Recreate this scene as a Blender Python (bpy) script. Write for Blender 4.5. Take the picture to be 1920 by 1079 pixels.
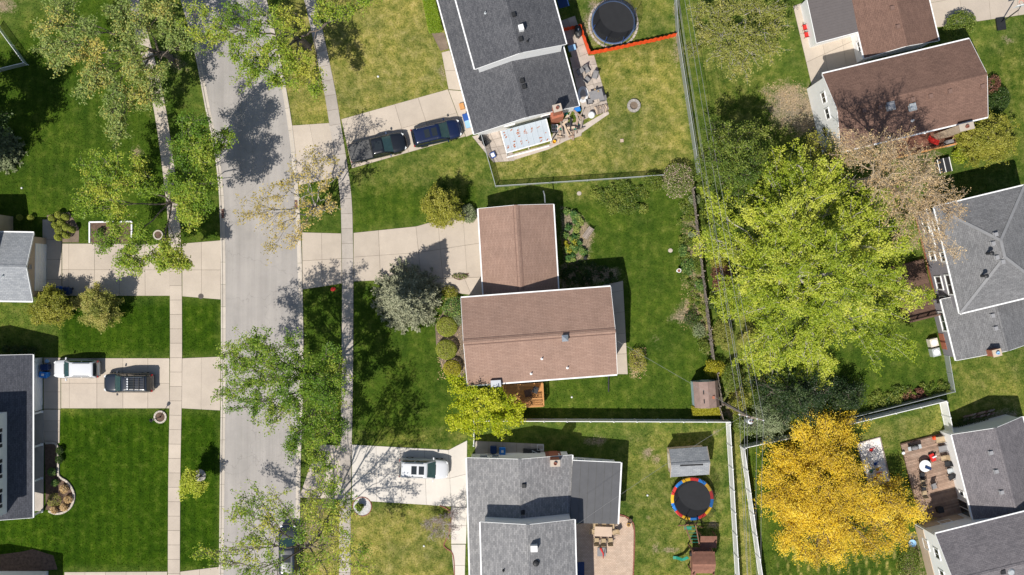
import bpy, math, random
import numpy as np
from mathutils import Vector, Matrix

# ------------------------------------------------------------------ camera, sky, sun, exposure
for o in list(bpy.data.objects):
    bpy.data.objects.remove(o)
scene = bpy.context.scene
COL = scene.collection
H, FPX, CX, CY = 95.0, 1805.0, 960.0, 539.5          # drone height in metres, focal length in photo pixels
SUN_EL, SUN_AZ = math.radians(57.0), math.radians(212.0)

cam_d = bpy.data.cameras.new('camera')
cam = bpy.data.objects.new('camera', cam_d)
COL.objects.link(cam)
cam.location = (0, 0, H)
cam_d.sensor_width = 36.0
cam_d.lens = 36.0 * FPX / 1920.0
cam_d.clip_end = 2000
scene.camera = cam

world = bpy.data.worlds.new('World')
scene.world = world
world.use_nodes = True
wn = world.node_tree.nodes
sky = wn.new('ShaderNodeTexSky')
sky.sky_type = 'NISHITA'
sky.sun_disc = False
sky.sun_elevation = SUN_EL
sky.sun_rotation = SUN_AZ
world.node_tree.links.new(sky.outputs[0], wn['Background'].inputs[0])
wn['Background'].inputs[1].default_value = 0.085

sun_d = bpy.data.lights.new('sun', 'SUN')
sun_d.energy = 4.6
sun_d.angle = math.radians(0.53)
sun_d.color = (1.0, 0.95, 0.87)
sun = bpy.data.objects.new('sun', sun_d)
COL.objects.link(sun)
sdir = Vector((math.sin(SUN_AZ) * math.cos(SUN_EL), math.cos(SUN_AZ) * math.cos(SUN_EL), math.sin(SUN_EL)))
sun.location = sdir * 120
sun.rotation_euler = (-sdir).to_track_quat('-Z', 'Y').to_euler()

scene.view_settings.view_transform = 'Standard'
scene.view_settings.look = 'None'
scene.view_settings.gamma = 1.0
scene.view_settings.exposure = 0.10
scene.view_settings.use_curve_mapping = False
scene.render.engine = 'CYCLES'

R = math.radians
random.seed(7)


def P(px, py, z=0.0):
    """photo pixel and a real height -> point of the place, in metres"""
    k = (H - z) / FPX
    return np.array(((px - CX) * k, (CY - py) * k, z))


def G(pts):
    return [P(x, y)[:2] for x, y in pts]


# ------------------------------------------------------------------ mesh helpers
class MB:
    def __init__(s):
        s.v, s.f, s.uv = [], [], {}

    def add(s, vs, fs, uvs=None):
        n = len(s.v)
        s.v += [tuple(float(c) for c in p) for p in vs]
        for i, f in enumerate(fs):
            if uvs and i in uvs:
                s.uv[len(s.f)] = uvs[i]
            s.f.append([n + k for k in f])
        return s

    def prism(s, pts, z0, z1):
        a = sum(pts[i][0] * pts[(i + 1) % len(pts)][1] - pts[(i + 1) % len(pts)][0] * pts[i][1] for i in range(len(pts)))
        if a < 0:
            pts = pts[::-1]
        n = len(pts)
        vs = [(p[0], p[1], z0) for p in pts] + [(p[0], p[1], z1) for p in pts]
        fs = [list(range(n - 1, -1, -1)), list(range(n, 2 * n))]
        fs += [[i, (i + 1) % n, n + (i + 1) % n, n + i] for i in range(n)]
        return s.add(vs, fs)

    def box(s, c, size, rz=0.0, m=None):
        hx, hy, hz = size[0] / 2, size[1] / 2, size[2] / 2
        vs = []
        ca, sa = math.cos(rz), math.sin(rz)
        for z in (-hz, hz):
            for x, y in ((-hx, -hy), (hx, -hy), (hx, hy), (-hx, hy)):
                if m is not None:
                    q = m @ Vector((x, y, z))
                    vs.append((c[0] + q[0], c[1] + q[1], c[2] + q[2]))
                else:
                    vs.append((c[0] + x * ca - y * sa, c[1] + x * sa + y * ca, c[2] + z))
        return s.add(vs, [[3, 2, 1, 0], [4, 5, 6, 7], [0, 1, 5, 4], [1, 2, 6, 5], [2, 3, 7, 6], [3, 0, 4, 7]])

    def beam(s, a, b, w, h):
        """box of width w (level) and height h from a to b"""
        a, b = Vector(a), Vector(b)
        d = (b - a)
        L = d.length
        if L < 1e-6:
            return s
        d.normalize()
        side = d.cross(Vector((0, 0, 1)))
        if side.length < 1e-4:
            side = Vector((1, 0, 0))
        side.normalize()
        up = side.cross(d)
        m = Matrix((d, side, up)).transposed()
        return s.box((a + b) / 2, (L, w, h), m=m)

    def tube(s, pts, r0, r1=None, n=6):
        pts = [np.array(p, float) for p in pts]
        if r1 is None:
            r1 = r0
        k = len(pts)
        vs, fs = [], []
        for i, p in enumerate(pts):
            d = pts[min(i + 1, k - 1)] - pts[max(i - 1, 0)]
            d = d / (np.linalg.norm(d) + 1e-9)
            a = np.array((0, 0, 1.0)) if abs(d[2]) < .9 else np.array((1.0, 0, 0))
            u = np.cross(d, a); u /= np.linalg.norm(u)
            w = np.cross(d, u)
            r = r0 + (r1 - r0) * i / max(k - 1, 1)
            for j in range(n):
                t = 2 * math.pi * j / n
                vs.append(p + r * (math.cos(t) * u + math.sin(t) * w))
        for i in range(k - 1):
            for j in range(n):
                fs.append([i * n + j, i * n + (j + 1) % n, (i + 1) * n + (j + 1) % n, (i + 1) * n + j])
        fs.append(list(range(n - 1, -1, -1)))
        fs.append([(k - 1) * n + j for j in range(n)])
        return s.add(vs, fs)

    def lathe(s, prof, c, n=16, sx=1.0, sy=1.0, rz=0.0):
        vs, fs = [], []
        k = len(prof)
        for r, z in prof:
            for j in range(n):
                t = 2 * math.pi * j / n
                x, y = r * sx * math.cos(t), r * sy * math.sin(t)
                vs.append((c[0] + x * math.cos(rz) - y * math.sin(rz), c[1] + x * math.sin(rz) + y * math.cos(rz), c[2] + z))
        for i in range(k - 1):
            for j in range(n):
                fs.append([i * n + j, i * n + (j + 1) % n, (i + 1) * n + (j + 1) % n, (i + 1) * n + j])
        fs.append(list(range(n - 1, -1, -1)))
        fs.append([(k - 1) * n + j for j in range(n)])
        return s.add(vs, fs)

    def slab(s, q, th):
        """sloped slab: q = four top corners (eave a, eave b, top b, top a); uv in metres"""
        q = [np.array(p, float) for p in q]
        lo = [p - np.array((0, 0, th)) for p in q]
        L = np.linalg.norm(q[1] - q[0]); W = np.linalg.norm(q[3] - q[0])
        u = (q[1] - q[0]) / L
        nn = np.cross(q[1] - q[0], q[3] - q[0]); nn = nn / np.linalg.norm(nn)
        v = np.cross(nn, u)
        uv = [(float(np.dot(p - q[0], u)), float(np.dot(p - q[0], v))) for p in q]
        f = [[0, 1, 2, 3], [7, 6, 5, 4], [0, 4, 5, 1], [1, 5, 6, 2], [2, 6, 7, 3], [3, 7, 4, 0]]
        if nn[2] < 0:
            f = [x[::-1] for x in f]
            uv = uv[::-1]
        return s.add(q + lo, f, {0: uv})

    def build(s, name, m, parent=None, smooth=False):
        off = wloc(parent)
        me = bpy.data.meshes.new(name)
        me.from_pydata([(x - off[0], y - off[1], z - off[2]) for x, y, z in s.v], [], s.f)
        if s.uv:
            ul = me.uv_layers.new(name='UVMap')
            for fi, uvs in s.uv.items():
                p = me.polygons[fi]
                for k, li in enumerate(p.loop_indices):
                    ul.data[li].uv = uvs[k]
        if smooth:
            for p in me.polygons:
                p.use_smooth = True
        if m is not None:
            me.materials.append(M[m] if isinstance(m, str) else m)
        o = bpy.data.objects.new(name, me)
        COL.objects.link(o)
        o.parent = parent
        return o


def wloc(o):
    x = np.zeros(3)
    while o is not None:
        x += np.array(o.location)
        o = o.parent
    return x


def tag(o, label, cat=None, group=None, kind=None):
    o['label'] = label
    if cat:
        o['category'] = cat
    if group:
        o['group'] = group
    if kind:
        o['kind'] = kind
    return o


def thing(name, loc, label, cat, group=None, kind=None):
    o = bpy.data.objects.new(name, None)
    o.empty_display_size = 0.2
    COL.objects.link(o)
    o.location = [float(c) for c in loc]
    return tag(o, label, cat, group, kind)


def piece(name, me, loc, rz=0.0, parent=None, scale=None):
    """an object on shared mesh data at a world position"""
    o = bpy.data.objects.new(name, me)
    COL.objects.link(o)
    off = wloc(parent)
    o.parent = parent
    o.location = [float(loc[i] - off[i]) for i in range(3)]
    o.rotation_euler = (0, 0, rz) if not isinstance(rz, (tuple, list)) else rz
    if scale is not None:
        o.scale = scale
    return o


def copy_tree(o, parent=None):
    c = o.copy()
    COL.objects.link(c)
    c.parent = parent
    for ch in list(o.children):
        copy_tree(ch, c)
    return c


def unit_box(name, m):
    me = bpy.data.meshes.new(name)
    b = MB().box((0, 0, 0), (1, 1, 1))
    me.from_pydata(b.v, [], b.f)
    me.materials.append(M[m])
    return me


def bulk_mesh(name, verts, faces4, m, parent=None, attrs=None, smooth=False):
    """numpy quads -> mesh object"""
    off = wloc(parent)
    verts = np.asarray(verts, np.float32) - off.astype(np.float32)
    faces4 = np.asarray(faces4, np.int32)
    nf, k = faces4.shape
    me = bpy.data.meshes.new(name)
    me.vertices.add(len(verts))
    me.vertices.foreach_set('co', verts.ravel())
    me.loops.add(nf * k)
    me.loops.foreach_set('vertex_index', faces4.ravel())
    me.polygons.add(nf)
    me.polygons.foreach_set('loop_start', np.arange(0, nf * k, k, dtype=np.int32))
    me.polygons.foreach_set('loop_total', np.full(nf, k, np.int32))
    if smooth:
        me.polygons.foreach_set('use_smooth', np.ones(nf, bool))
    for an, av in (attrs or {}).items():
        a = me.attributes.new(an, 'FLOAT', 'POINT')
        a.data.foreach_set('value', np.asarray(av, np.float32))
    me.update(calc_edges=True)
    me.validate()
    me.materials.append(M[m])
    o = bpy.data.objects.new(name, me)
    COL.objects.link(o)
    o.parent = parent
    return o


# ------------------------------------------------------------------ materials
M = {}


def _new(name):
    m = bpy.data.materials.new(name)
    m.use_nodes = True
    nt = m.node_tree
    M[name] = m
    return m, nt, nt.nodes, nt.links, nt.nodes['Principled BSDF']


def _noise(nd, lk, scale, detail=4, rough=.6, vec=None):
    n = nd.new('ShaderNodeTexNoise')
    n.inputs['Scale'].default_value = scale
    n.inputs['Detail'].default_value = detail
    n.inputs['Roughness'].default_value = rough
    if vec is not None:
        lk.new(vec, n.inputs['Vector'])
    return n.outputs['Fac']


def _ramp(nd, lk, fac, stops):
    r = nd.new('ShaderNodeValToRGB')
    e = r.color_ramp.elements
    while len(e) < len(stops):
        e.new(.5)
    for i, (p, c) in enumerate(stops):
        e[i].position = p
        e[i].color = (*c, 1) if len(c) == 3 else c
    lk.new(fac, r.inputs[0])
    return r.outputs[0]


def _math(nd, lk, op, a, b=None, clamp=False):
    n = nd.new('ShaderNodeMath')
    n.operation = op
    n.use_clamp = clamp
    for i, x in enumerate((a, b)):
        if x is None:
            continue
        if isinstance(x, (int, float)):
            n.inputs[i].default_value = x
        else:
            lk.new(x, n.inputs[i])
    return n.outputs[0]


def _mix(nd, lk, fac, a, b, typ='MIX'):
    n = nd.new('ShaderNodeMix')
    n.data_type = 'RGBA'
    n.blend_type = typ
    for i, x in ((0, fac), (6, a), (7, b)):
        if isinstance(x, (int, float)):
            n.inputs[i].default_value = x
        elif isinstance(x, (tuple, list)):
            n.inputs[i].default_value = (*x, 1)
        else:
            lk.new(x, n.inputs[i])
    return n.outputs[2]


def _pos(nd):
    return nd.new('ShaderNodeNewGeometry').outputs['Position']


def _bump(nd, lk, bsdf, h, strength, dist=.02):
    b = nd.new('ShaderNodeBump')
    b.inputs['Strength'].default_value = strength
    b.inputs['Distance'].default_value = dist
    lk.new(h, b.inputs['Height'])
    lk.new(b.outputs[0], bsdf.inputs['Normal'])


def surf(name, col, rough=.8, var=.25, scale=2.0, fine=25.0, metallic=0.0, spec=.3, objrand=0.0, bump=.0, alpha=None, stain=None, stain_amt=.0, coat=0.0):
    """general surface: broad and fine mottling, optional stains, optional variation from piece to piece"""
    m, nt, nd, lk, b = _new(name)
    pos = _pos(nd)
    n1 = _noise(nd, lk, scale, 5, .6, pos)
    n2 = _noise(nd, lk, fine, 3, .6, pos)
    f = _math(nd, lk, 'ADD', _math(nd, lk, 'MULTIPLY', n1, .6), _math(nd, lk, 'MULTIPLY', n2, .4))
    lo = tuple(c * (1 - var) for c in col)
    hi = tuple(min(1, c * (1 + var)) for c in col)
    c = _ramp(nd, lk, f, [(.32, lo), (.68, hi)])
    if stain is not None:
        sf = _noise(nd, lk, scale * .45, 6, .72, pos)
        sm = _ramp(nd, lk, sf, [(.48, (0, 0, 0)), (.72, (stain_amt,) * 3)])
        c = _mix(nd, lk, sm, c, stain)
    if objrand:
        oi = nd.new('ShaderNodeObjectInfo')
        k = _math(nd, lk, 'ADD', _math(nd, lk, 'MULTIPLY', oi.outputs['Random'], 2 * objrand), 1 - objrand)
        hsv = nd.new('ShaderNodeHueSaturation')
        lk.new(k, hsv.inputs['Value'])
        lk.new(c, hsv.inputs['Color'])
        c = hsv.outputs[0]
    lk.new(c, b.inputs['Base Color'])
    b.inputs['Roughness'].default_value = rough
    b.inputs['Metallic'].default_value = metallic
    b.inputs['Specular IOR Level'].default_value = spec
    if coat:
        b.inputs['Coat Weight'].default_value = coat
        b.inputs['Coat Roughness'].default_value = .12
    if alpha is not None:
        b.inputs['Alpha'].default_value = alpha
    if bump:
        _bump(nd, lk, b, n2, bump)
    return m


def roofing(name, c1, c2, c3, tab=.42, row=.17, edge=.35):
    """asphalt shingles: courses and tabs of slightly different granule colour"""
    m, nt, nd, lk, b = _new(name)
    uv = nd.new('ShaderNodeUVMap').outputs[0]
    br = nd.new('ShaderNodeTexBrick')
    lk.new(uv, br.inputs['Vector'])
    br.inputs['Color1'].default_value = (*c1, 1)
    br.inputs['Color2'].default_value = (*c2, 1)
    br.inputs['Mortar'].default_value = (*[x * edge for x in c1], 1)
    br.inputs['Scale'].default_value = 1.0
    br.inputs['Mortar Size'].default_value = .008
    br.inputs['Mortar Smooth'].default_value = .3
    br.inputs['Bias'].default_value = -.1
    br.inputs['Brick Width'].default_value = tab
    br.inputs['Row Height'].default_value = row
    pos = _pos(nd)
    n1 = _noise(nd, lk, 9.0, 4, .7, pos)
    c = _mix(nd, lk, _ramp(nd, lk, n1, [(.5, (0, 0, 0)), (.66, (.75, .75, .75))]), br.outputs['Color'], c3)
    n2 = _noise(nd, lk, .55, 5, .6, pos)
    c = _mix(nd, lk, 1.0, c, _ramp(nd, lk, n2, [(.3, (.90, .90, .90)), (.7, (1.07, 1.06, 1.05))]), 'MULTIPLY')
    n3 = _noise(nd, lk, 40, 2, .5, pos)
    c = _mix(nd, lk, 1.0, c, _ramp(nd, lk, n3, [(.3, (.8, .8, .8)), (.7, (1.2, 1.2, 1.2))]), 'MULTIPLY')
    # rain streaks run down the slope
    mp = nd.new('ShaderNodeMapping')
    mp.inputs['Scale'].default_value = (1.6, .12, 1)
    lk.new(uv, mp.inputs[0])
    n4 = _noise(nd, lk, 1.0, 4, .6, mp.outputs[0])
    c = _mix(nd, lk, 1.0, c, _ramp(nd, lk, n4, [(.3, (.95, .95, .95)), (.7, (1.03, 1.03, 1.03))]), 'MULTIPLY')
    lk.new(c, b.inputs['Base Color'])
    b.inputs['Roughness'].default_value = .92
    b.inputs['Specular IOR Level'].default_value = .2
    _bump(nd, lk, b, br.outputs['Fac'], -.6, .012)
    return m


def leafy(name, c1, c2, c3, trans=.35, rough=.5):
    """leaves: three tints picked by each leaf's own value, light shines through"""
    m, nt, nd, lk, b = _new(name)
    a = nd.new('ShaderNodeAttribute')
    a.attribute_name = 'tint'
    c = _ramp(nd, lk, a.outputs['Fac'], [(.1, c1), (.5, c2), (.92, c3)])
    lk.new(c, b.inputs['Base Color'])
    b.inputs['Roughness'].default_value = rough
    b.inputs['Specular IOR Level'].default_value = .35
    t = nd.new('ShaderNodeBsdfTranslucent')
    lk.new(c, t.inputs[0])
    mx = nd.new('ShaderNodeMixShader')
    mx.inputs[0].default_value = trans
    lk.new(b.outputs[0], mx.inputs[1])
    lk.new(t.outputs[0], mx.inputs[2])
    lk.new(mx.outputs[0], nd['Material Output'].inputs[0])
    return m


def grass_mat(name):
    m, nt, nd, lk, b = _new(name)
    pos = _pos(nd)

    def att(n):
        a = nd.new('ShaderNodeAttribute')
        a.attribute_name = n
        return a.outputs['Fac']
    nb = _noise(nd, lk, .22, 5, .65, pos)
    nm = _noise(nd, lk, 1.1, 5, .7, pos)
    nf = _noise(nd, lk, 7.0, 4, .7, pos)
    ng = _noise(nd, lk, 30.0, 3, .7, pos)
    base = _ramp(nd, lk, nm, [(.3, (.046, .090, .014)), (.5, (.094, .138, .026)), (.70, (.185, .205, .055))])
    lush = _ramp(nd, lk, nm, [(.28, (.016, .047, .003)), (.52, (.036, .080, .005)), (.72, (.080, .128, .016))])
    dry = _ramp(nd, lk, nm, [(.28, (.155, .175, .036)), (.5, (.30, .27, .080)), (.74, (.43, .36, .165))])
    soil = _ramp(nd, lk, nf, [(.3, (.20, .150, .105)), (.7, (.36, .29, .22))])

    def fuzzy(a, spread):
        s = _math(nd, lk, 'ADD', a, _math(nd, lk, 'MULTIPLY', _math(nd, lk, 'SUBTRACT', nm, .5), spread))
        s = _math(nd, lk, 'ADD', s, _math(nd, lk, 'MULTIPLY', _math(nd, lk, 'SUBTRACT', nf, .5), spread * .8))
        return s
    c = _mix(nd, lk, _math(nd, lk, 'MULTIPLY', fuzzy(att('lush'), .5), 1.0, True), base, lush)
    df = _math(nd, lk, 'ADD', fuzzy(att('dry'), 1.3), _math(nd, lk, 'MULTIPLY', _math(nd, lk, 'SUBTRACT', nb, .5), .5), True)
    df = _math(nd, lk, 'MULTIPLY', df, _math(nd, lk, 'ADD', _math(nd, lk, 'MULTIPLY', att('dry'), 2.2), .07, True))
    c = _mix(nd, lk, df, c, dry)
    sf = fuzzy(att('soil'), 1.6)
    sf = _ramp(nd, lk, sf, [(.38, (0, 0, 0)), (.85, (1, 1, 1))])
    c = _mix(nd, lk, sf, c, soil)
    c = _mix(nd, lk, 1.0, c, _ramp(nd, lk, ng, [(.25, (.62, .62, .62)), (.75, (1.35, 1.35, 1.35))]), 'MULTIPLY')
    c = _mix(nd, lk, 1.0, c, _ramp(nd, lk, nf, [(.25, (.55, .58, .55)), (.75, (1.42, 1.38, 1.3))]), 'MULTIPLY')
    c = _mix(nd, lk, 1.0, c, _ramp(nd, lk, nb, [(.32, (.70, .77, .80)), (.68, (1.28, 1.20, 1.06))]), 'MULTIPLY')
    # faint mower stripes where the turf is lush
    wv = nd.new('ShaderNodeTexWave')
    wv.inputs['Scale'].default_value = .30
    wv.inputs['Distortion'].default_value = 1.2
    wv.inputs['Detail'].default_value = 2
    wv.inputs['Detail Scale'].default_value = .6
    lk.new(pos, wv.inputs['Vector'])
    st = _ramp(nd, lk, wv.outputs['Fac'], [(.3, (.90, .92, .92)), (.7, (1.12, 1.09, 1.05))])
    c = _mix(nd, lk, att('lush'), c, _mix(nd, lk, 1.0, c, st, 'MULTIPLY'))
    lk.new(c, b.inputs['Base Color'])
    b.inputs['Roughness'].default_value = .85
    b.inputs['Specular IOR Level'].default_value = .02
    _bump(nd, lk, b, ng, .5, .04)
    return m


grass_mat('grass')
surf('road', (.37, .345, .325), .9, .10, .35, 18, stain=(.25, .24, .23), stain_amt=.5, bump=.15)
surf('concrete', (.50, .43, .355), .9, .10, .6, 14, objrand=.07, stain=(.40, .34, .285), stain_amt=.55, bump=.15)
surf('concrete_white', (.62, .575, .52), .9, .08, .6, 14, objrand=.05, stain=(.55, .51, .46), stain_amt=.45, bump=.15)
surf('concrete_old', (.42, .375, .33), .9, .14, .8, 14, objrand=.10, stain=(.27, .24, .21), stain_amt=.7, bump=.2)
surf('kerb', (.52, .465, .40), .9, .12, 1.2, 20, objrand=.06, stain=(.38, .33, .28), stain_amt=.5)
surf('joint', (.20, .165, .13), .95, .3, 3)
surf('paver', (.52, .40, .31), .9, .12, 1.0, 20, objrand=.10)
surf('flag', (.44, .38, .33), .9, .2, 1.5, 15, objrand=.14)
surf('soil', (.19, .145, .11), .95, .4, 1.6, 18, bump=.8)
surf('mulch', (.13, .085, .062), .95, .5, 3.5, 22, bump=1.0)
surf('gravel', (.36, .33, .30), .95, .35, 5, 30, bump=1.0)
surf('sand', (.78, .74, .70), .95, .12, 1.5, 20, bump=.5)
surf('tar', (.10, .10, .10), .9, .2)
roofing('roof_brown', (.315, .205, .158), (.365, .243, .190), (.285, .186, .148), .5, .15)
roofing('roof_rust', (.165, .100, .078), (.215, .130, .100), (.245, .150, .118), .4, .15)
roofing('roof_dark', (.075, .078, .088), (.118, .120, .130), (.165, .165, .175), .36, .16)
roofing('roof_grey', (.20, .20, .205), (.33, .325, .325), (.24, .24, .25), .34, .17)
roofing('roof_silver', (.27, .285, .305), (.36, .375, .39), (.22, .235, .255), .38, .17)
roofing('roof_slate', (.155, .155, .16), (.22, .22, .225), (.26, .26, .265), .40, .15)
roofing('roof_plum', (.145, .135, .145), (.205, .19, .20), (.24, .225, .235), .36, .15)
roofing('roof_navy', (.062, .066, .080), (.092, .096, .115), (.115, .12, .135), .40, .16)
surf('roof_felt', (.115, .116, .122), .95, .12, 1.0, 20)
surf('roof_shed', (.29, .205, .175), .95, .22, 1.8, 18)
surf('roof_metal', (.135, .12, .118), .6, .08, 2, 20)
surf('awning', (.44, .49, .53), .5, .05, 1, 10)
surf('rust', (.36, .12, .045), .9, .3, 6)
surf('white_trim', (.88, .88, .87), .5, .04, 1, 12)
surf('white_wall', (.86, .86, .85), .7, .05, 1.5, 15)
surf('cream_wall', (.66, .60, .50), .8, .06, 1.5, 15)
surf('tan_wall', (.55, .43, .32), .8, .10, 1.5, 15)
surf('grey_wall', (.26, .245, .27), .75, .06, 2.0, 15)
surf('silver_metal', (.55, .57, .60), .35, .08, 2, 15, metallic=.7)
surf('galvanised', (.50, .53, .54), .5, .10, 3, 15, metallic=.3)
surf('brick_red', (.40, .145, .085), .9, .25, 6, 25)
surf('brick_brown', (.26, .105, .075), .9, .25, 6, 25)
surf('dark_metal', (.03, .031, .034), .45, .2, 3)
surf('black_plastic', (.022, .023, .025), .5, .2, 3)
surf('vent_grey', (.30, .30, .31), .6, .1)
surf('wood_weathered', (.33, .275, .235), .9, .25, 3, 18, objrand=.20)
surf('wood_deck', (.32, .22, .165), .9, .28, 2.0, 18, objrand=.22, stain=(.45, .36, .29), stain_amt=.6)
surf('wood_cedar', (.54, .27, .10), .8, .15, 3, 18, objrand=.12)
surf('wood_red', (.24, .115, .080), .85, .25, 3, 18, objrand=.15)
surf('wood_brown', (.13, .078, .058), .9, .2, 3, 18, objrand=.15)
surf('wood_pole', (.27, .215, .175), .9, .2, 3, 18)
surf('bark', (.17, .14, .115), .95, .35, 5, 25, bump=.8)
surf('bark_pale', (.46, .42, .37), .9, .3, 5, 25, bump=.6)
surf('bark_tan', (.50, .39, .27), .9, .25, 5, 25, bump=.6)
surf('rubber', (.015, .015, .016), .8, .2)
surf('tramp_mat', (.022, .023, .026), .85, .15, 2)
surf('blue', (.020, .085, .33), .5, .1)
surf('blue_bright', (.02, .20, .62), .5, .1)
surf('blue_dark', (.010, .035, .12), .5, .1)
surf('blue_pale', (.30, .50, .72), .6, .1)
surf('red', (.58, .03, .025), .55, .12)
surf('orange', (.86, .085, .02), .6, .35, 3.5, 12)
surf('yellow', (.80, .46, .02), .6, .1)
surf('green_plastic', (.02, .24, .16), .6, .1)
surf('tan_fabric', (.42, .32, .20), .85, .12, 3)
surf('grey_fabric', (.24, .235, .24), .85, .12, 3)
surf('white_plastic', (.80, .81, .82), .5, .04)
surf('cyan_wall', (.36, .47, .50), .8, .1)
surf('purple', (.17, .08, .22), .8, .2)
surf('paint_white', (.64, .65, .67), .28, .02, 1, 8, spec=.5, coat=.8)
surf('paint_black', (.010, .012, .016), .28, .1, 1, 8, spec=.5, coat=.8)
surf('paint_navy', (.005, .012, .048), .28, .1, 1, 8, spec=.5, coat=.8)
surf('paint_dark', (.018, .024, .036), .28, .1, 1, 8, spec=.5, coat=.8)
surf('glass', (.022, .028, .032), .08, .1, 1, 8, spec=.6)
surf('windshield', (.035, .075, .075), .08, .15, 2, 8, spec=.6)
surf('chrome', (.70, .71, .73), .15, .05, metallic=1.0)
surf('lamp_glass', (.75, .77, .78), .15, .05)
surf('tail_lamp', (.50, .01, .01), .25, .05)
surf('net', (.03, .033, .04), .9, .1, alpha=.40)
surf('chain_mesh', (.50, .54, .54), .6, .1, alpha=.55)
surf('wire', (.26, .26, .26), .5, .1)
surf('iron', (.10, .085, .08), .8, .3)
surf('white_flower', (.80, .66, .66), .8, .1)
leafy('leaf_locust', (.17, .29, .025), (.32, .44, .04), (.56, .55, .085))
leafy('leaf_silver', (.22, .31, .075), (.36, .44, .12), (.64, .52, .12))
leafy('leaf_olive', (.24, .27, .05), (.38, .39, .085), (.54, .49, .15))
leafy('leaf_gold', (.42, .34, .06), (.60, .47, .11), (.72, .56, .22))
leafy('leaf_maple', (.22, .31, .018), (.42, .50, .035), (.68, .70, .11))
leafy('leaf_bright', (.30, .40, .012), (.54, .58, .02), (.74, .72, .08))
leafy('leaf_yellow', (.42, .30, .050), (.86, .60, .022), (.95, .74, .09), .3)
leafy('leaf_tan', (.48, .32, .14), (.66, .46, .22), (.78, .60, .35), .2)
leafy('leaf_dark', (.026, .060, .010), (.050, .098, .016), (.11, .155, .034), .2)
leafy('leaf_mid', (.085, .145, .018), (.16, .225, .028), (.29, .33, .06), .25)
leafy('leaf_shrub', (.19, .21, .022), (.33, .33, .04), (.48, .44, .085), .25)
leafy('leaf_box', (.19, .24, .025), (.31, .35, .045), (.44, .46, .08), .15)
leafy('leaf_lime', (.26, .26, .016), (.40, .37, .02), (.55, .48, .05), .2)
leafy('leaf_blue', (.13, .15, .085), (.29, .305, .19), (.47, .47, .315), .1, .7)
leafy('leaf_grey', (.15, .20, .09), (.25, .30, .15), (.37, .40, .23), .15, .7)
leafy('leaf_purple', (.13, .07, .085), (.27, .18, .19), (.40, .30, .30), .2)
leafy('leaf_pink', (.12, .19, .03), (.22, .27, .05), (.80, .55, .55), .2)
leafy('leaf_red', (.10, .03, .03), (.22, .09, .06), (.34, .18, .10), .2)
leafy('leaf_hosta', (.06, .15, .035), (.14, .26, .06), (.33, .38, .09), .2)
surf('cap_slate', (.25, .25, .255), .9, .12, 2, 20)
surf('vent_brown', (.20, .125, .10), .9, .1)


def paver_mat():
    m, nt, nd, lk, b = _new('paver_fine')
    pos = _pos(nd)
    br = nd.new('ShaderNodeTexBrick')
    lk.new(pos, br.inputs['Vector'])
    br.inputs['Color1'].default_value = (.50, .375, .285, 1)
    br.inputs['Color2'].default_value = (.58, .45, .35, 1)
    br.inputs['Mortar'].default_value = (.34, .25, .19, 1)
    br.inputs['Scale'].default_value = 1.0
    br.inputs['Brick Width'].default_value = .24
    br.inputs['Row Height'].default_value = .13
    br.inputs['Mortar Size'].default_value = .012
    n = _noise(nd, lk, 1.2, 4, .6, pos)
    c = _mix(nd, lk, 1.0, br.outputs['Color'], _ramp(nd, lk, n, [(.3, (.86, .86, .86)), (.7, (1.08, 1.07, 1.06))]), 'MULTIPLY')
    lk.new(c, b.inputs['Base Color'])
    b.inputs['Roughness'].default_value = .9
    _bump(nd, lk, b, br.outputs['Fac'], -.4, .01)


paver_mat()
surf('pebbles', (.52, .51, .50), .95, .35, 5, 30, bump=1.0)


def road_wear():
    """long faint wheel streaks, mends and spots"""
    nt = M['road'].node_tree
    nd, lk = nt.nodes, nt.links
    b = nd['Principled BSDF']
    old = b.inputs['Base Color'].links[0].from_socket
    mp = nd.new('ShaderNodeMapping')
    mp.inputs['Rotation'].default_value = (0, 0, R(-3))
    mp.inputs['Scale'].default_value = (1.1, .035, 1)
    lk.new(_pos(nd), mp.inputs[0])
    n = _noise(nd, lk, 1.0, 6, .65, mp.outputs[0])
    c = _mix(nd, lk, 1.0, old, _ramp(nd, lk, n, [(.3, (.84, .835, .83)), (.7, (1.10, 1.095, 1.08))]), 'MULTIPLY')
    v = nd.new('ShaderNodeTexVoronoi')
    v.feature = 'DISTANCE_TO_EDGE'
    v.inputs['Scale'].default_value = .16
    nz = nd.new('ShaderNodeTexNoise')
    nz.inputs['Scale'].default_value = 1.3
    nz.inputs['Detail'].default_value = 5
    ad = nd.new('ShaderNodeMix')
    ad.data_type = 'RGBA'
    ad.inputs[0].default_value = .06
    lk.new(_pos(nd), nz.inputs[0])
    va = nd.new('ShaderNodeVectorMath')
    va.operation = 'ADD'
    sc = nd.new('ShaderNodeVectorMath')
    sc.operation = 'SCALE'
    sc.inputs['Scale'].default_value = 1.6
    lk.new(nz.outputs['Color'], sc.inputs[0])
    lk.new(_pos(nd), va.inputs[0])
    lk.new(sc.outputs[0], va.inputs[1])
    lk.new(va.outputs[0], v.inputs['Vector'])
    cr = _ramp(nd, lk, v.outputs['Distance'], [(.0, (.80, .80, .80)), (.006, (1, 1, 1))])
    c = _mix(nd, lk, 1.0, c, cr, 'MULTIPLY')
    sp = _noise(nd, lk, 1.9, 2, .5, _pos(nd))
    c = _mix(nd, lk, 1.0, c, _ramp(nd, lk, sp, [(.70, (1, 1, 1)), (.80, (.78, .77, .76))]), 'MULTIPLY')
    lk.new(c, b.inputs['Base Color'])


road_wear()

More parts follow.
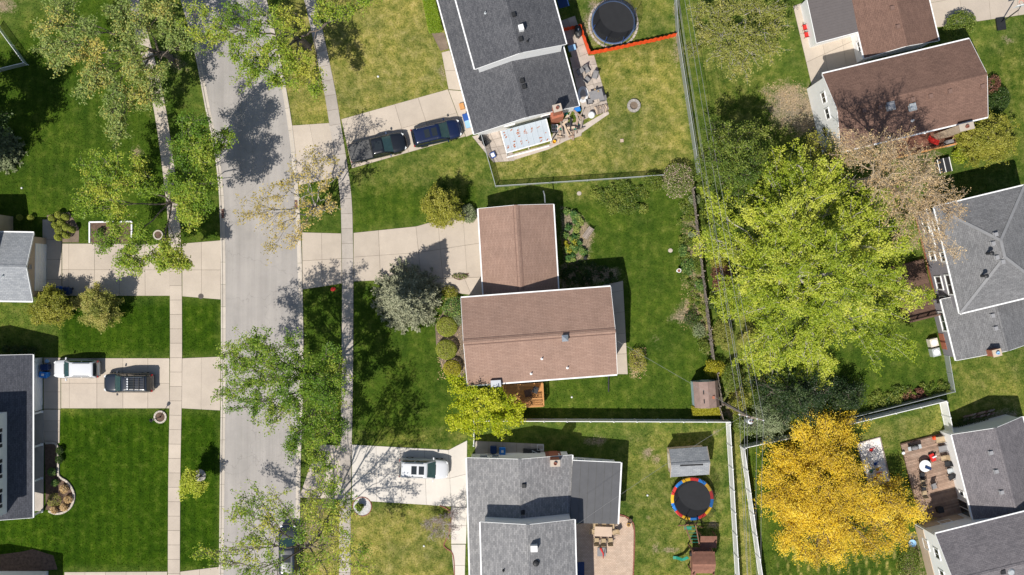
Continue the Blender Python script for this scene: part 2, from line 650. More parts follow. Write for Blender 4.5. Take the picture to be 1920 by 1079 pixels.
leafy('leaf_street', (.11, .22, .018), (.21, .345, .03), (.42, .48, .065))
leafy('leaf_hedge', (.13, .23, .010), (.23, .34, .015), (.36, .45, .04), .2)
surf('pad_blue', (.075, .12, .23), .6, .2, 3)
leafy('leaf_conifer', (.014, .034, .008), (.030, .060, .014), (.075, .11, .032), .1)

# ------------------------------------------------------------------ ground, road, pavements, driveways
HARD = []            # outlines (metres) where no grass grows


def inside(poly, x, y):
    r = np.zeros(x.shape, bool)
    n = len(poly)
    for i in range(n):
        x0, y0 = poly[i]; x1, y1 = poly[(i + 1) % n]
        if y0 == y1:
            continue
        c = ((y0 > y) != (y1 > y)) & (x < (x1 - x0) * (y - y0) / (y1 - y0) + x0)
        r ^= c
    return r


def soft(poly, x, y, feather):
    """1 inside the outline, fading to 0 over the feather distance"""
    d = np.full(x.shape, 1e9)
    n = len(poly)
    for i in range(n):
        a = np.array(poly[i]); b = np.array(poly[(i + 1) % n])
        e = b - a
        t = np.clip(((x - a[0]) * e[0] + (y - a[1]) * e[1]) / (e @ e + 1e-9), 0, 1)
        d = np.minimum(d, np.hypot(x - a[0] - t * e[0], y - a[1] - t * e[1]))
    s = np.where(inside(poly, x, y), d, -d)
    return np.clip(.5 + s / (2 * feather), 0, 1)


def rect_px(x0, y0, x1, y1):
    return [(x0, y0), (x1, y0), (x1, y1), (x0, y1)]


def blob_px(cx, cy, rx, ry, seed=0, n=14):
    r = random.Random(seed)
    return [(cx + rx * math.cos(2 * math.pi * i / n) * r.uniform(.75, 1.2), cy + ry * math.sin(2 * math.pi * i / n) * r.uniform(.75, 1.2)) for i in range(n)]


def smooth_line(pts, step=12):
    pts = [np.array(p, float) for p in pts]
    out = []
    for i in range(len(pts) - 1):
        p0, p1, p2, p3 = pts[max(i - 1, 0)], pts[i], pts[i + 1], pts[min(i + 2, len(pts) - 1)]
        n = max(2, int(np.linalg.norm(p2 - p1) / step))
        for k in range(n):
            t = k / n
            out.append(.5 * ((2 * p1) + (p2 - p0) * t + (2 * p0 - 5 * p1 + 4 * p2 - p3) * t * t + (3 * p1 - p0 - 3 * p2 + p3) * t ** 3))
    out.append(pts[-1])
    return out


def resample(pts, n):
    pts = np.array(pts)
    d = np.concatenate([[0], np.cumsum(np.linalg.norm(np.diff(pts, axis=0), axis=1))])
    t = np.linspace(0, d[-1], n)
    return np.stack([np.interp(t, d, pts[:, 0]), np.interp(t, d, pts[:, 1])], 1)


road_l = resample(smooth_line([(300, -160), (342, -20), (373, 95), (393, 200), (410, 280), (419, 360), (422, 450), (423, 540), (423, 720), (421, 900), (418, 1200)]), 60)
road_r = resample(smooth_line([(450, -160), (486, -20), (507, 60), (528, 165), (543, 260), (550, 340), (556, 440), (559, 540), (561, 680), (558, 800), (555, 900), (553, 1200)]), 60)
rl, rr = [P(*p) for p in road_l], [P(*p) for p in road_r]
mb = MB()
for i in range(59):
    mb.add([(*rl[i][:2], .010), (*rl[i + 1][:2], .010), (*rr[i + 1][:2], .010), (*rr[i][:2], .010)], [[0, 1, 2, 3]])
road = mb.build('road', 'road')
tag(road, 'light grey residential street curving away at the top', 'road', kind='structure')
HARD.append([p[:2] for p in rl] + [p[:2] for p in rr[::-1]])


def kerb_run(line, side, label):
    """gutter pan and raised kerb beside the road, in cast lengths"""
    root = thing('kerb', (*P(*line[len(line) // 2])[:2], 0), label, 'kerb', kind='structure')
    pts = resample(line, 34)
    w = [P(*p)[:2] for p in pts]
    nrm = []
    for i in range(len(w)):
        d = w[min(i + 1, len(w) - 1)] - w[max(i - 1, 0)]
        d = d / np.linalg.norm(d)
        nrm.append(np.array((-d[1], d[0])) * side)
    outl = []
    for i in range(len(w) - 1):
        a, b = w[i], w[i + 1]
        e = (b - a) / np.linalg.norm(b - a) * .012
        na, nb = nrm[i], nrm[i + 1]
        m1 = MB().prism([a + e, b - e, b - e + nb * .28, a + e + na * .28], -.03, .018)
        m1.build('gutter', 'kerb', root)
        m2 = MB().prism([a + e + na * .285, b - e + nb * .285, b - e + nb * .44, a + e + na * .44], -.03, .085)
        m2.build('kerb_stone', 'kerb', root)
    HARD.append(list(w) + [w[i] + nrm[i] * .46 for i in range(len(w))][::-1])


kerb_run(road_l, -1, 'pale concrete kerb and gutter along the left side of the street')
kerb_run(road_r, 1, 'pale concrete kerb and gutter along the right side of the street')


def slab_obj(q, parent, m, z1=.045, gap=.014, nm='concrete_slab'):
    c = sum(np.array(p) for p in q) / len(q)
    qq = []
    for p in q:
        d = np.array(p) - c
        L = np.linalg.norm(d)
        qq.append(c + d * (1 - gap * 1.3 / max(L, .1)))
    z1 = z1 + random.uniform(-.004, .004)
    return MB().prism(qq, -.03, z1).build(nm, m, parent)


def grid_slabs(parent, q, nu, nv, m, z1=.045, gap=.014, nm='concrete_slab'):
    a, b, c, d = [np.array(P(*p)[:2]) for p in q]

    def at(u, v):
        return (a * (1 - u) + b * u) * (1 - v) + (d * (1 - u) + c * u) * v
    us = np.linspace(0, 1, nu + 1) if not hasattr(nu, '__len__') else nu
    vs = np.linspace(0, 1, nv + 1) if not hasattr(nv, '__len__') else nv
    for i in range(len(us) - 1):
        for j in range(len(vs) - 1):
            slab_obj([at(us[i], vs[j]), at(us[i + 1], vs[j]), at(us[i + 1], vs[j + 1]), at(us[i], vs[j + 1])], parent, m, z1, gap, nm)


def paved(name, label, cat, quads, m='concrete', z1=.045, gap=.014, nm='concrete_slab'):
    """a joint-coloured bed with slabs as children; quads = [(corner pixels x4, nu, nv)]"""
    mb = MB()
    for q, nu, nv in quads:
        g = G(q)
        mb.prism(g, -.02, .012 + random.uniform(0, .003))
        HARD.append(g)
    o = mb.build(name, 'joint')
    tag(o, label, cat, kind='structure')
    for q, nu, nv in quads:
        grid_slabs(o, q, nu, nv, m, z1, gap, nm)
    return o


def walk(label, line, width, slab_px, m, skip=()):
    pts = smooth_line(line)
    L = sum(np.linalg.norm(np.array(pts[i + 1]) - pts[i]) for i in range(len(pts) - 1))
    n = int(L / slab_px)
    w = [np.array(P(*p)[:2]) for p in resample(pts, n + 1)]
    nr = []
    for i in range(n + 1):
        d = w[min(i + 1, n)] - w[max(i - 1, 0)]
        d /= np.linalg.norm(d)
        nr.append(np.array((-d[1], d[0])))
    A = [w[i] + nr[i] * width / 2 for i in range(n + 1)]
    B = [w[i] - nr[i] * width / 2 for i in range(n + 1)]
    mb = MB()
    for i in range(n):
        mb.add([(*A[i], .013), (*B[i], .013), (*B[i + 1], .013), (*A[i + 1], .013)], [[0, 1, 2, 3]])
    o = mb.build('sidewalk', 'joint')
    tag(o, label, 'sidewalk', kind='structure')
    HARD.append(A + B[::-1])
    for i in range(n):
        mm = m
        slab_obj([A[i], B[i], B[i + 1], A[i + 1]], o, 'concrete_white' if i in skip else mm)
    return o


walk('narrow concrete sidewalk left of the street', [(196, -120), (245, -10), (262, 50), (298, 195), (321, 360), (328, 450), (330, 560), (330, 720), (327, 900), (326, 1130)], 1.2, 27, 'concrete')
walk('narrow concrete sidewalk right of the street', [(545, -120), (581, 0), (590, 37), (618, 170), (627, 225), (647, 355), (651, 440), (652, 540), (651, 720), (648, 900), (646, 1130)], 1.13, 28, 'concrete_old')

paved('driveway', 'concrete driveway leading to the silver roofed garage at the left', 'driveway', [
    ([(117, 457), (318, 458), (319, 555), (117, 555)], [0, .06, .30, .53, .77, 1], 2),
    ([(342, 457), (414, 451), (414, 562), (342, 556)], 2, 2),
    ([(80, 412), (116, 412), (116, 562), (80, 562)], 1, 4)])
paved('driveway', 'concrete driveway holding the white and black cars at the left', 'driveway', [
    ([(115, 672), (318, 672), (318, 766), (115, 766)], [0, .075, .33, .57, .80, 1], 2),
    ([(342, 672), (414, 669), (413, 770), (341, 766)], 2, 1),
    ([(82, 671), (114, 671), (114, 767), (82, 767)], 1, 3)])
paved('garden_path', 'short concrete path running down beside the porch', 'path', [
    ([(82, 768), (113, 768), (112, 831), (83, 831)], 1, 3)])
paved('driveway', 'strip of concrete driveway at the bottom left edge', 'driveway', [
    ([(121, 1073), (314, 1072), (312, 1150), (121, 1150)], 5, 2),
    ([(338, 1072), (411, 1063), (411, 1150), (338, 1150)], 2, 2)])
paved('driveway', 'concrete driveway with the black pickup and navy car', 'driveway', [
    ([(640, 224), (840, 168), (873, 256), (660, 316)], [0, .26, .5, .72, 1], 2),
    ([(544, 236), (617, 231), (641, 330), (561, 348)], 2, 1),
    ([(828, 99), (843, 95), (866, 170), (841, 168)], 1, 2),
    ([(841, 169), (866, 171), (889, 251), (874, 257)], 1, 1)])
paved('driveway', 'wide concrete driveway of the brown roofed house in the centre', 'driveway', [
    ([(663, 437), (780, 425), (790, 523), (663, 528)], [0, .4, 1], 2),
    ([(780, 425), (897, 392), (905, 520), (790, 523)], [0, .35, .75, 1], 2),
    ([(566, 436), (640, 438), (641, 532), (568, 543)], 2, 2)])
paved('garden_path', 'concrete path from the driveway to the front door', 'path', [
    ([(800, 523), (905, 520), (907, 556), (838, 548)], 3, 1)])
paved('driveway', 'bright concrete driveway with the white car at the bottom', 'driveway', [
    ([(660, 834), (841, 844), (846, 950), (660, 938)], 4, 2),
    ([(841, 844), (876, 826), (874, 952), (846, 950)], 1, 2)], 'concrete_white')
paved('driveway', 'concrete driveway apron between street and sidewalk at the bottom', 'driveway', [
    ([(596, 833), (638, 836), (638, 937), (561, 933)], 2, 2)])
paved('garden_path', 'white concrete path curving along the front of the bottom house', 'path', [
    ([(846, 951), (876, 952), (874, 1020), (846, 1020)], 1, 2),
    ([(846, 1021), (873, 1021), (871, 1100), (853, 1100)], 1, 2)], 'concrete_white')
paved('side_path', 'concrete strip beside the bottom house holding two blue bins', 'path', [
    ([(891, 827), (1020, 833), (1020, 856), (891, 852)], 5, 1)], 'concrete_old')
paved('side_path', 'concrete walk behind the brown roofed house in the centre', 'path', [
    ([(1130, 535), (1168, 527), (1177, 702), (1142, 702)], 1, [0, .1, .33, .56, .78, 1])], 'concrete')
paved('patio', 'concrete patio around the porch of the upper right house', 'patio', [
    ([(1487, 12), (1600, -30), (1622, 120), (1524, 170)], 3, 3)], 'concrete')
paved('driveway', 'pale concrete driveway at the top right corner', 'driveway', [
    ([(1735, -40), (1960, -90), (1960, 22), (1755, 52)], 4, 2)])
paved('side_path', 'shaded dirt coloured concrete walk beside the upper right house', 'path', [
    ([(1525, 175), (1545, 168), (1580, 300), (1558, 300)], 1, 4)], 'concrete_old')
paved('patio', 'narrow flagstone patio crowded with chairs behind the dark roofed house', 'patio', [
    ([(1050, 40), (1078, 30), (1108, 118), (1080, 130)], 2, 5),
    ([(1068, 108), (1114, 104), (1142, 205), (1095, 225)], 3, 6),
    ([(1040, 240), (1095, 225), (1090, 255), (1030, 275)], 3, 2)], 'flag', .04, .015, 'flagstone')
paved('patio', 'old paved corner beside the rusty awning', 'patio', [
    ([(885, 256), (950, 240), (965, 302), (925, 305)], 4, 4)], 'flag', .04, .015, 'flagstone')


def sheet(name, label, cat, px, m, z=.012, kind='structure', hard=True):
    g = G(px)
    o = MB().prism(g, -.02, z).build(name, m)
    if hard:
        HARD.append(g)
    return tag(o, label, cat, kind=kind)


sheet('planting_bed', 'dark mulch bed with curved edging by the left porch', 'bed', [(84, 832), (104, 832), (108, 890), (124, 901), (136, 920), (138, 938), (128, 955), (110, 961), (86, 956)], 'mulch', .02)
sheet('planting_bed', 'mulch bed with lump shaped topiary by the left driveway', 'bed', [(88, 404), (130, 398), (148, 428), (148, 455), (117, 455), (116, 411), (88, 411)], 'soil', .014)
sheet('planting_bed', 'framed flower bed beside the left driveway', 'bed', [(168, 418), (246, 416), (246, 456), (168, 456)], 'mulch', .02)
sheet('planting_bed', 'round mulch disc under the little street tree', 'bed', [(375 + 11 * math.cos(a * .45), 892 + 12 * math.sin(a * .45)) for a in range(14)], 'gravel', .02)
sheet('planting_bed', 'bare dirt bed around the clipped ball shrubs', 'bed', [(828, 590), (846, 560), (868, 560), (874, 715), (856, 708), (828, 690), (818, 650), (816, 610)], 'soil', .008, hard=False)
sheet('planting_bed', 'half moon planting bed set into the centre driveway', 'bed', [(846, 516), (880, 512), (874, 522), (862, 526), (852, 523)], 'mulch', .055)
sheet('planting_bed', 'white gravel ring around a young palm like plant', 'bed', [(679 + 17 * math.cos(a * .35), 950 + 17 * math.sin(a * .35)) for a in range(18)], 'pebbles', .03)
sheet('planting_bed', 'dark bed at the bottom left corner', 'bed', [(0, 1040), (40, 1035), (62, 1030), (100, 1042), (108, 1068), (0, 1076)], 'mulch', .014)
sheet('dirt_strip', 'gravelly edge of the rusty awning patio', 'bed', [(950, 292), (1040, 268), (1098, 232), (1140, 208), (1142, 214), (1090, 250), (1030, 280), (955, 303)], 'flag', .014)
sheet('patio', 'large tan paver patio behind the bottom house', 'patio', [(1078, 985), (1150, 966), (1172, 970), (1184, 979), (1188, 995), (1186, 1140), (1070, 1140)], 'paver_fine', .04)
sheet('sandbox', 'white sand play box beside the yellow tree', 'sandbox', [(1606, 832), (1650, 820), (1670, 903), (1630, 914)], 'sand', .03)
sheet('mulch_strip', 'dark mulch under the hedge by the dark roofed house', 'bed', [(808, 60), (833, 62), (842, 92), (826, 96)], 'soil', .01)

# lawns: one sheet; attributes say how dry, lush or bare the turf is
REG = [  # what, strength, feather, outline in pixels
    ('dry', .70, 1.2, [(545, -60), (830, -60), (850, 168), (640, 228), (545, 238), (530, 120)]),
    ('dry', .30, 1.5, [(660, 320), (880, 258), (925, 345), (905, 360), (660, 350)]),
    ('dry', .50, 1.2, [(930, 345), (900, 258), (1100, 240), (1110, 110), (1270, 60), (1310, 330)]),
    ('dry', .35, 2.5, [(1150, 110), (1230, 110), (1240, 260), (1160, 250)]),
    ('dry', .35, 1.5, [(1080, -40), (1265, -40), (1268, 60), (1100, 95)]),
    ('dry', .62, 1.2, [(562, 940), (850, 950), (850, 1140), (562, 1140)]),
    ('dry', .32, 1.5, [(1168, 796), (1368, 798), (1384, 1140), (1190, 1140), (1190, 970), (1165, 960)]),
    ('dry', .75, .8, [(1372, 800), (1386, 800), (1386, 850), (1420, 1140), (1392, 1140)]),
    ('dry', .62, 1.5, [(1390, 520), (1425, 600), (1450, 760), (1400, 760), (1380, 640)]),
    ('dry', .40, 1.2, [(1590, 800), (1770, 760), (1790, 820), (1680, 840), (1600, 835)]),
    ('dry', .32, 1.2, [(1790, 690), (1930, 655), (1930, 780), (1790, 800)]),
    ('dry', .25, 1.5, [(1845, 60), (1930, 40), (1930, 340), (1870, 330), (1860, 200)]),
    ('dry', .25, 1.5, [(1290, 60), (1500, 160), (1520, 260), (1330, 300)]),
    ('dry', .30, .9, [(665, 805), (700, 812), (870, 800), (880, 820), (830, 842), (665, 832)]),
    ('dry', .45, 1.0, [(1040, 335), (1110, 345), (1110, 375), (1060, 372)]),
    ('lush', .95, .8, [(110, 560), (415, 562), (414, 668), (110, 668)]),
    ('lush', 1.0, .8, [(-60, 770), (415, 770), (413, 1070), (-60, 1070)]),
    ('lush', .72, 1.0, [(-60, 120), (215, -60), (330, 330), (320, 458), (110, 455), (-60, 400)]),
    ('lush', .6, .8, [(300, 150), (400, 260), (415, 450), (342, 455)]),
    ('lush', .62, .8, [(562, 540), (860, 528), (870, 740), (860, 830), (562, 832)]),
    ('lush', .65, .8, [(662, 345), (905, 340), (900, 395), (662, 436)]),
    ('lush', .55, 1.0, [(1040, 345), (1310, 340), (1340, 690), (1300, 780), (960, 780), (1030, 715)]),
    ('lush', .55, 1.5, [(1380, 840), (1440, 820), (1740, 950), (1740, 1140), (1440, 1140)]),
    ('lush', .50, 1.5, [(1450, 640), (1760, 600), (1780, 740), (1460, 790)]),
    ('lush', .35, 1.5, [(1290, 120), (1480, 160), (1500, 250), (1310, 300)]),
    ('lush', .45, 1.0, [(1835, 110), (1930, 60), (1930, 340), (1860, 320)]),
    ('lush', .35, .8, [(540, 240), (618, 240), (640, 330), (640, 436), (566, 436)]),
    ('soil', .9, 1.2, [(1430, 170), (1480, 150), (1530, 170), (1565, 250), (1500, 260), (1450, 230)]),
    ('soil', .8, .5, blob_px(1216, 850, 12, 14, 3)),
    ('soil', .9, .35, blob_px(1230, 861, 10, 9, 4)),
    ('soil', .8, .4, blob_px(1228, 1028, 9, 12, 5)),
    ('soil', .9, .35, blob_px(1256, 1031, 17, 5, 6)),
    ('soil', .9, .4, blob_px(1336, 985, 11, 10, 7)),
    ('soil', .8, .4, blob_px(1214, 972, 6, 8, 8)),
    ('soil', .9, .5, blob_px(1115, 828, 20, 9, 9)),
    ('soil', .75, .5, blob_px(1342, 812, 7, 9, 10)),
    ('soil', .8, .5, blob_px(1889, 74, 9, 8, 11)),
    ('soil', .8, .5, blob_px(1268, 95, 8, 30, 12)),
    ('soil', .7, .6, blob_px(1268, 25, 8, 30, 13)),
    ('soil', .9, .6, [(1255, 600), (1285, 560), (1318, 575), (1326, 620), (1290, 610)]),
    ('soil', .7, .5, [(1180, 650), (1210, 650), (1212, 700), (1185, 710), (1178, 690)]),
    ('soil', .75, .7, blob_px(590, 1005, 22, 28, 14)),
    ('soil', .7, .8, blob_px(332, 120, 20, 16, 15)),
    ('soil', .75, .7, blob_px(255, 290, 12, 14, 16)),
    ('soil', .55, .5, blob_px(1227, 643, 8, 14, 17)),
    ('soil', .5, .4, blob_px(1267, 690, 9, 5, 18)),
    ('soil', .8, .6, [(1360, 700), (1390, 690), (1396, 770), (1370, 790), (1356, 780)]),
    ('soil', .8, .6, [(1700, 1000), (1722, 1004), (1740, 1090), (1690, 1090)]),
    ('soil', .9, .9, blob_px(5, 10, 24, 18, 20)),
    ('soil', .95, .5, [(1052, 388), (1080, 396), (1096, 412), (1112, 425), (1112, 455), (1095, 492), (1056, 500)]),
    ('soil', .8, .5, [(1050, 500), (1095, 494), (1160, 500), (1165, 530), (1050, 545)]),
    ('soil', .62, .6, [(1275, 385), (1303, 380), (1318, 480), (1330, 590), (1337, 670), (1312, 655), (1296, 600), (1276, 500)]),
    ('soil', .8, .6, blob_px(1140, 45, 52, 50, 21)),
    ('soil', .8, .5, [(1795, 790), (1905, 765), (1912, 790), (1800, 815)]),
    ('soil', .8, .35, [(828, 110), (836, 140), (830, 175), (822, 130)]),
]
gx = np.concatenate([[-600, -300, -150, -90, -70], np.linspace(-58, 58, 465), [70, 90, 150, 300, 600]])
gy = np.concatenate([[-600, -300, -150, -80, -50], np.linspace(-36, 36, 289), [50, 80, 150, 300, 600]])
XX, YY = np.meshgrid(gx, gy)


def turf(x, y):
    out = {'dry': np.zeros(x.shape), 'lush': np.zeros(x.shape), 'soil': np.zeros(x.shape)}
    for what, amt, fe, px in REG:
        g = G(px)
        xs = [p[0] for p in g]; ys = [p[1] for p in g]
        m = (x > min(xs) - fe) & (x < max(xs) + fe) & (y > min(ys) - fe) & (y < max(ys) + fe)
        if m.any():
            s = soft(g, x[m], y[m], fe) * amt
            out[what][m] = np.maximum(out[what][m], s)
    return out


ta = turf(XX.ravel(), YY.ravel())
# thin drying mower windrows in the lawn below the yellow tree
wv = P(1500, 1079)[:2]
ux, uy = math.cos(R(14)), math.sin(R(14))
sx = (XX.ravel() - wv[0]) * ux + (YY.ravel() - wv[1]) * uy
zone = soft(G([(1475, 1010), (1700, 1000), (1720, 1100), (1440, 1100)]), XX.ravel(), YY.ravel(), .8)
ta['dry'] = np.maximum(ta['dry'], zone * np.clip(1 - np.abs(((sx + .45) % .95) - .475) / .16, 0, 1) * 1.1)
zz = np.zeros(XX.size)
nx, ny = len(gx), len(gy)
idx = np.arange(nx * ny).reshape(ny, nx)
fq = np.stack([idx[:-1, :-1], idx[:-1, 1:], idx[1:, 1:], idx[1:, :-1]], -1).reshape(-1, 4)
ground = bulk_mesh('ground', np.stack([XX.ravel(), YY.ravel(), zz], 1), fq, 'grass', None, ta, True)
tag(ground, 'mown lawns and yards of the whole neighbourhood', 'lawn', kind='structure')

# ------------------------------------------------------------------ houses
HOUSE_FOOT = []


class Block:
    pass


def gable(root, p1, p2, L, ze, zr, roofm, wallm, trim='white_trim', oh=.35, og=.15, zb=0.0, ang=None, th=.16, gutters=True, cap=True, foot=True, wall=True):
    """gabled block: p1,p2 = eave corners (pixels) of one gable end; it extends L metres to the left of p1->p2"""
    A = P(*p1, ze); B = P(*p2, ze)
    W = np.linalg.norm((B - A)[:2])
    u = (B - A) / W
    if ang is not None:
        u = np.array((math.cos(R(ang)), math.sin(R(ang)), 0))
        mid = (A + B) / 2
        A, B = mid - u * W / 2, mid + u * W / 2
    n = np.array((-u[1], u[0], 0))
    k = Block()
    k.A, k.u, k.n, k.W, k.L, k.ze, k.zr, k.oh, k.og, k.root = A, u, n, W, L, ze, zr, oh, og, root
    C, D = B + n * L, A + n * L
    up = np.array((0, 0, zr - ze))
    R0, R1 = (A + B) / 2 + up, (C + D) / 2 + up
    MB().slab([D, A, R0, R1], th).build('roof_slope', roofm, root)
    MB().slab([B, C, R1, R0], th).build('roof_slope', roofm, root)
    # walls: pentagon prism set in by the overhang
    a2, b2 = A + u * oh + n * og, B - u * oh + n * og
    sl = (zr - ze) / (W / 2)
    zw = ze + sl * oh - th - .01
    prof = [(a2, zb), (b2, zb), (b2, zw), ((a2 + b2) / 2, zr - th - .01), (a2, zw)]
    L2 = L - 2 * og
    vs = [(p[0], p[1], z) for p, z in prof] + [(p[0] + n[0] * L2, p[1] + n[1] * L2, z) for p, z in prof]
    fs = [[4, 3, 2, 1, 0], [5, 6, 7, 8, 9]] + [[i, (i + 1) % 5, 5 + (i + 1) % 5, 5 + i] for i in range(5)]
    if wall:
        MB().add(vs, fs).build('wall', wallm, root)
    if foot:
        HARD.append([(A + u * oh)[:2], (B - u * oh)[:2], (C - u * oh)[:2], (D + u * oh)[:2]])
    if cap:
        w = .17
        dz = sl * w
        e = n * .02
        for sgn in (-1, 1):
            q = [R0 + u * w * sgn - e + np.array((0, 0, -dz + .035)), R1 + u * w * sgn + e + np.array((0, 0, -dz + .035)), R1 + e + np.array((0, 0, .035)), R0 - e + np.array((0, 0, .035))]
            MB().slab(q if sgn > 0 else [q[1], q[0], q[3], q[2]], .03).build('ridge_cap', roofm, root)
    # rake boards on the gable ends
    for p, q, r, s in ((A, B, R0, -1), (D, C, R1, 1)):
        mb = MB()
        o = n * s * .018
        dn = np.array((0, 0, -.10))
        mb.beam(p + o + dn, r + o + dn, .034, .20)
        mb.beam(r + o + dn, q + o + dn, .034, .20)
        mb.build('rake_board', trim, root)
    if gutters:
        for p, q, s in ((A, D, -1), (B, C, 1)):
            o = u * s * .065 + np.array((0, 0, -.075))
            g = MB().beam(p + o, q + o, .125, .11).build('gutter', trim, root)
    return k


def roof_z(k, x, y):
    d = (np.array((x, y)) - k.A[:2]) @ k.u[:2]
    return k.ze + (k.zr - k.ze) * (1 - abs(d - k.W / 2) / (k.W / 2))


def on_roof(k, px, py):
    z = k.ze
    for _ in range(8):
        p = P(px, py, z)
        z = roof_z(k, p[0], p[1])
    return P(px, py, z)


def wall_pt(k, side, t, z):
    """point on a wall: side 0 = first gable end, 1 = u-positive long wall, 2 = far gable end, 3 = u-negative long wall; t in 0..1"""
    A, u, n, W, L, oh = k.A, k.u, k.n, k.W, k.L, k.oh
    w, l = W - 2 * oh, L - 2 * k.og
    o = A + u * oh + n * k.og
    if side == 0:
        p, d = o + u * w * t, -n
    elif side == 2:
        p, d = o + u * w * t + n * l, n
    elif side == 1:
        p, d = o + u * w + n * l * t, u
    else:
        p, d = o + n * l * t, -u
    return np.array((p[0], p[1], z)), d


def window(root, pd, w, h, frame='white_trim', pane='glass', bars=1, name='window', fw=.09):
    p, d = pd
    s = np.array((-d[1], d[0], 0))
    up = np.array((0, 0, 1.0))
    mb = MB()
    c = p + d * .03
    for sg in (-1, 1):
        mb.beam(c + s * (w / 2) * sg - up * h / 2, c + s * (w / 2) * sg + up * h / 2, fw, fw)
        mb.beam(c - s * (w / 2 + fw / 2) + up * sg * (h / 2 + .002), c + s * (w / 2 + fw / 2) + up * sg * (h / 2 + .002), fw * 1.1, fw)
    for b in range(bars):
        x = -w / 2 + w * (b + 1) / (bars + 1)
        mb.beam(c + s * x - up * h / 2, c + s * x + up * h / 2, .05, .05)
    o = mb.build(name, frame, root)
    q = p + d * .012
    MB().add([q - s * w / 2 - up * h / 2, q + s * w / 2 - up * h / 2, q + s * w / 2 + up * h / 2, q - s * w / 2 + up * h / 2], [[0, 1, 2, 3]]).build('pane', pane, o)
    return o


def panel_door(root, pd, w, h, m='white_trim', rows=4, cols=4, name='garage_door'):
    p, d = pd
    s = np.array((-d[1], d[0], 0))
    up = np.array((0, 0, 1.0))
    base = MB().beam(p + d * .02 - s * w / 2, p + d * .02 + s * w / 2, .03, h).build(name, m, root)
    for i in range(cols):
        for j in range(rows):
            c = p + d * .045 + s * (-w / 2 + w * (i + .5) / cols) + up * (-h / 2 + h * (j + .5) / rows)
            MB().beam(c - s * w / cols * .42, c + s * w / cols * .42, .02, h / rows * .72).build('door_panel', m, base)
    return base


def roof_vent(root, k, px, py, m='black_plastic', s=.34, h=.16):
    p = on_roof(k, px, py)
    mb = MB()
    mb.box(p + np.array((0, 0, .02)), (s * 1.25, s * 1.25, .10), math.atan2(k.u[1], k.u[0]))
    mb.box(p + np.array((0, 0, h)), (s, s, h), math.atan2(k.u[1], k.u[0]))
    return mb.build('roof_vent', m, root)


def roof_pipe(root, k, px, py, m='galvanised', r=.055, h=.4):
    p = on_roof(k, px, py)
    mb = MB().lathe([(r * 2.4, -.08), (r * 2.2, .06), (r, .10), (r, h), (r * .7, h), (r * .7, h - .05)], p, 10)
    return mb.build('vent_pipe', m, root)


def chimney(root, px, py, zt, sx, sy, rz, m, capm='concrete', z0=0.0, flue='brick_brown', name='chimney'):
    p = P(px, py, zt)
    b = MB().box((p[0], p[1], (zt + z0) / 2), (sx, sy, zt - z0), rz).build(name, m, root)
    MB().box((p[0], p[1], zt + .05), (sx + .08, sy + .08, .10), rz).build('chimney_cap', capm, b)
    MB().lathe([(.16, .10), (.16, .32), (.11, .32), (.11, .2)], (p[0], p[1], zt), 10).build('flue', flue, b)
    return b


# --- house with navy roof, bottom left
h = thing('house', P(-20, 815), 'two storey white house with dark navy shingle roof at the left edge', 'house', 'houses of the street')
k = gable(h, (-150, 971), (61, 971), 15.6, 2.9, 4.9, 'roof_navy', 'white_wall', wall=False, foot=False)
def slab_wall(x0, y0, x1, y1, name='wall', m='white_wall', zt=3.0):
    MB().prism(G([(x0, y0), (x1, y0), (x1, y1), (x0, y1)]), 0, zt).build(name, m, h)
slab_wall(-90, 671, 79.5, 768)
slab_wall(-90, 769, 44, 957, zt=3.3)
HARD.append(G([(-90, 671), (80, 671), (80, 960), (-90, 960)]))
ku = gable(h, (-190, 978), (-8, 978), 9.9, 6.3, 7.9, 'roof_navy', 'white_wall', foot=False)
for t in (.17, .46, .76):
    window(h, wall_pt(ku, 1, t, 5.2), .95, 1.25, 'white_trim', 'glass', 0)
    for s in (-.075, .075):
        p, d = wall_pt(ku, 1, t + s, 5.2)
        MB().beam(p + d * .02 + ku.n * -.16, p + d * .02 + ku.n * .16, .03, 1.3).build('shutter', 'dark_metal', h)
panel_door(h, (np.array((P(79.5, 720)[0], P(79.5, 720)[1], 1.12)), np.array((1.0, 0, 0))), 4.2, 2.2, 'white_trim', 4, 5)
for t in (.665, .955):
    p = P(80.5, 971 - 309 * t)
    MB().box((p[0] + .08, p[1], 2.1), (.18, .16, .34)).build('wall_lamp', 'black_plastic', h)
porch = MB().prism(G([(40, 770), (83, 770), (82, 958), (40, 958)]), -.02, .12).build('porch_floor', 'concrete_old', h)
for yy in (772, 833, 896, 958):
    b = P(80, yy)
    MB().box((b[0], b[1], 1.42), (.16, .16, 2.6)).box((b[0], b[1], .2), (.24, .24, .16)).build('porch_post', 'white_trim', h)
mb = MB()
mb.beam((P(80, 771)[0], P(0, 770)[1], 2.66), (P(80, 771)[0], P(0, 960)[1], 2.66), .16, .18)
mb.build('porch_beam', 'white_trim', h)

# --- house corner, lowest left
h = thing('house', P(20, 1120), 'corner of a house roof at the bottom left edge', 'house', 'houses of the street')
k = gable(h, (-160, 1230), (70, 1230), 7.4, 2.9, 4.6, 'roof_navy', 'white_wall')

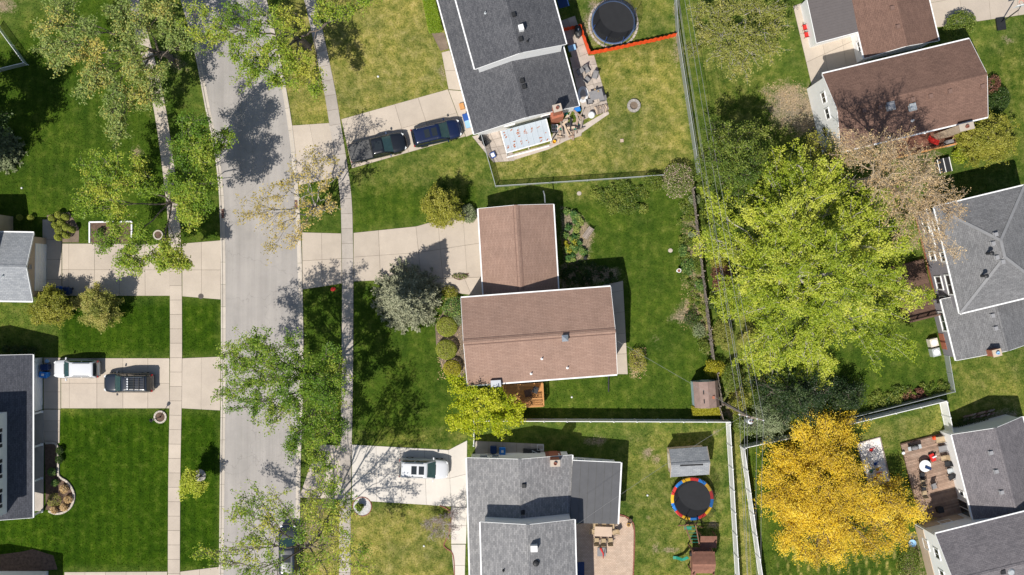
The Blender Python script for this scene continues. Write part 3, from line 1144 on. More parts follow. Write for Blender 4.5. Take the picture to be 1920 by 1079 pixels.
# --- silver roofed garage house, left
h = thing('house', P(20, 500), 'tan house with silver grey shingle roof and white garage door at the left edge', 'house', 'houses of the street')
k = gable(h, (61, 565), (63, 437), 11, 2.9, 4.25, 'roof_silver', 'tan_wall')
panel_door(h, wall_pt(k, 0, .5, 1.15), 4.6, 2.25, 'white_trim', 4, 5)
window(h, wall_pt(k, 0, .5, 3.2), .5, .5, 'tan_wall', 'vent_grey', 0, 'gable_vent', .05)
roof_pipe(h, k, 6, 518)
MB().lathe([(.3, 2.0), (.3, 2.1)], P(-10, 440), 8).build('downspout', 'white_trim', h)
kk = gable(h, (-5, 560), (-5, 395), 8, 3.2, 4.6, 'roof_silver', 'tan_wall')

# --- dark roofed house, top centre
h = thing('house', P(960, 90), 'white house with two level charcoal shingle roof and brick chimney at the top', 'house', 'houses of the street')
k = gable(h, (889, 251), (1086, 200), 20, 3.0, 4.7, 'roof_dark', 'white_wall', ang=15.2)
ku = gable(h, (891, 131), (1061, 82), 14, 5.7, 7.2, 'roof_dark', 'white_wall', ang=15.4, og=.04, foot=False)
for px, py in ((979, 152), (983, 163)):
    roof_vent(h, k, px, py)
for px, py in ((963, 28), (976, 74)):
    roof_vent(h, ku, px, py)
roof_pipe(h, ku, 910, 25)
roof_pipe(h, ku, 989, 78, 'black_plastic')
p = on_roof(ku, 977, 55)
MB().box(p + np.array((0, 0, .3)), (.45, .5, .8), R(15)).build('chimney', 'white_trim', h)
c = chimney(h, 1045, 203, 5.4, .75, .62, R(15), 'brick_red', 'concrete')
b = P(1042, 226)
MB().box((b[0], b[1], 1.6), (1.15, .62, 3.2), R(15)).build('chimney_breast', 'brick_red', c)
window(h, wall_pt(k, 0, .33, 1.9), 1.0, .35, 'white_trim', 'glass', 0)
window(h, wall_pt(k, 0, .72, 1.6), 1.2, 1.0, 'white_trim', 'glass', 1)
MB().box((P(1050, 8)[0], P(1050, 8)[1], 2.6), (1.0, 2.2, .12), R(15)).build('bay_roof', 'blue_dark', h)
# rusty awning, supports and shaded sitting space under it
aw = thing('patio_awning', P(988, 268), 'flat pale metal patio awning streaked with rust', 'awning')
q = [P(939, 246, 2.5), P(1024, 223, 2.5), P(1034, 263, 2.35), P(950, 287, 2.35)]
pan = MB().slab([q[3], q[2], q[1], q[0]], .07).build('roof_panel', 'awning', aw)
mb = MB()
for a, b in ((q[3], q[2]), (q[0], q[3]), (q[2], q[1])):
    mb.beam(a + (0, 0, -.08), b + (0, 0, -.08), .09, .22)
mb.build('edge_beam', 'white_trim', aw)
for i in range(1, 8):
    t = i / 8
    MB().beam(q[0] * (1 - t) + q[1] * t + (0, 0, .015), q[3] * (1 - t) + q[2] * t + (0, 0, .015), .05, .03).build('seam', 'awning', pan)
for a in (q[2], q[3], (q[2] + q[3]) / 2):
    MB().beam((a[0], a[1] + .12, 0), (a[0], a[1] + .12, a[2] - .19), .09, .09).build('post', 'white_trim', aw)
rr_ = random.Random(5)
for i in range(34):
    u_ = (rr_.randint(0, 6) + .5 + rr_.uniform(-.1, .1)) / 7; v_ = rr_.uniform(.06, .94)
    c = (q[0] * (1 - u_) + q[1] * u_) * (1 - v_) + (q[3] * (1 - u_) + q[2] * u_) * v_ + np.array((0, 0, .006))
    L_ = rr_.uniform(.08, .28); a_ = R(rr_.uniform(10, 70)); w_ = rr_.uniform(.03, .07)
    pts = []
    for j in range(10):
        t = 2 * math.pi * j / 10
        x, y = L_ * math.cos(t) * rr_.uniform(.6, 1.1), w_ * math.sin(t) * rr_.uniform(.6, 1.4)
        pts.append((c[0] + x * math.cos(a_) - y * math.sin(a_), c[1] + x * math.sin(a_) + y * math.cos(a_), c[2] - (c[1] * 0)))
    dz = (q[3][2] - q[0][2])
    MB().add(pts, [list(range(10))]).build('rust_patch', 'rust', pan)
mb = MB()
mb.beam(P(950, 296), P(1030, 274), .12, .25)
mb.build('base_rail', 'white_trim', aw)

# --- brown roofed house, centre
h = thing('house', P(1010, 620), 'house with two brown shingle gable roofs in the centre', 'house', 'houses of the street')
kg = gable(h, (1037, 383), (897, 392), 8.6, 2.8, 4.25, 'roof_brown', 'cream_wall', ang=183.4, trim='white_trim')
km = gable(h, (1157, 702), (1145, 538), 14.0, 5.2, 6.45, 'roof_brown', 'cream_wall', ang=94.3)
for kk_ in (kg, km):
    R0_ = kk_.A + kk_.u * kk_.W / 2; R0_[2] = kk_.zr
    for s_ in (-1, 1):
        o_ = kk_.u * s_ * .27 + np.array((0, 0, -.27 * (kk_.zr - kk_.ze) / (kk_.W / 2) + .02))
        MB().beam(R0_ + o_, R0_ + o_ + kk_.n * kk_.L, .05, .05).build('ridge_vent', 'vent_brown', h)
panel_door(h, wall_pt(kg, 1, .45, 1.1), 4.8, 2.2, 'white_trim', 4, 5)
p = on_roof(km, 1059, 634)
mb = MB().box(p + np.array((0, 0, .25)), (.5, .5, .5), R(4)).lathe([(.42, .5), (.02, .72)], p, 4, rz=R(49))
mb.build('roof_ventilator', 'silver_metal', h)
for px, py in ((1016, 673), (1064, 690), (996, 701)):
    roof_pipe(h, km, px, py, 'white_trim')
MB().tube([P(1022, 381, 2.8), P(1021, 366, 2.6), P(1019, 359, 3.2)], .06).build('flue_pipe', 'silver_metal', h)
window(h, wall_pt(km, 0, .3, 3.9), 1.2, 1.1)
window(h, wall_pt(km, 0, .7, 3.9), 1.2, 1.1)
window(h, wall_pt(km, 2, .3, 3.9), 1.6, 1.2)
for t_, z_, w_ in ((.12, 3.9, 1.2), (.36, 3.9, 1.6), (.36, 1.3, 1.2), (.88, 3.9, 1.2)):
    window(h, wall_pt(km, 3, t_, z_), w_, 1.1)
window(h, wall_pt(km, 3, .66, 1.85), 1.7, 2.0, name='patio_door')
MB().beam(P(1141, 704, .15), P(1141, 735, .15), .10, .10).build('downspout', 'dark_metal', h)
p = P(930, 718, 4.9)
MB().box((p[0], p[1], 3.1), (1.0, .7, 4.6), R(4)).build('chimney', 'brick_brown', h)
MB().box((p[0], p[1], 5.55), (.95, .62, .35), R(4)).build('chimney_cap', 'silver_metal', h)

# --- grey roofed house, bottom centre
h = thing('house', P(985, 930), 'white house with two level grey shingle roof and flat rear wing at the bottom', 'house', 'houses of the street')
k = gable(h, (1072.5, 860), (875.5, 852.5), 17, 3.0, 4.55, 'roof_grey', 'white_wall', ang=181.5)
ku = gable(h, (1077, 981), (901, 973), 11, 5.7, 7.2, 'roof_grey', 'white_wall', ang=181.5, og=.04, foot=False)
q = [P(1074, 864, 3.25), P(1164, 868, 2.95), P(1158, 983, 2.95), P(1069, 981, 3.25)]
MB().slab([q[1], q[0], q[3], q[2]], .18).build('wing_roof', 'roof_felt', h)
for i in range(1, 6):
    t = i / 6
    a, b = q[0] * (1 - t) + q[1] * t, q[3] * (1 - t) + q[2] * t
    MB().beam(a + (0, 0, .006), b + (0, 0, .006), .05, .012).build('roof_seam', 'tar', h)
g = [q[0][:2] + (0, -.2), q[1][:2] + (-.35, -.25), q[2][:2] + (-.35, .25), q[3][:2] + (0, .2)]
MB().prism(g, 0, 2.8).build('wing_wall', 'white_wall', h)
HARD.append(g)
MB().beam(q[1] + (.07, 0, -.06), q[2] + (.07, 0, -.06), .14, .12).build('gutter', 'white_trim', h)
MB().beam(q[0] + (0, .03, -.06), q[1] + (0, .03, -.06), .06, .16).build('fascia', 'white_trim', h)
for i, t in enumerate((.2, .38, .62, .8)):
    p = np.append(g[0] * (1 - t) + g[1] * t, 1.9)
    window(h, (p, np.array((.03, 1.0, 0))), .75, 1.1, bars=0)
for t in (.13, .75, .87):
    window(h, wall_pt(k, 0, t, 1.9), .75, 1.0, bars=0)
c = chimney(h, 1041, 869, 5.2, .85, .55, R(1.5), 'brick_red', 'concrete')
b = P(1036, 848.5)
MB().box((b[0], b[1] - .2, 1.5), (1.5, .6, 3.0), R(1.5)).build('chimney_breast', 'brick_brown', c)
for px, py in ((982, 911),):
    roof_vent(h, k, px, py)
p = on_roof(ku, 1001, 1026)
MB().box(p + np.array((0, 0, .3)), (.62, .55, .8), R(1.5)).build('chimney', 'white_trim', h)
MB().lathe([(.30, 0), (.30, .12), (.22, .25), (.05, .30)], on_roof(ku, 1005, 1056), 12).build('attic_fan', 'black_plastic', h)
roof_pipe(h, ku, 944, 1070, 'black_plastic')
roof_vent(h, k, 980, 961)
MB().box((P(1084, 1065)[0], P(1084, 1065)[1], 2.2), (.9, 2.4, .1)).build('bay_roof', 'blue_dark', h)
MB().box((P(1062, 862)[0] - .3, P(1062, 862)[1] + .3, 1.2), (.7, .35, .9)).build('meter_box', 'galvanised', h)

# --- rust brown roofed house, top right
h = thing('house', P(1690, 170), 'white house with long rust brown shingle roof at the upper right', 'house', 'houses behind')
k = gable(h, (1853, 219), (1817, 73.5), 14.1, 5.2, 6.8, 'roof_rust', 'white_wall', ang=103.4, og=.06)
kg = gable(h, (1621, 110), (1760, 76), 10, 2.9, 4.3, 'roof_rust', 'white_wall', ang=13.4)
for px, py in ((1841, 163), (1780, 172), (1744, 181), (1710, 187), (1649, 202), (1619, 208)):
    roof_vent(h, k, px, py, 'vent_brown', .36)
roof_vent(h, k, 1669, 199, 'vent_grey', .7, .2)
roof_vent(h, k, 1710, 201, 'galvanised', .6, .2)
for px, py in ((1710, 227), (1734, 249), (1667, 259)):
    roof_pipe(h, k, px, py, 'white_trim')
for px, py in ((1672, 16), (1683, 51)):
    roof_vent(h, kg, px, py, 'vent_brown', .36)
chimney(h, 1812, 238, 5.9, 1.3, .6, R(13), 'tan_wall', 'concrete')
window(h, wall_pt(k, 2, .30, 2.2), 1.0, 1.1)
window(h, wall_pt(k, 2, .52, 4.0), 1.0, 1.1)
window(h, wall_pt(k, 2, .75, 4.0), 1.0, 1.1)
window(h, wall_pt(kg, 3, .13, 1.6), 1.0, .9)
q = [P(1513, -3, 2.75), P(1593, -22, 2.95), P(1609, 60, 2.95), P(1531, 81, 2.75)]
sr = MB().slab([q[0], q[3], q[2], q[1]], .14).build('porch_roof', 'roof_metal', h)
for i in range(1, 16):
    t = i / 16
    MB().beam(q[0] * (1 - t) + q[3] * t + (0, 0, .012), q[1] * (1 - t) + q[2] * t + (0, 0, .012), .035, .024).build('roof_rib', 'roof_metal', sr)
g = [q[0][:2] + (.15, .1), q[3][:2] + (.2, .2), q[2][:2] + (.3, .3), q[1][:2] + (.3, 0)]
MB().prism(g, 0, 2.6).build('porch_wall', 'white_wall', h)
HARD.append(g)
MB().beam(q[3] + (0, -.03, -.10), q[2] + (0, -.03, -.10), .06, .26).beam(q[0] + (-.03, 0, -.10), q[3] + (-.03, 0, -.10), .06, .22).build('fascia', 'white_trim', h)

# --- slate hip roofed house, right
h = thing('house', P(1840, 520), 'two storey grey sided house with slate grey hip roof at the right', 'house', 'houses behind')
ze, zr = 5.6, 7.5
nw, sw = P(1752, 389, ze), P(1800, 588, ze)
v = (sw - nw); Lns = np.linalg.norm(v); v /= Lns
ang = math.atan2(-v[1], -v[0])            # direction north
n_ = -v
e_ = np.array((n_[1], -n_[0], 0))
W_ = 8.6
ne, se = nw + e_ * W_, sw + e_ * W_
p1 = nw + e_ * W_ / 2 + v * (W_ / 2); p1[2] = zr
p2 = sw + e_ * W_ / 2 - v * (W_ / 2); p2[2] = zr


def tri_slab(pts, m, root, th=.16):
    pts = [np.array(p, float) for p in pts]
    a = pts[0]; u = (pts[1] - a) / np.linalg.norm(pts[1] - a)
    nn = np.cross(pts[1] - a, pts[-1] - a); nn /= np.linalg.norm(nn)
    vv = np.cross(nn, u)
    uv = [(float((p - a) @ u), float((p - a) @ vv)) for p in pts]
    n = len(pts)
    lo = [p - np.array((0, 0, th)) for p in pts]
    top = list(range(n))
    fs = [top, [n + i for i in range(n - 1, -1, -1)]] + [[i, n + i, n + (i + 1) % n, (i + 1) % n] for i in range(n)]
    return MB().add(pts + lo, fs, {0: uv}).build('roof_slope', m, root)


tri_slab([nw, sw, p2, p1], 'roof_slate', h)
tri_slab([sw, se, p2], 'roof_slate', h)
tri_slab([se, ne, p1, p2], 'roof_slate', h)
tri_slab([ne, nw, p1], 'roof_slate', h)
for a, b in ((nw, p1), (sw, p2), (ne, p1), (se, p2), (p1, p2)):
    MB().beam(a + (0, 0, .012), b + (0, 0, .012), .26, .05).build('hip_cap', 'cap_slate', h)
for a, b in ((nw, sw), (sw, se), (se, ne), (ne, nw)):
    d = (b - a) / np.linalg.norm(b - a); o = np.array((d[1], -d[0], 0)) * .065
    if (a + b)[0] * o[0] + 0 != 0 and np.dot(o, (a + b) / 2 - (p1 + p2) / 2) < 0:
        o = -o
    MB().beam(a + o + (0, 0, -.075), b + o + (0, 0, -.075), .125, .11).build('gutter', 'white_trim', h)
oh = .4
w4 = [nw + e_ * oh + v * oh, sw + e_ * oh - v * oh, se - e_ * oh - v * oh, ne - e_ * oh + v * oh]
MB().prism([p[:2] for p in w4], .45, ze - .17).build('wall', 'grey_wall', h)
MB().prism([p[:2] + d for p, d in zip(w4, ((.01, .0), (.01, .0), (0, 0), (0, 0)))], 0, .45).build('brick_base', 'brick_red', h)
HARD.append([p[:2] for p in w4])


def hipwall(t, z):
    p = w4[0] * (1 - t) + w4[1] * t
    return np.array((p[0], p[1], z)), -e_


for t, z, w, hh in ((.45, 1.9, .9, 1.1), (.47, 4.1, .9, 1.0), (.74, 1.9, 1.3, 1.3), (.76, 4.1, 1.9, 1.3), (.14, 2.0, 1.2, 1.2), (.14, 4.2, 1.0, 1.0), (.93, 1.9, .9, 1.2)):
    window(h, hipwall(t, z), w, hh, fw=.12)
p, d = hipwall(.30, 3.0)
MB().beam(p + d * .05 - v * 3.2, p + d * .05 + v * .6, .10, .16).build('trim_band', 'white_trim', h)
roof_k = Block(); roof_k.ze = ze


def on_hip(px, py):
    z = zr - .4
    for _ in range(6):
        p = P(px, py, z)
        dx = (p - nw) @ e_; dy = (p - nw) @ v
        z = ze + (zr - ze) * min(dx, W_ - dx, dy, Lns - dy) / (W_ / 2)
    return P(px, py, z)


for px, py in ((1866, 440), (1861, 457), (1868, 483), (1879, 491)):
    p = on_hip(px, py)
    MB().box(p + (0, 0, .02), (.45, .45, .1), R(14)).box(p + (0, 0, .16), (.34, .34, .16), R(14)).build('roof_vent', 'vent_grey', h)
for px, py in ((1850, 476), (1840, 518)):
    p = on_hip(px, py)
    MB().lathe([(.12, 0), (.12, .9), (.2, .92), (.2, 1.05), (.05, 1.12)], p, 10).build('flue', 'dark_metal', h)
kl = gable(h, (1793, 676), (1956, 636), 6.0, 3.3, 4.9, 'roof_slate', 'grey_wall', ang=14)
for px, py in ((1860, 592), (1866, 616)):
    roof_vent(h, kl, px, py, 'vent_grey', .34)
chimney(h, 1869, 662, 5.4, .75, .6, R(14), 'brick_red', 'tan_wall', flue='blue_pale')
window(h, wall_pt(kl, 3, .62, 1.9), 1.9, 1.2, fw=.14)
for t in (.2, .32):
    p, d = wall_pt(kl, 3, t, .55)
    MB().beam(p + d * .02 - kl.n * .45, p + d * .02 + kl.n * .45, .03, 1.1).build('brick_panel', 'brick_red', h)
p, d = wall_pt(kl, 3, .96, 2.0)
MB().box(p + d * .10, (.2, .2, .35)).build('wall_lamp', 'dark_metal', h)

# --- plum roofed house, bottom right
h = thing('house', P(1850, 920), 'white house with plum grey shingle roof and rear deck at the lower right', 'house', 'houses behind')
k = gable(h, (1917, 781), (1785, 816), 8.4, 3.0, 4.6, 'roof_plum', 'white_wall', ang=194.3, oh=.12)
k2 = gable(h, (1744, 1005), (1803, 1155), 14, 5.2, 6.8, 'roof_plum', 'white_wall', ang=-76)
for px, py in ((1857, 849), (1867, 884), (1877, 923)):
    roof_vent(h, k, px, py, 'vent_grey', .34)
MB().lathe([(.32, 0), (.32, .14), (.2, .28)], on_roof(k2, 1895, 1072), 12).build('attic_fan', 'galvanised', h)
roof_vent(h, k2, 1880, 1072, 'dark_metal', .36)
window(h, wall_pt(k, 1, .74, 1.6), .5, .9, bars=0)
window(h, wall_pt(k, 1, .93, 1.25), 1.6, 2.1, 'white_trim', 'glass', 1, 'patio_door')
window(h, wall_pt(k2, 0, .22, 1.8), 1.0, 1.1)
window(h, wall_pt(k2, 0, .26, 4.0), 1.0, 1.1)
window(h, wall_pt(k2, 0, .55, 4.0), 1.0, 1.1)
for t in (.16, .27):
    window(h, wall_pt(k2, 3, t, 4.4), .8, .45, bars=1)
window(h, wall_pt(k2, 3, .17, 1.7), 1.1, .9)
for s_, t0, t1 in ((0, .02, .98), (3, .02, .30)):
    a, d = wall_pt(k2, s_, t0, 1.0); b, d = wall_pt(k2, s_, t1, 1.0)
    MB().beam(a + d * .03, b + d * .03, .05, 1.9).build('tan_panel', 'tan_wall', h)


# ------------------------------------------------------------------ decks
def deck(root, sw_px, ang, W, D, z, m, board=.145, along='x', rails=(), lattice=(), railm=None):
    """boards one by one; sw corner, width along ang, depth to its left"""
    o = P(*sw_px, z)
    u = np.array((math.cos(R(ang)), math.sin(R(ang)), 0)); n = np.array((-u[1], u[0], 0))
    me = unit_box('board', m)
    nb = int((D if along == 'x' else W) / board)
    for i in range(nb):
        if along == 'x':
            c = o + u * W / 2 + n * board * (i + .5); L = W
        else:
            c = o + n * D / 2 + u * board * (i + .5); L = D
        piece('board', me, c + (0, 0, -.02), R(ang) if along == 'x' else R(ang + 90), root, (L + random.uniform(-.02, .02), board - .012, .04))
    MB().prism([(o + u * .04 + n * .04)[:2], (o + u * (W - .04) + n * .04)[:2], (o + u * (W - .04) + n * (D - .04))[:2], (o + u * .04 + n * (D - .04))[:2]], 0, z - .05).build('frame', 'wood_brown', root)
    HARD.append([o[:2], (o + u * W)[:2], (o + u * W + n * D)[:2], (o + n * D)[:2]])
    cr = [o, o + u * W, o + u * W + n * D, o + n * D]
    for s in rails:
        a, b = cr[s], cr[(s + 1) % 4]
        L = np.linalg.norm(b - a); d = (b - a) / L
        rm = railm or m
        MB().beam(a + (0, 0, .92), b + (0, 0, .92), .14, .04).build('rail', rm, root)
        MB().beam(a + (0, 0, .12), b + (0, 0, .12), .06, .04).build('rail', rm, root)
        for j in range(int(L / 1.4) + 2):
            p = a + d * min(L, j * L / (int(L / 1.4) + 1))
            MB().beam(p + (0, 0, -.05), p + (0, 0, .9), .09, .09).build('post', rm, root)
        mb = MB()
        for j in range(int(L / .13)):
            p = a + d * (.06 + j * .13)
            mb.beam(p + (0, 0, .13), p + (0, 0, .9), .035, .035)
        oo = mb.build('baluster', rm, root)
        oo['kind'] = 'stuff'
    return u, n, o


d = thing('deck', P(1740, 900), 'brown weathered plank deck crowded with chairs at the lower right', 'deck')
deck(d, (1727, 982), 14.3, 4.45, 8.1, .35, 'wood_deck')
d = thing('deck', P(985, 740), 'small orange cedar deck behind the brown roofed house', 'deck')
u, n, o = deck(d, (944, 763), 2.5, 3.9, 2.2, .8, 'wood_cedar', rails=(1, 0))
mb = MB()
for i in range(12):
    a = o + u * (2.1 + i * .14) + (0, 0, .95)
    mb.beam(a + n * .08, a + n * .72 + u * .1, .03, .03).beam(a + n * .72, a + n * .08 + u * .1, .03, .03)
oo = mb.build('lattice', 'wood_cedar', d)
oo['kind'] = 'stuff'
MB().beam(o + u * 2.0 + n * .76 + (0, 0, .95), o + u * 3.85 + n * .76 + (0, 0, .95), .08, .05).build('lattice_rail', 'wood_cedar', d)
d = thing('deck', P(1720, 540), 'dark brown deck with railing half hidden by the big maple', 'deck')
deck(d, (1698, 604), 14, 3.2, 5.6, .7, 'wood_brown', rails=(0,))
d = thing('deck', P(1750, 260), 'red brown deck behind the upper right house', 'deck')
deck(d, (1670, 300), 13.4, 7.2, 1.9, .5, 'wood_red', rails=(0, 1), railm='wood_cedar')

# ------------------------------------------------------------------ trees and shrubs
def tubes_np(paths, n_default=5):
    """many tapered branches -> one quad mesh (verts, faces)"""
    V, Fc = [], []
    base = 0
    for pts, r0, r1, n in paths:
        pts = np.asarray(pts, float)
        k = len(pts)
        d = np.gradient(pts, axis=0)
        d /= np.linalg.norm(d, axis=1, keepdims=True) + 1e-9
        a = np.where(np.abs(d[:, 2:3]) < .9, np.array([[0, 0, 1.0]]), np.array([[1.0, 0, 0]]))
        u = np.cross(d, a); u /= np.linalg.norm(u, axis=1, keepdims=True) + 1e-9
        w = np.cross(d, u)
        r = np.linspace(r0, r1, k)[:, None, None]
        t = np.arange(n) * 2 * np.pi / n
        ring = pts[:, None, :] + r * (np.cos(t)[None, :, None] * u[:, None, :] + np.sin(t)[None, :, None] * w[:, None, :])
        V.append(ring.reshape(-1, 3))
        i, j = np.meshgrid(np.arange(k - 1), np.arange(n), indexing='ij')
        q = np.stack([i * n + j, i * n + (j + 1) % n, (i + 1) * n + (j + 1) % n, (i + 1) * n + j], -1).reshape(-1, 4) + base
        Fc.append(q)
        base += k * n
    return np.concatenate(V), np.concatenate(Fc)


def bez(a, b, bulge, rng, k=5, wob=.0):
    t = np.linspace(0, 1, k)[:, None]
    m = (a + b) / 2 + bulge
    p = (1 - t) ** 2 * a + 2 * t * (1 - t) * m + t ** 2 * b
    if wob:
        w = rng.normal(0, wob, p.shape)
        w[0] = 0; w[-1] = 0
        p = p + w
    return p


def leaf_quads(pos, size, rng, up=.8, aspect=.55, tint=None, along=None):
    N = len(pos)
    nrm = rng.normal(0, 1, (N, 3)); nrm /= np.linalg.norm(nrm, axis=1, keepdims=True)
    nrm[:, 2] = np.abs(nrm[:, 2]) + up
    nrm /= np.linalg.norm(nrm, axis=1, keepdims=True)
    t = rng.normal(0, 1, (N, 3)) if along is None else along + rng.normal(0, .3, (N, 3))
    t -= (t * nrm).sum(1, keepdims=True) * nrm
    t /= np.linalg.norm(t, axis=1, keepdims=True) + 1e-9
    b = np.cross(nrm, t)
    s = size * rng.uniform(.65, 1.3, (N, 1))
    a_, b_ = t * s * .5, b * s * .5 * aspect
    droop = nrm * s * .10
    V = np.stack([pos + a_ - droop, pos + b_ + droop * .5 - a_ * .15, pos - a_ - droop, pos - b_ + droop * .5 - a_ * .15], 1).reshape(-1, 3)
    Fc = np.arange(N * 4).reshape(-1, 4)
    tv = rng.uniform(0, 1, N) if tint is None else tint
    return V, Fc, np.repeat(np.clip(tv, 0, 1), 4)


def tree(label, base, clumps, leafm, seed=0, name='tree', cat='tree', barkm='bark', r0=.22, fork=2.6, subs=7, twigs=6, nl=5, leaf=.16, spread=.16, twig_len=.45, show_twigs=True, flat=.55, group=None, tint_sd=.22, limbs=None, lean=.22, upright=.7):
    """a tree from its real crown: each clump (px, py, height, radius) is reached by a limb, branches, twigs and leaves"""
    rng = np.random.default_rng(seed + 101)
    B = P(*base)
    C = np.array([P(c[0], c[1], c[2]) for c in clumps])
    rad = np.array([c[3] for c in clumps])
    cen = C.mean(0)
    fk = B + (cen - B) * lean
    fk[2] = fork
    root = thing(name, B, label, cat, group)
    paths = [(bez(B, fk, np.array((rng.normal(0, .12), rng.normal(0, .12), 0)), rng, 5, .03), r0 * 1.15, r0 * .8, 9)]
    # flare at the foot
    for a in np.arange(5) * 1.257 + rng.uniform(0, 1):
        paths.append((np.array([B + (math.cos(a) * r0 * 1.9, math.sin(a) * r0 * 1.9, .0), B + (math.cos(a) * r0 * .9, math.sin(a) * r0 * .9, .18), B + (0, 0, .6)]), r0 * .25, r0 * .5, 5))
    nlimb = limbs or max(3, min(7, int(len(C) / 2.4)))
    ang = np.arctan2(C[:, 1] - fk[1], C[:, 0] - fk[0])
    order = np.argsort(ang)
    groups = np.array_split(np.roll(order, rng.integers(0, len(order))), nlimb)
    tw, tg = [], []
    for g in groups:
        if len(g) == 0:
            continue
        gc = C[g].mean(0)
        end = fk + (gc - fk) * .62
        end[2] = fk[2] + (gc[2] - fk[2]) * .72
        lp = bez(fk - (0, 0, rng.uniform(0, .4)), end, np.array((0, 0, rng.uniform(.1, .6))), rng, 6, .10)
        paths.append((lp, r0 * .42, r0 * .19, 7))
        for ci in g:
            s = lp[rng.integers(3, 6)]
            cp = bez(s, C[ci] - (0, 0, rad[ci] * .15), np.array((0, 0, rng.uniform(-.1, .4))), rng, 6, .12)
            paths.append((cp, r0 * .18, .022, 5))
            cl_t = rng.normal(.45, tint_sd)
            for k in range(int(subs)):
                d = rng.normal(0, 1, 3); d /= np.linalg.norm(d)
                e = C[ci] + d * rad[ci] * np.array((1, 1, flat)) * rng.uniform(.4, 1.22)
                if k % 4 == 3:
                    e = cp[rng.integers(2, 6)] + d * rad[ci] * .75
                st = cp[rng.integers(2, 6)]
                sp = bez(st, e, rng.normal(0, .12, 3) * rad[ci] * .5, rng, 4, .04)
                paths.append((sp, .024, .010, 4))
                t = rng.uniform(.3, 1.05, int(twigs))
                ii = np.clip(t * 3, 0, 2.999)
                i0 = ii.astype(int); fr = (ii - i0)[:, None]
                s0 = sp[i0] * (1 - fr) + sp[i0 + 1] * fr
                dd = rng.normal(0, 1, (int(twigs), 3)) + (e - st) / (np.linalg.norm(e - st) + 1e-6) * .7
                dd /= np.linalg.norm(dd, axis=1, keepdims=True)
                dd[:, 2] *= .6
                e0 = s0 + dd * twig_len * rng.uniform(.5, 1.3, (int(twigs), 1))
                if show_twigs:
                    for a, b in zip(s0, e0):
                        paths.append((np.array([a, (a + b) / 2 + (0, 0, .02), b]), .012, .006, 3))
                tw.append(np.concatenate([e0, (s0 + e0) / 2])); tg.append(np.full(2 * int(twigs), cl_t))
    V, Fc = tubes_np(paths)
    bulk_mesh('trunk', V, Fc, barkm, root, None, True)
    tw = np.concatenate(tw); tg = np.concatenate(tg)
    pos = np.repeat(tw, nl, 0) + rng.normal(0, spread, (len(tw) * nl, 3)) * (1, 1, .7)
    tt = np.repeat(tg, nl) + rng.normal(0, .2, len(pos))
    pos[:, 2] = np.maximum(pos[:, 2], .15)
    V, Fc, T = leaf_quads(pos, leaf, rng, upright, .6, tt)
    bulk_mesh('crown', V, Fc, leafm, root, {'tint': T})
    return root


def dome(px, py, rx, ry, z0, z1, n, r, seed=0, jag=.15):
    """clump list spread over an uneven dome"""
    rng = random.Random(seed)
    out = []
    ph = [rng.uniform(0, 6.28) for _ in range(3)]
    for i in range(n):
        a = i * 2.39996 + rng.uniform(-.25, .25)
        q = math.sqrt((i + .5) / n)
        e = 1 + jag * (math.sin(3 * a + ph[0]) * .5 + math.sin(5 * a + ph[1]) * .5 + math.sin(2 * a + ph[2]) * .4)
        out.append((px + rx * q * e * math.cos(a), py + ry * q * e * math.sin(a), z1 - (z1 - z0) * q ** 2.2 + rng.uniform(-.5, .5), r * rng.uniform(.8, 1.2)))
    return out


def shrub(label, px, py, rx, ry, h, leafm, n=1500, leaf=.12, seed=0, name='shrub', cat='shrub', bumpy=.18, shell=.35, group=None, stems=7, tint_sd=.25, z0=.05, barkm='bark', flat_top=None, clumpy=0):
    """bush: stems from the ground, leaves through the outer part of an uneven dome (rx, ry in pixels at mid height)"""
    rng = np.random.default_rng(seed + 500)
    B = P(px, py, h * .5)
    B[2] = 0
    root = thing(name, B, label, cat, group)
    ax, ay = rx / 19.3, ry / 19.3
    d = rng.normal(0, 1, (n, 3)); d /= np.linalg.norm(d, axis=1, keepdims=True)
    d[:, 2] = np.where(d[:, 2] < -.35, -d[:, 2], d[:, 2])
    f = np.zeros(n)
    for k in range(9):
        v = rng.normal(0, 1, 3); v /= np.linalg.norm(v)
        f += np.maximum(0, d @ v - .45) * rng.uniform(-1, 1.4)
    e = 1 + bumpy * np.clip(f * 1.6, -1, 1)
    q = (1 - shell * rng.uniform(0, 1, n) ** 1.6) * e
    if clumpy:
        cd = rng.normal(0, 1, (clumpy, 3)); cd /= np.linalg.norm(cd, axis=1, keepdims=True)
        cd[:, 2] = np.abs(cd[:, 2])
        near = (d @ cd.T).max(1)
        q *= 1 - .45 * np.clip((.95 - near) / .22, 0, 1)
    pos = B + d * q[:, None] * (ax, ay, h * .5) + (0, 0, h * .5)
    pos[:, 2] = np.clip(pos[:, 2], z0, flat_top or 99)
    V, Fc, T = leaf_quads(pos, leaf, rng, .45, .6, rng.normal(.45, tint_sd, n) + f * .12)
    paths = []
    for k in range(stems):
        t = rng.integers(0, n)
        e_ = B + (pos[t] - B) * .88
        paths.append((bez(B + rng.normal(0, .06, 3) * (1, 1, 0), e_, np.array((0, 0, .15 * h)), rng, 4, .03), .035, .012, 4))
    Vt, Ft = tubes_np(paths)
    bulk_mesh('stems', Vt, Ft, barkm, root)
    bulk_mesh('foliage', V, Fc, leafm, root, {'tint': T})
    return root


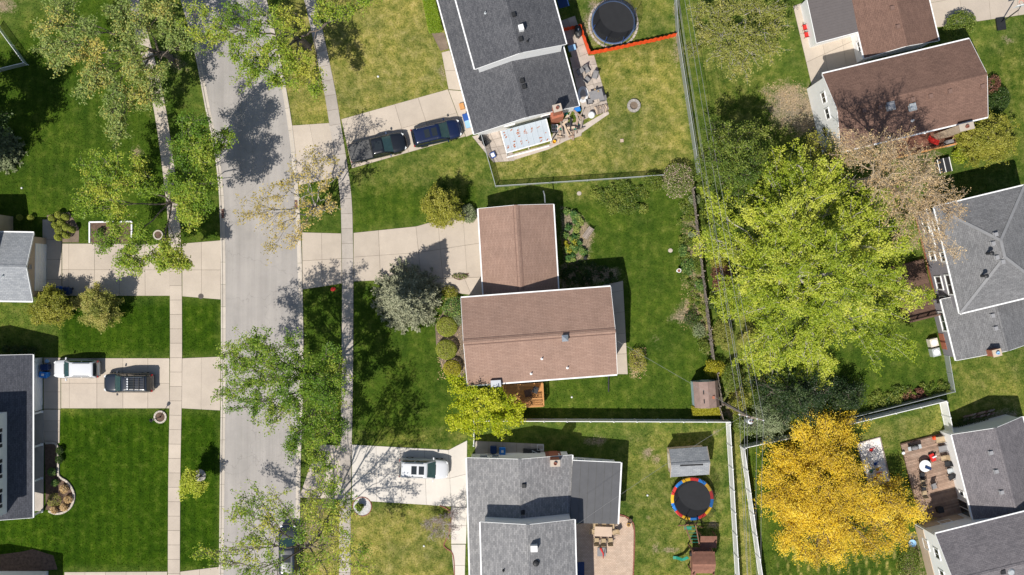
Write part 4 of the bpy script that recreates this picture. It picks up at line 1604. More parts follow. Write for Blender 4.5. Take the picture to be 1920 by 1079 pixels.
def spruce(label, base, h, rad, leafm, seed=0, tiers=24, name='spruce_tree', z0=.4):
    rng = np.random.default_rng(seed + 900)
    B = P(*base)
    root = thing(name, B, label, 'tree')
    paths = [(np.array([B, B + (0, 0, h * .5), B + (0, 0, h)]), .20, .02, 8)]
    pos, al, tn = [], [], []
    for i in range(tiers):
        f = i / (tiers - 1)
        z = z0 + (h - z0 - .1) * f
        r = rad * (1 - f) ** .85 + .12
        nb = int(10 + 9 * (1 - f))
        for k in range(nb):
            a = 2 * math.pi * (k + rng.uniform(-.35, .35)) / nb + i * .7
            L = r * rng.uniform(.72, 1.08)
            tip = B + (math.cos(a) * L, math.sin(a) * L, z - L * .12 + rng.normal(0, .1))
            st = B + (0, 0, z)
            bp = bez(st, tip, np.array((0, 0, -.10 * L)), rng, 4)
            paths.append((bp, .03, .008, 3))
            m = int(8 + 16 * L)
            t = rng.uniform(.18, 1.0, m)
            p = st * (1 - t)[:, None] + tip * t[:, None]
            d = (tip - st) / (np.linalg.norm(tip - st) + 1e-6)
            side = np.array((-d[1], d[0], 0))
            off = rng.uniform(-1, 1, m) * (.10 + .22 * L * (1 - t) * .6 + .08)
            p = p + side * off[:, None] + (0, 0, 1) * rng.normal(0, .05, m)[:, None]
            pos.append(np.repeat(p, 3, 0) + rng.normal(0, .05, (m * 3, 3)))
            al.append(np.repeat(np.tile(d, (m, 1)) + side * np.sign(off)[:, None] * .8, 3, 0))
            tn.append(rng.normal(.35 + .25 * np.repeat(t, 3), .18))
    pos = np.concatenate(pos); al = np.concatenate(al); tn = np.concatenate(tn)
    V, Fc, T = leaf_quads(pos, .24, rng, .5, .34, tn, al)
    Vt, Ft = tubes_np(paths)
    bulk_mesh('trunk', Vt, Ft, 'bark', root)
    bulk_mesh('crown', V, Fc, leafm, root, {'tint': T})
    return root


def patch(label, poly, h, leafm, n=3000, leaf=.14, seed=0, name='thicket', cat='thicket', r=(.3, .65), kind=None, group=None, tint_sd=.22):
    """low planting: many small leafy mounds filling an outline"""
    rng = np.random.default_rng(seed + 4000)
    g = G(poly)
    xs = [p[0] for p in g]; ys = [p[1] for p in g]
    area = (max(xs) - min(xs)) * (max(ys) - min(ys))
    m = int(area * 3.2) + 6
    cx = rng.uniform(min(xs), max(xs), m); cy = rng.uniform(min(ys), max(ys), m)
    ok = inside(g, cx, cy)
    cx, cy = cx[ok], cy[ok]
    cr = rng.uniform(r[0], r[1], len(cx)); ch = h * rng.uniform(.45, 1.1, len(cx)); ct = rng.normal(.45, tint_sd, len(cx))
    k = rng.integers(0, len(cx), n)
    d = rng.normal(0, 1, (n, 3)); d /= np.linalg.norm(d, axis=1, keepdims=True)
    d[:, 2] = np.abs(d[:, 2])
    q = rng.uniform(.55, 1.05, n)
    pos = np.stack([cx[k] + d[:, 0] * cr[k] * q, cy[k] + d[:, 1] * cr[k] * q, .04 + d[:, 2] * ch[k] * q], 1)
    B = np.array((sum(xs) / len(xs), sum(ys) / len(ys), 0))
    root = thing(name, B, label, cat, group, kind)
    V, Fc, T = leaf_quads(pos, leaf, rng, .6, .6, ct[k] + rng.normal(0, .18, n))
    bulk_mesh('foliage', V, Fc, leafm, root, {'tint': T})
    paths = [(np.array([(x, y, 0), (x + .02, y, z * .4), (x, y + .03, z * .8)]), .015, .006, 3) for x, y, z in zip(cx, cy, ch)]
    Vt, Ft = tubes_np(paths)
    bulk_mesh('stems', Vt, Ft, 'bark', root)
    return root


def hedge(label, poly, h, leafm, n=8000, leaf=.09, seed=0):
    rng = np.random.default_rng(seed + 6000)
    g = G(poly)
    xs = [p[0] for p in g]; ys = [p[1] for p in g]
    x = rng.uniform(min(xs), max(xs), n); y = rng.uniform(min(ys), max(ys), n)
    ok = inside(g, x, y)
    x, y = x[ok], y[ok]
    top = np.stack([x, y, h + rng.normal(0, .035, len(x)) + .05 * np.sin(x * 3.1) * np.sin(y * 2.3)], 1)
    side = []
    for i in range(len(g)):
        a, b = np.array(g[i]), np.array(g[(i + 1) % len(g)])
        m = int(np.linalg.norm(b - a) * h * 330)
        t = rng.uniform(0, 1, (m, 1))
        e = a + (b - a) * t + rng.normal(0, .04, (m, 2))
        side.append(np.concatenate([e, rng.uniform(.05, h, (m, 1))], 1))
    pos = np.concatenate([top] + side)
    B = np.array((sum(xs) / len(xs), sum(ys) / len(ys), 0))
    root = thing('hedge', B, label, 'hedge')
    V, Fc, T = leaf_quads(pos, leaf, rng, .6, .6, rng.normal(.45, .22, len(pos)))
    bulk_mesh('foliage', V, Fc, leafm, root, {'tint': T})
    paths = []
    for i in range(0, min(len(x), 400), 16):
        paths.append((np.array([(x[i], y[i], 0), (x[i], y[i], h * .5), (x[i] + .05, y[i], h * .92)]), .02, .01, 4))
    Vt, Ft = tubes_np(paths)
    bulk_mesh('stems', Vt, Ft, 'bark', root)


ST = 'street trees in new leaf'
tree('large sparse silvery green tree over the upper left sidewalk', (322, 112), [
    (90, 40, 9.5, 1.9), (112, 75, 9.5, 2.0), (115, 15, 9, 1.7), (85, 85, 8.5, 1.3), (150, 60, 10, 2.1), (165, 95, 10, 2.0), (105, 110, 8, 1.3), (190, 120, 9.5, 2.0),
    (155, 165, 8.5, 1.5), (175, 150, 9, 1.6), (215, 170, 8.5, 1.8), (205, 215, 8, 1.6), (225, 250, 8, 1.5), (240, 130, 9, 1.7), (250, 80, 9, 1.5), (235, 45, 9, 1.5), (225, 15, 9, 1.4),
    (290, 150, 8, 1.5), (255, 180, 8, 1.4), (265, 30, 9, 1.4), (300, 15, 9, 1.4), (335, 70, 8, 1.2), (365, 75, 7.5, 1.3), (320, 45, 8, 1.1), (285, 180, 7, 1.1)],
    'leaf_silver', 1, r0=.27, fork=3.0, subs=11, twigs=7, nl=6, leaf=.19, spread=.17, lean=.05, limbs=6, group=ST)
tree('leafy green street tree spreading over the left driveway', (345, 362), [
    (365, 225, 9, 1.7), (345, 250, 8.5, 1.5), (370, 265, 9, 1.8), (395, 260, 8, 1.4), (375, 300, 8.5, 1.7), (350, 300, 8, 1.3), (345, 345, 7.5, 1.2), (385, 335, 7.5, 1.1), (425, 258, 7, .7)],
    'leaf_street', 2, r0=.18, fork=2.6, subs=12, twigs=7, nl=7, leaf=.18, spread=.16, limbs=4, group=ST)
tree('yellow green street tree with crooked limbs above the framed flower bed', (338, 380), [
    (165, 315, 8.5, 1.5), (195, 300, 9, 1.6), (215, 330, 9, 1.7), (175, 345, 8, 1.6), (150, 370, 7.5, 1.2), (205, 375, 8, 1.5), (240, 350, 8.5, 1.5), (165, 395, 7, 1.1), (250, 310, 8, 1.2), (275, 345, 7.5, 1.1),
    (215, 430, 7.5, 1.4), (195, 455, 7, 1.2), (235, 470, 7.5, 1.5), (265, 450, 7, 1.2), (260, 490, 7, 1.5), (295, 475, 7, 1.3), (235, 505, 6.5, 1.1), (325, 490, 6.5, 1.0), (345, 495, 6, .8), (345, 380, 9, 1.2), (372, 388, 9.5, 1.2), (392, 345, 9.5, 1.1), (350, 405, 9, .9), (330, 345, 9.5, 1.2), (366, 406, 10, 1.1), (386, 385, 10, 1.1), (365, 362, 10.5, 1.2), (310, 500, 6.5, .9)],
    'leaf_locust', 3, r0=.22, fork=2.6, subs=10, twigs=7, nl=7, leaf=.18, spread=.16, lean=.06, limbs=6, group=ST)
tree('tall street tree with bright new leaves at the top of the road', (577, 88), [
    (365, 25, 9.5, 1.6), (395, 45, 10, 1.8), (380, 75, 9, 1.3), (425, 25, 10.5, 1.8), (430, 75, 10, 1.7), (450, 110, 9.5, 1.5), (465, 45, 11, 1.9), (480, 85, 10.5, 1.7), (490, 125, 9, 1.5), (500, 20, 11, 1.8), (470, 150, 8.5, 1.2),
    (525, 60, 10.5, 1.8), (530, 105, 9.5, 1.6), (545, 145, 8.5, 1.5), (580, 155, 8, 1.2), (595, 165, 7.5, .9), (555, 25, 10.5, 1.6), (600, 20, 10, 1.3), (640, 15, 9.5, 1.2), (560, 110, 9, 1.3), (690, -5, 9, 1.1), (520, 160, 8, 1.0)],
    'leaf_locust', 4, r0=.28, fork=3.6, subs=8, twigs=7, nl=6, leaf=.18, spread=.17, lean=.06, limbs=6, group=ST)
tree('thin golden leaved street tree beside the catch basin', (604, 392), [
    (470, 385, 8.5, 1.2), (495, 370, 9, 1.3), (500, 410, 8.5, 1.3), (525, 350, 9, 1.3), (535, 395, 9, 1.3), (545, 320, 9, 1.3), (575, 330, 9.5, 1.4), (585, 295, 9, 1.1), (610, 300, 8.5, 1.1), (565, 370, 9, 1.3),
    (610, 345, 8.5, 1.3), (590, 400, 8, 1.3), (615, 385, 7.5, 1.1), (520, 440, 8, 1.1), (545, 460, 7.5, .9), (500, 470, 7.5, .8), (455, 405, 8, .7), (560, 425, 7.5, .9)],
    'leaf_gold', 5, barkm='bark_pale', r0=.20, fork=3.0, subs=7, twigs=6, nl=2, leaf=.17, spread=.14, lean=.06, limbs=6, group=ST)
tree('big bright green street tree hanging over the middle of the road', (622, 702), [
    (455, 645, 10.5, 1.5), (480, 640, 11, 1.5), (435, 690, 10, 1.5), (465, 680, 11, 1.7), (500, 665, 11.5, 1.7), (430, 730, 9.5, 1.4), (465, 725, 11, 1.7), (500, 705, 12, 1.8), (535, 650, 11.5, 1.5), (535, 690, 12, 1.7), (455, 765, 9.5, 1.4),
    (490, 755, 10.5, 1.7), (530, 735, 12, 1.8), (565, 680, 11, 1.5), (570, 720, 11.5, 1.7), (600, 700, 10, 1.4), (615, 735, 9.5, 1.5), (520, 785, 10.5, 1.6), (560, 765, 11, 1.8), (600, 770, 10, 1.6), (625, 760, 9, 1.1), (560, 810, 10, 1.5), (595, 820, 9, 1.3), (545, 845, 9, 1.2), (590, 860, 8, 1.0), (605, 875, 7.5, .7), (430, 660, 9, .9), (635, 690, 10.5, 1.3), (632, 725, 11.5, 1.5), (630, 800, 10, 1.4), (615, 815, 11, 1.4), (600, 740, 12.5, 1.6), (615, 665, 10.5, 1.2)],
    'leaf_street', 6, r0=.27, fork=4.0, subs=10, twigs=7, nl=6, leaf=.17, spread=.16, lean=.10, limbs=7, group=ST)
tree('tall sparse street tree over the parked car at the bottom', (594, 1005), [
    (470, 925, 11, 1.3), (455, 955, 11, 1.4), (490, 950, 11.5, 1.4), (520, 935, 11.5, 1.4), (435, 960, 10, 1.0), (540, 965, 12, 1.4), (500, 985, 12, 1.4), (470, 1000, 11, 1.3), (430, 1035, 11, 1.2), (385, 1040, 10, .9), (400, 1055, 10, 1.0), (470, 1035, 11.5, 1.4), (510, 1025, 12, 1.4),
    (460, 1070, 11, 1.4), (510, 1070, 11.5, 1.4), (560, 1000, 12.5, 1.5), (600, 955, 14, 1.5), (618, 925, 14.5, 1.4), (635, 895, 14, 1.2), (600, 1000, 13.5, 1.4), (630, 995, 13.5, 1.5), (660, 1005, 13, 1.5), (605, 895, 13.5, 1.1), (652, 945, 13.5, 1.3), (580, 930, 14, 1.2), (640, 965, 14, 1.3), (680, 1035, 10, 1.3), (640, 1050, 11, 1.4), (590, 1055, 12, 1.5), (690, 1065, 9.5, 1.0), (560, 1080, 12, 1.5), (620, 1100, 11, 1.5), (520, 1120, 11, 1.5), (450, 1120, 10.5, 1.4), (660, 1120, 10, 1.3)],
    'leaf_locust', 7, r0=.24, fork=5.2, subs=8, twigs=6, nl=3, leaf=.18, spread=.16, lean=.10, limbs=7, tint_sd=.35, group=ST)
tree('little bright green street tree on a mulch disc', (377, 893), [
    (350, 905, 3.2, .8), (365, 920, 3.0, .7), (345, 920, 2.8, .6), (360, 895, 3.4, .7), (372, 912, 3.0, .6)], 'leaf_maple', 8, r0=.07, fork=1.3, subs=10, twigs=6, nl=9, leaf=.16, spread=.14, twig_len=.3, group=ST)

# back gardens
rngm = random.Random(3)
big = dome(1520, 495, 190, 195, 5.0, 14.5, 70, 1.8, 21, .13) + [(1340, 380, 8, 1.6), (1330, 470, 7, 1.6), (1345, 450, 8, 1.6), (1520, 690, 6, 1.5), (1545, 700, 5.5, 1.2), (1660, 640, 6, 1.5), (1700, 560, 6, 1.4), (1725, 555, 5.5, 1.1), (1700, 650, 5.5, 1.2), (1640, 660, 6, 1.4), (1560, 320, 10, 1.7), (1500, 310, 10, 1.7)]
tree('huge yellow green maple dominating the right side', (1470, 520), big, 'leaf_maple', 9, barkm='bark_pale', r0=.48, fork=3.4, subs=12, twigs=8, nl=7, leaf=.165, spread=.13, twig_len=.62, upright=1.5, show_twigs=False, limbs=9, lean=.15, tint_sd=.2, name='maple_tree')
tree('bare tan budding tree in front of the slate roofed house', (1594, 345), [
    (1625, 265, 16.5, 1.5), (1600, 290, 16.0, 1.4), (1650, 290, 17.5, 1.7), (1680, 285, 17.5, 1.6), (1715, 300, 17.0, 1.4), (1640, 325, 18.0, 1.7), (1675, 325, 18.5, 1.8), (1710, 335, 17.5, 1.7), (1745, 330, 16.5, 1.3), (1650, 355, 17.5, 1.6), (1690, 360, 18.0, 1.8), (1725, 365, 17.5, 1.7), (1760, 370, 16.5, 1.5),
    (1795, 378, 15.5, 1.1), (1680, 395, 17.0, 1.6), (1715, 400, 17.0, 1.7), (1750, 400, 16.5, 1.5), (1785, 405, 15.5, 1.2), (1700, 430, 16.0, 1.5), (1735, 435, 16.0, 1.4), (1770, 435, 15.5, 1.1), (1760, 470, 14.5, 1.0), (1790, 480, 14.0, .8), (1580, 270, 15.5, 1.2), (1745, 300, 15.5, 1.0), (1690, 300, 19, 1.8), (1722, 330, 19, 1.8), (1655, 285, 18.5, 1.7), (1745, 310, 18.5, 1.6), (1600, 262, 15, 1.4), (1620, 282, 16.5, 1.6), (1582, 290, 14, 1.3), (1700, 265, 18, 1.4), (1760, 340, 17.5, 1.4)],
    'leaf_tan', 10, barkm='bark_tan', r0=.36, fork=7.0, subs=10, twigs=12, nl=1, leaf=.12, spread=.13, twig_len=.55, limbs=7, lean=.15)
ycl = [c for c in dome(1572, 918, 138, 130, 2.0, 5.6, 64, 1.4, 23, .13) if not inside(np.array([(1590, 760), (1800, 760), (1760, 930), (1700, 905), (1645, 915), (1612, 900)], float), np.array([c[0]]), np.array([c[1]]))[0]]
tree('round tree in full golden yellow leaf at the lower right', (1530, 880), ycl + [(1500, 800, 4.5, 1.2), (1545, 790, 5, 1.2), (1450, 850, 4, 1.1), (1445, 940, 4, 1.1), (1480, 1000, 4, 1.2), (1510, 1040, 3.8, 1.0), (1530, 1045, 3.8, 1.0), (1720, 965, 4.2, .9), (1690, 945, 5, 1.1), (1690, 1005, 4.2, 1.0), (1640, 1030, 4, 1.0), (1560, 1045, 4, 1.0), (1475, 1020, 3.8, .9), (1440, 895, 4, .9)],
    'leaf_yellow', 11, r0=.22, fork=1.2, subs=13, twigs=8, nl=6, leaf=.135, spread=.2, twig_len=.5, show_twigs=False, upright=1.3, limbs=8, lean=.15, tint_sd=.16)
tree('dark leafy tree left of the big maple', (1370, 300), dome(1378, 300, 58, 85, 4.5, 11.0, 22, 1.4, 24, .2), 'leaf_mid', 12, r0=.22, fork=2.0, subs=9, twigs=6, nl=6, leaf=.17, show_twigs=False, limbs=5)
tree('olive budding tree at the top edge behind the chain link fence', (1350, 70), [(1310, 15, 7, 1.5), (1345, 20, 8, 1.6), (1385, 15, 8.5, 1.7), (1425, 20, 8, 1.6), (1460, 10, 7.5, 1.4), (1320, 60, 7.5, 1.4), (1355, 65, 8.5, 1.7), (1395, 60, 9, 1.8), (1435, 60, 8, 1.6), (1465, 50, 7, 1.2), (1345, 105, 7.5, 1.3), (1375, 110, 8, 1.6), (1410, 100, 8, 1.5), (1445, 95, 7, 1.2), (1390, 135, 7, 1.1), (1300, 90, 6.5, .9), (1350, -20, 8, 1.6), (1410, -20, 8, 1.6)],
    'leaf_olive', 13, barkm='bark_pale', r0=.20, fork=2.4, subs=11, twigs=8, nl=6, leaf=.15, spread=.15, limbs=6)
tree('dense olive yellow tree at the corner of the rust brown roof', (1838, 262), dome(1847, 257, 52, 44, 1.6, 5.4, 30, .95, 25, .14), 'leaf_shrub', 14, r0=.16, fork=1.0, subs=13, twigs=8, nl=7, leaf=.14, spread=.12, twig_len=.26, show_twigs=False, limbs=6, tint_sd=.14)
tree('shaded olive tree tucked under the white gable wall', (1545, 290), dome(1545, 290, 45, 40, 3.0, 6.5, 12, 1.3, 26, .2), 'leaf_shrub', 15, r0=.16, fork=1.6, subs=8, twigs=6, nl=4, leaf=.15, limbs=4)
tree('bright lime tree hiding the corner of the cedar deck', (905, 752), [(860, 730, 5, 1.0), (885, 740, 6, 1.1), (865, 760, 5.5, 1.1), (890, 770, 6, 1.1), (870, 785, 5, 1.0), (895, 795, 4.8, .9), (915, 735, 6, 1.0), (940, 745, 5.2, .9), (925, 760, 6, 1.0), (955, 755, 4.6, .8), (925, 785, 5.4, 1.1), (950, 785, 5, 1.0), (965, 790, 4.4, .8), (940, 805, 4.6, .8), (880, 805, 4.4, .6), (850, 790, 4.2, .7), (855, 715, 4.5, .7), (968, 770, 4.2, .6)],
    'leaf_bright', 16, r0=.13, fork=1.4, subs=10, twigs=6, nl=6, leaf=.18, spread=.15, twig_len=.32, show_twigs=False, limbs=6, tint_sd=.12)
tree('round green tree in front of the garage on the lawn', (832, 390), dome(827, 386, 33, 30, 1.0, 3.9, 20, .7, 27, .12), 'leaf_shrub', 17, r0=.10, fork=.8, subs=12, twigs=8, nl=7, leaf=.14, spread=.12, twig_len=.26, show_twigs=False, limbs=6, tint_sd=.14)
tree('round olive tree beside the blue bins of the left driveway', (106, 571), dome(96, 577, 33, 31, .9, 3.7, 18, .7, 28, .2), 'leaf_shrub', 18, r0=.10, fork=.8, subs=11, twigs=8, nl=7, leaf=.14, spread=.12, twig_len=.26, show_twigs=False, limbs=6)
tree('round olive tree on the lawn below the left driveway', (194, 571), dome(185, 578, 36, 33, .9, 4.0, 18, .75, 29, .22), 'leaf_olive', 19, r0=.10, fork=.8, subs=11, twigs=8, nl=7, leaf=.14, spread=.12, twig_len=.26, show_twigs=False, limbs=6)
tree('leafless purple brown shrub tree beside the bottom house', (835, 965), [(810, 975, 2.4, .8), (830, 985, 2.8, .9), (850, 965, 2.6, .7), (815, 1000, 2.2, .7), (838, 1005, 2.6, .8), (855, 990, 2.6, .6), (800, 985, 2.0, .6)],
    'leaf_purple', 20, barkm='bark_pale', r0=.08, fork=.7, subs=9, twigs=8, nl=2, leaf=.08, spread=.1, twig_len=.4, limbs=5)
tree('dark leafy tree at the lower end of the alley', (1480, 745), dome(1490, 745, 70, 45, 2.5, 9.5, 18, 1.3, 30, .35), 'leaf_conifer', 31, r0=.2, fork=1.6, subs=8, twigs=6, nl=6, leaf=.16, show_twigs=False, limbs=6)
tree('pale green feathery tree beside the utility pole', (1435, 782), dome(1440, 785, 32, 34, 1.6, 4.6, 12, .9, 31, .2), 'leaf_grey', 32, r0=.1, fork=1.0, subs=9, twigs=6, nl=6, leaf=.13, limbs=4, show_twigs=False)
tree('shadowy dark tree behind the lower hedge', (1590, 740), dome(1585, 745, 30, 22, 1.2, 3.6, 8, .9, 33, .3), 'leaf_conifer', 33, r0=.12, fork=1.0, subs=8, twigs=6, nl=6, leaf=.15, show_twigs=False, limbs=4)

spruce('large blue grey spruce beside the centre driveway', (768, 558), 10.0, 3.75, 'leaf_blue', 1)
tree('dense dark tree at the left edge whose shadow darkens the lawn', (-18, 265), dome(-85, 228, 62, 92, 5.0, 10.5, 26, 1.6, 41, .15), 'leaf_dark', 41, r0=.25, fork=2.0, subs=12, twigs=7, nl=7, leaf=.2, spread=.16, show_twigs=False, limbs=6)
spruce('pale spruce cut off by the left edge', (8, 285), 5.0, 2.2, 'leaf_grey', 2)

SB = 'clipped ball shrubs'
shrub('clipped dome shrub nearest the spruce', 838, 613, 20, 19, 1.3, 'leaf_box', 3600, .09, 1, bumpy=.03, shell=.12, group=SB)
shrub('clipped dome shrub in the middle of the row of three', 837, 656, 20, 19, 1.3, 'leaf_box', 3600, .09, 2, bumpy=.03, shell=.12, group=SB)
shrub('yellow clipped dome shrub at the end of the row of three', 848, 691, 17, 16, 1.2, 'leaf_lime', 2800, .09, 3, bumpy=.04, shell=.12, group=SB)
for i, (x, y, r, w) in enumerate([(98, 410, 7, 'top left'), (110, 403, 7, 'top'), (123, 407, 6.5, 'upper right'), (104, 423, 7.5, 'left'), (115, 418, 7, 'middle'), (112, 433, 8.5, 'large lower middle'), (125, 427, 7, 'right'), (110, 445, 7, 'bottom left'), (125, 442, 6, 'bottom right'), (136, 431, 6, 'far right')]):
    shrub('clipped round topiary ball, %s of the cluster' % w, x, y, r, r, .95 + .03 * i, 'leaf_box', 900, .09, 40 + i, 'topiary_ball', 'topiary', .03, .15, 'topiary cluster')
hedge('bright green clipped hedge beside the dark roofed house', [(791, -15), (812, -15), (829, 58), (824, 62), (806, 63)], 1.0, 'leaf_hedge', 12000, .09, 60)
hedge('yellow green clipped hedge below the brown shed', [(1297, 762), (1348, 762), (1348, 776), (1297, 777)], 1.0, 'leaf_lime', 4000, .09, 61)
shrub('rounded green bush by the top right driveway', 1798, 48, 32, 26, 2.0, 'leaf_mid', 3800, .13, 62, bumpy=.15, clumpy=30)
shrub('bush with pale pink blossom at the fence corner', 1272, 340, 28, 34, 2.0, 'leaf_pink', 3600, .12, 63, bumpy=.15, clumpy=30)
shrub('small green bush left of the pink blossom', 1224, 343, 18, 17, 1.4, 'leaf_mid', 1500, .12, 64, bumpy=.15)
patch('wide green thicket below the chain link fence', [(1112, 360), (1130, 347), (1180, 344), (1205, 352), (1217, 370), (1206, 396), (1165, 406), (1138, 398), (1120, 382)], .9, 'leaf_mid', 9000, .13, 65, tint_sd=.32)
shrub('yellow green bush beside the brown shed roof', 1338, 692, 20, 18, 1.7, 'leaf_lime', 2000, .12, 66, bumpy=.2, clumpy=20)
shrub('reddish brown bush beyond the weathered fence', 1352, 520, 20, 24, 2.2, 'leaf_red', 2000, .13, 67, bumpy=.2, clumpy=20)
shrub('olive bush beyond the weathered fence under the maple', 1348, 480, 20, 24, 2.2, 'leaf_shrub', 2200, .13, 68, bumpy=.2, clumpy=20)
shrub('dark evergreen bush beyond the weathered fence', 1350, 570, 22, 22, 2.4, 'leaf_dark', 2400, .13, 69, bumpy=.2, clumpy=20)
shrub('yellow brown bush beyond the weathered fence', 1356, 630, 18, 28, 2.0, 'leaf_olive', 2200, .12, 70, bumpy=.2, clumpy=20)
shrub('grey green bush between shed and utility wires', 1372, 705, 18, 26, 2.2, 'leaf_mid', 1900, .13, 71, bumpy=.25, clumpy=20)
shrub('loose bush with dark stems behind the brown shed', 1380, 750, 16, 22, 1.8, 'leaf_shrub', 1100, .12, 72, bumpy=.3)
shrub('leafy bush by the foot of the utility pole', 1400, 795, 26, 20, 1.6, 'leaf_mid', 2000, .14, 73, bumpy=.25, clumpy=25)
shrub('leafy bush along the alley right of the utility pole', 1425, 745, 22, 26, 2.0, 'leaf_mid', 2000, .14, 74, bumpy=.25, clumpy=25)
shrub('shrub in the round dirt bed behind the centre house', 1195, 676, 16, 20, 1.2, 'leaf_shrub', 900, .12, 75, bumpy=.3)
shrub('green bush beside the garage lawn tree', 880, 402, 15, 18, .9, 'leaf_grey', 1000, .14, 76, bumpy=.2)
shrub('flowering bush at the corner of the front door', 850, 575, 20, 18, 1.1, 'leaf_hosta', 1400, .13, 77, bumpy=.25)
shrub('small bush by the front path', 845, 548, 14, 12, .9, 'leaf_shrub', 900, .12, 78, bumpy=.25)
shrub('pale green bush against the front wall', 858, 595, 11, 18, .9, 'leaf_grey', 900, .12, 79, bumpy=.2)
shrub('low plants in the half moon bed', 862, 518, 15, 5, .35, 'leaf_pink', 500, .10, 80, 'flower_patch', 'flowers', .2)
shrub('green bush beside the red brown deck', 1800, 292, 14, 14, 1.4, 'leaf_maple', 1100, .13, 81, bumpy=.25)
shrub('dark red bush at the end of the rust brown roof', 1862, 160, 12, 18, 1.4, 'leaf_red', 900, .12, 82, bumpy=.25)
shrub('dark green bush in the shade of the rust brown roof', 1872, 190, 22, 26, 1.6, 'leaf_dark', 2000, .14, 83, bumpy=.25)
shrub('wild green bush at the foot of the lower right white wall', 1705, 1058, 22, 34, 1.3, 'leaf_mid', 2400, .13, 84, bumpy=.3, clumpy=24)
patch('russet undergrowth at the end of the fence hedge', [(1690, 735), (1735, 726), (1740, 744), (1700, 752)], .7, 'leaf_red', 1200, .12, 86, 'weeds', 'weeds', (.2, .45), tint_sd=.35)
shrub('low weeds along the shaded wall of the plum roofed house', 1830, 795, 40, 10, .5, 'leaf_dark', 1400, .12, 88, bumpy=.3)
for i, (x, y, w) in enumerate([(12, 655, 'leftmost'), (28, 656, 'second'), (44, 656, 'third'), (60, 658, 'fourth')]):
    shrub('round green bush, %s in the row above the navy roof' % w, x, y, 8, 8, .9, 'leaf_dark', 600, .11, 90 + i, group='bushes above the navy roof')
for i, (x, y, r, m_, w) in enumerate([(112, 845, 8, 'leaf_dark', 'dark green bush at the top of the left porch bed'), (112, 862, 8, 'leaf_dark', 'dark green bush second down in the left porch bed'), (98, 885, 8, 'leaf_hosta', 'pale green plant in the left porch bed'), (103, 905, 7, 'leaf_hosta', 'hosta at the waist of the left porch bed'), (100, 938, 13, 'leaf_olive', 'yellow green bush in the round of the porch bed'), (120, 918, 7.5, 'leaf_tan', 'brown grass tuft at the upper right of the porch bed'), (128, 936, 8, 'leaf_tan', 'brown grass tuft at the right of the porch bed'), (121, 950, 7.5, 'leaf_tan', 'brown grass tuft at the lower right of the porch bed'), (102, 957, 7, 'leaf_tan', 'brown grass tuft at the bottom of the porch bed')]):
    shrub(w, x, y, r, r, .7, m_, 600, .10, 100 + i, bumpy=.25, group='plants of the porch bed')
for i, (x, y, w) in enumerate([(37, 408, 'left'), (58, 409, 'right')]):
    shrub('small clipped yellow green bush, %s of the pair at the left edge' % w, x, y, 6, 6, .7, 'leaf_box', 500, .09, 120 + i, bumpy=.05, shell=.2, group='pair of small bushes')
shrub('spiky young plant on the white gravel ring', 675, 951, 7, 6, 1.0, 'leaf_mid', 260, .3, 123, 'yucca_plant', 'plant', .3, .8)
shrub('green plant in the framed flower bed', 188, 434, 6, 7, .6, 'leaf_dark', 350, .11, 124, bumpy=.25)
patch('mixed hostas and perennials in the bed behind the garage', [(1057, 392), (1078, 398), (1092, 415), (1092, 440), (1098, 470), (1090, 492), (1060, 498)], .65, 'leaf_hosta', 7000, .16, 130, 'perennial_bed', 'plants', (.22, .45), tint_sd=.35)
patch('yellow flowered clump in the bed behind the garage', [(1060, 455), (1078, 452), (1082, 474), (1062, 478)], .75, 'leaf_lime', 700, .15, 131, 'perennial_bed', 'plants', (.2, .35))
patch('shaded perennials between the garage and the main house', [(1056, 498), (1095, 492), (1150, 505), (1150, 530), (1056, 535)], .5, 'leaf_dark', 2600, .15, 132, 'perennial_bed', 'plants', (.2, .45))
patch('straggly weeds along the weathered fence', [(1272, 380), (1303, 375), (1316, 480), (1328, 590), (1336, 670), (1318, 660), (1296, 630), (1292, 560), (1276, 500)], .55, 'leaf_mid', 7500, .12, 133, 'weeds', 'weeds', (.15, .4), tint_sd=.35)
patch('wild greenery at the foot of the chain link fence', [(1290, 330), (1330, 330), (1345, 430), (1316, 430)], 1.0, 'leaf_mid', 4200, .14, 134, 'weeds', 'weeds', (.25, .6), tint_sd=.3)
patch('tangled undergrowth behind the utility pole', [(1360, 690), (1420, 690), (1470, 760), (1450, 830), (1400, 820), (1372, 780)], 1.1, 'leaf_mid', 6000, .14, 135, 'weeds', 'weeds', (.25, .6), tint_sd=.35)
patch('undergrowth along the lower right hedge fence', [(1600, 775), (1640, 735), (1770, 715), (1782, 738), (1700, 756)], .8, 'leaf_mid', 3800, .13, 136, 'weeds', 'weeds', (.2, .5), tint_sd=.35)
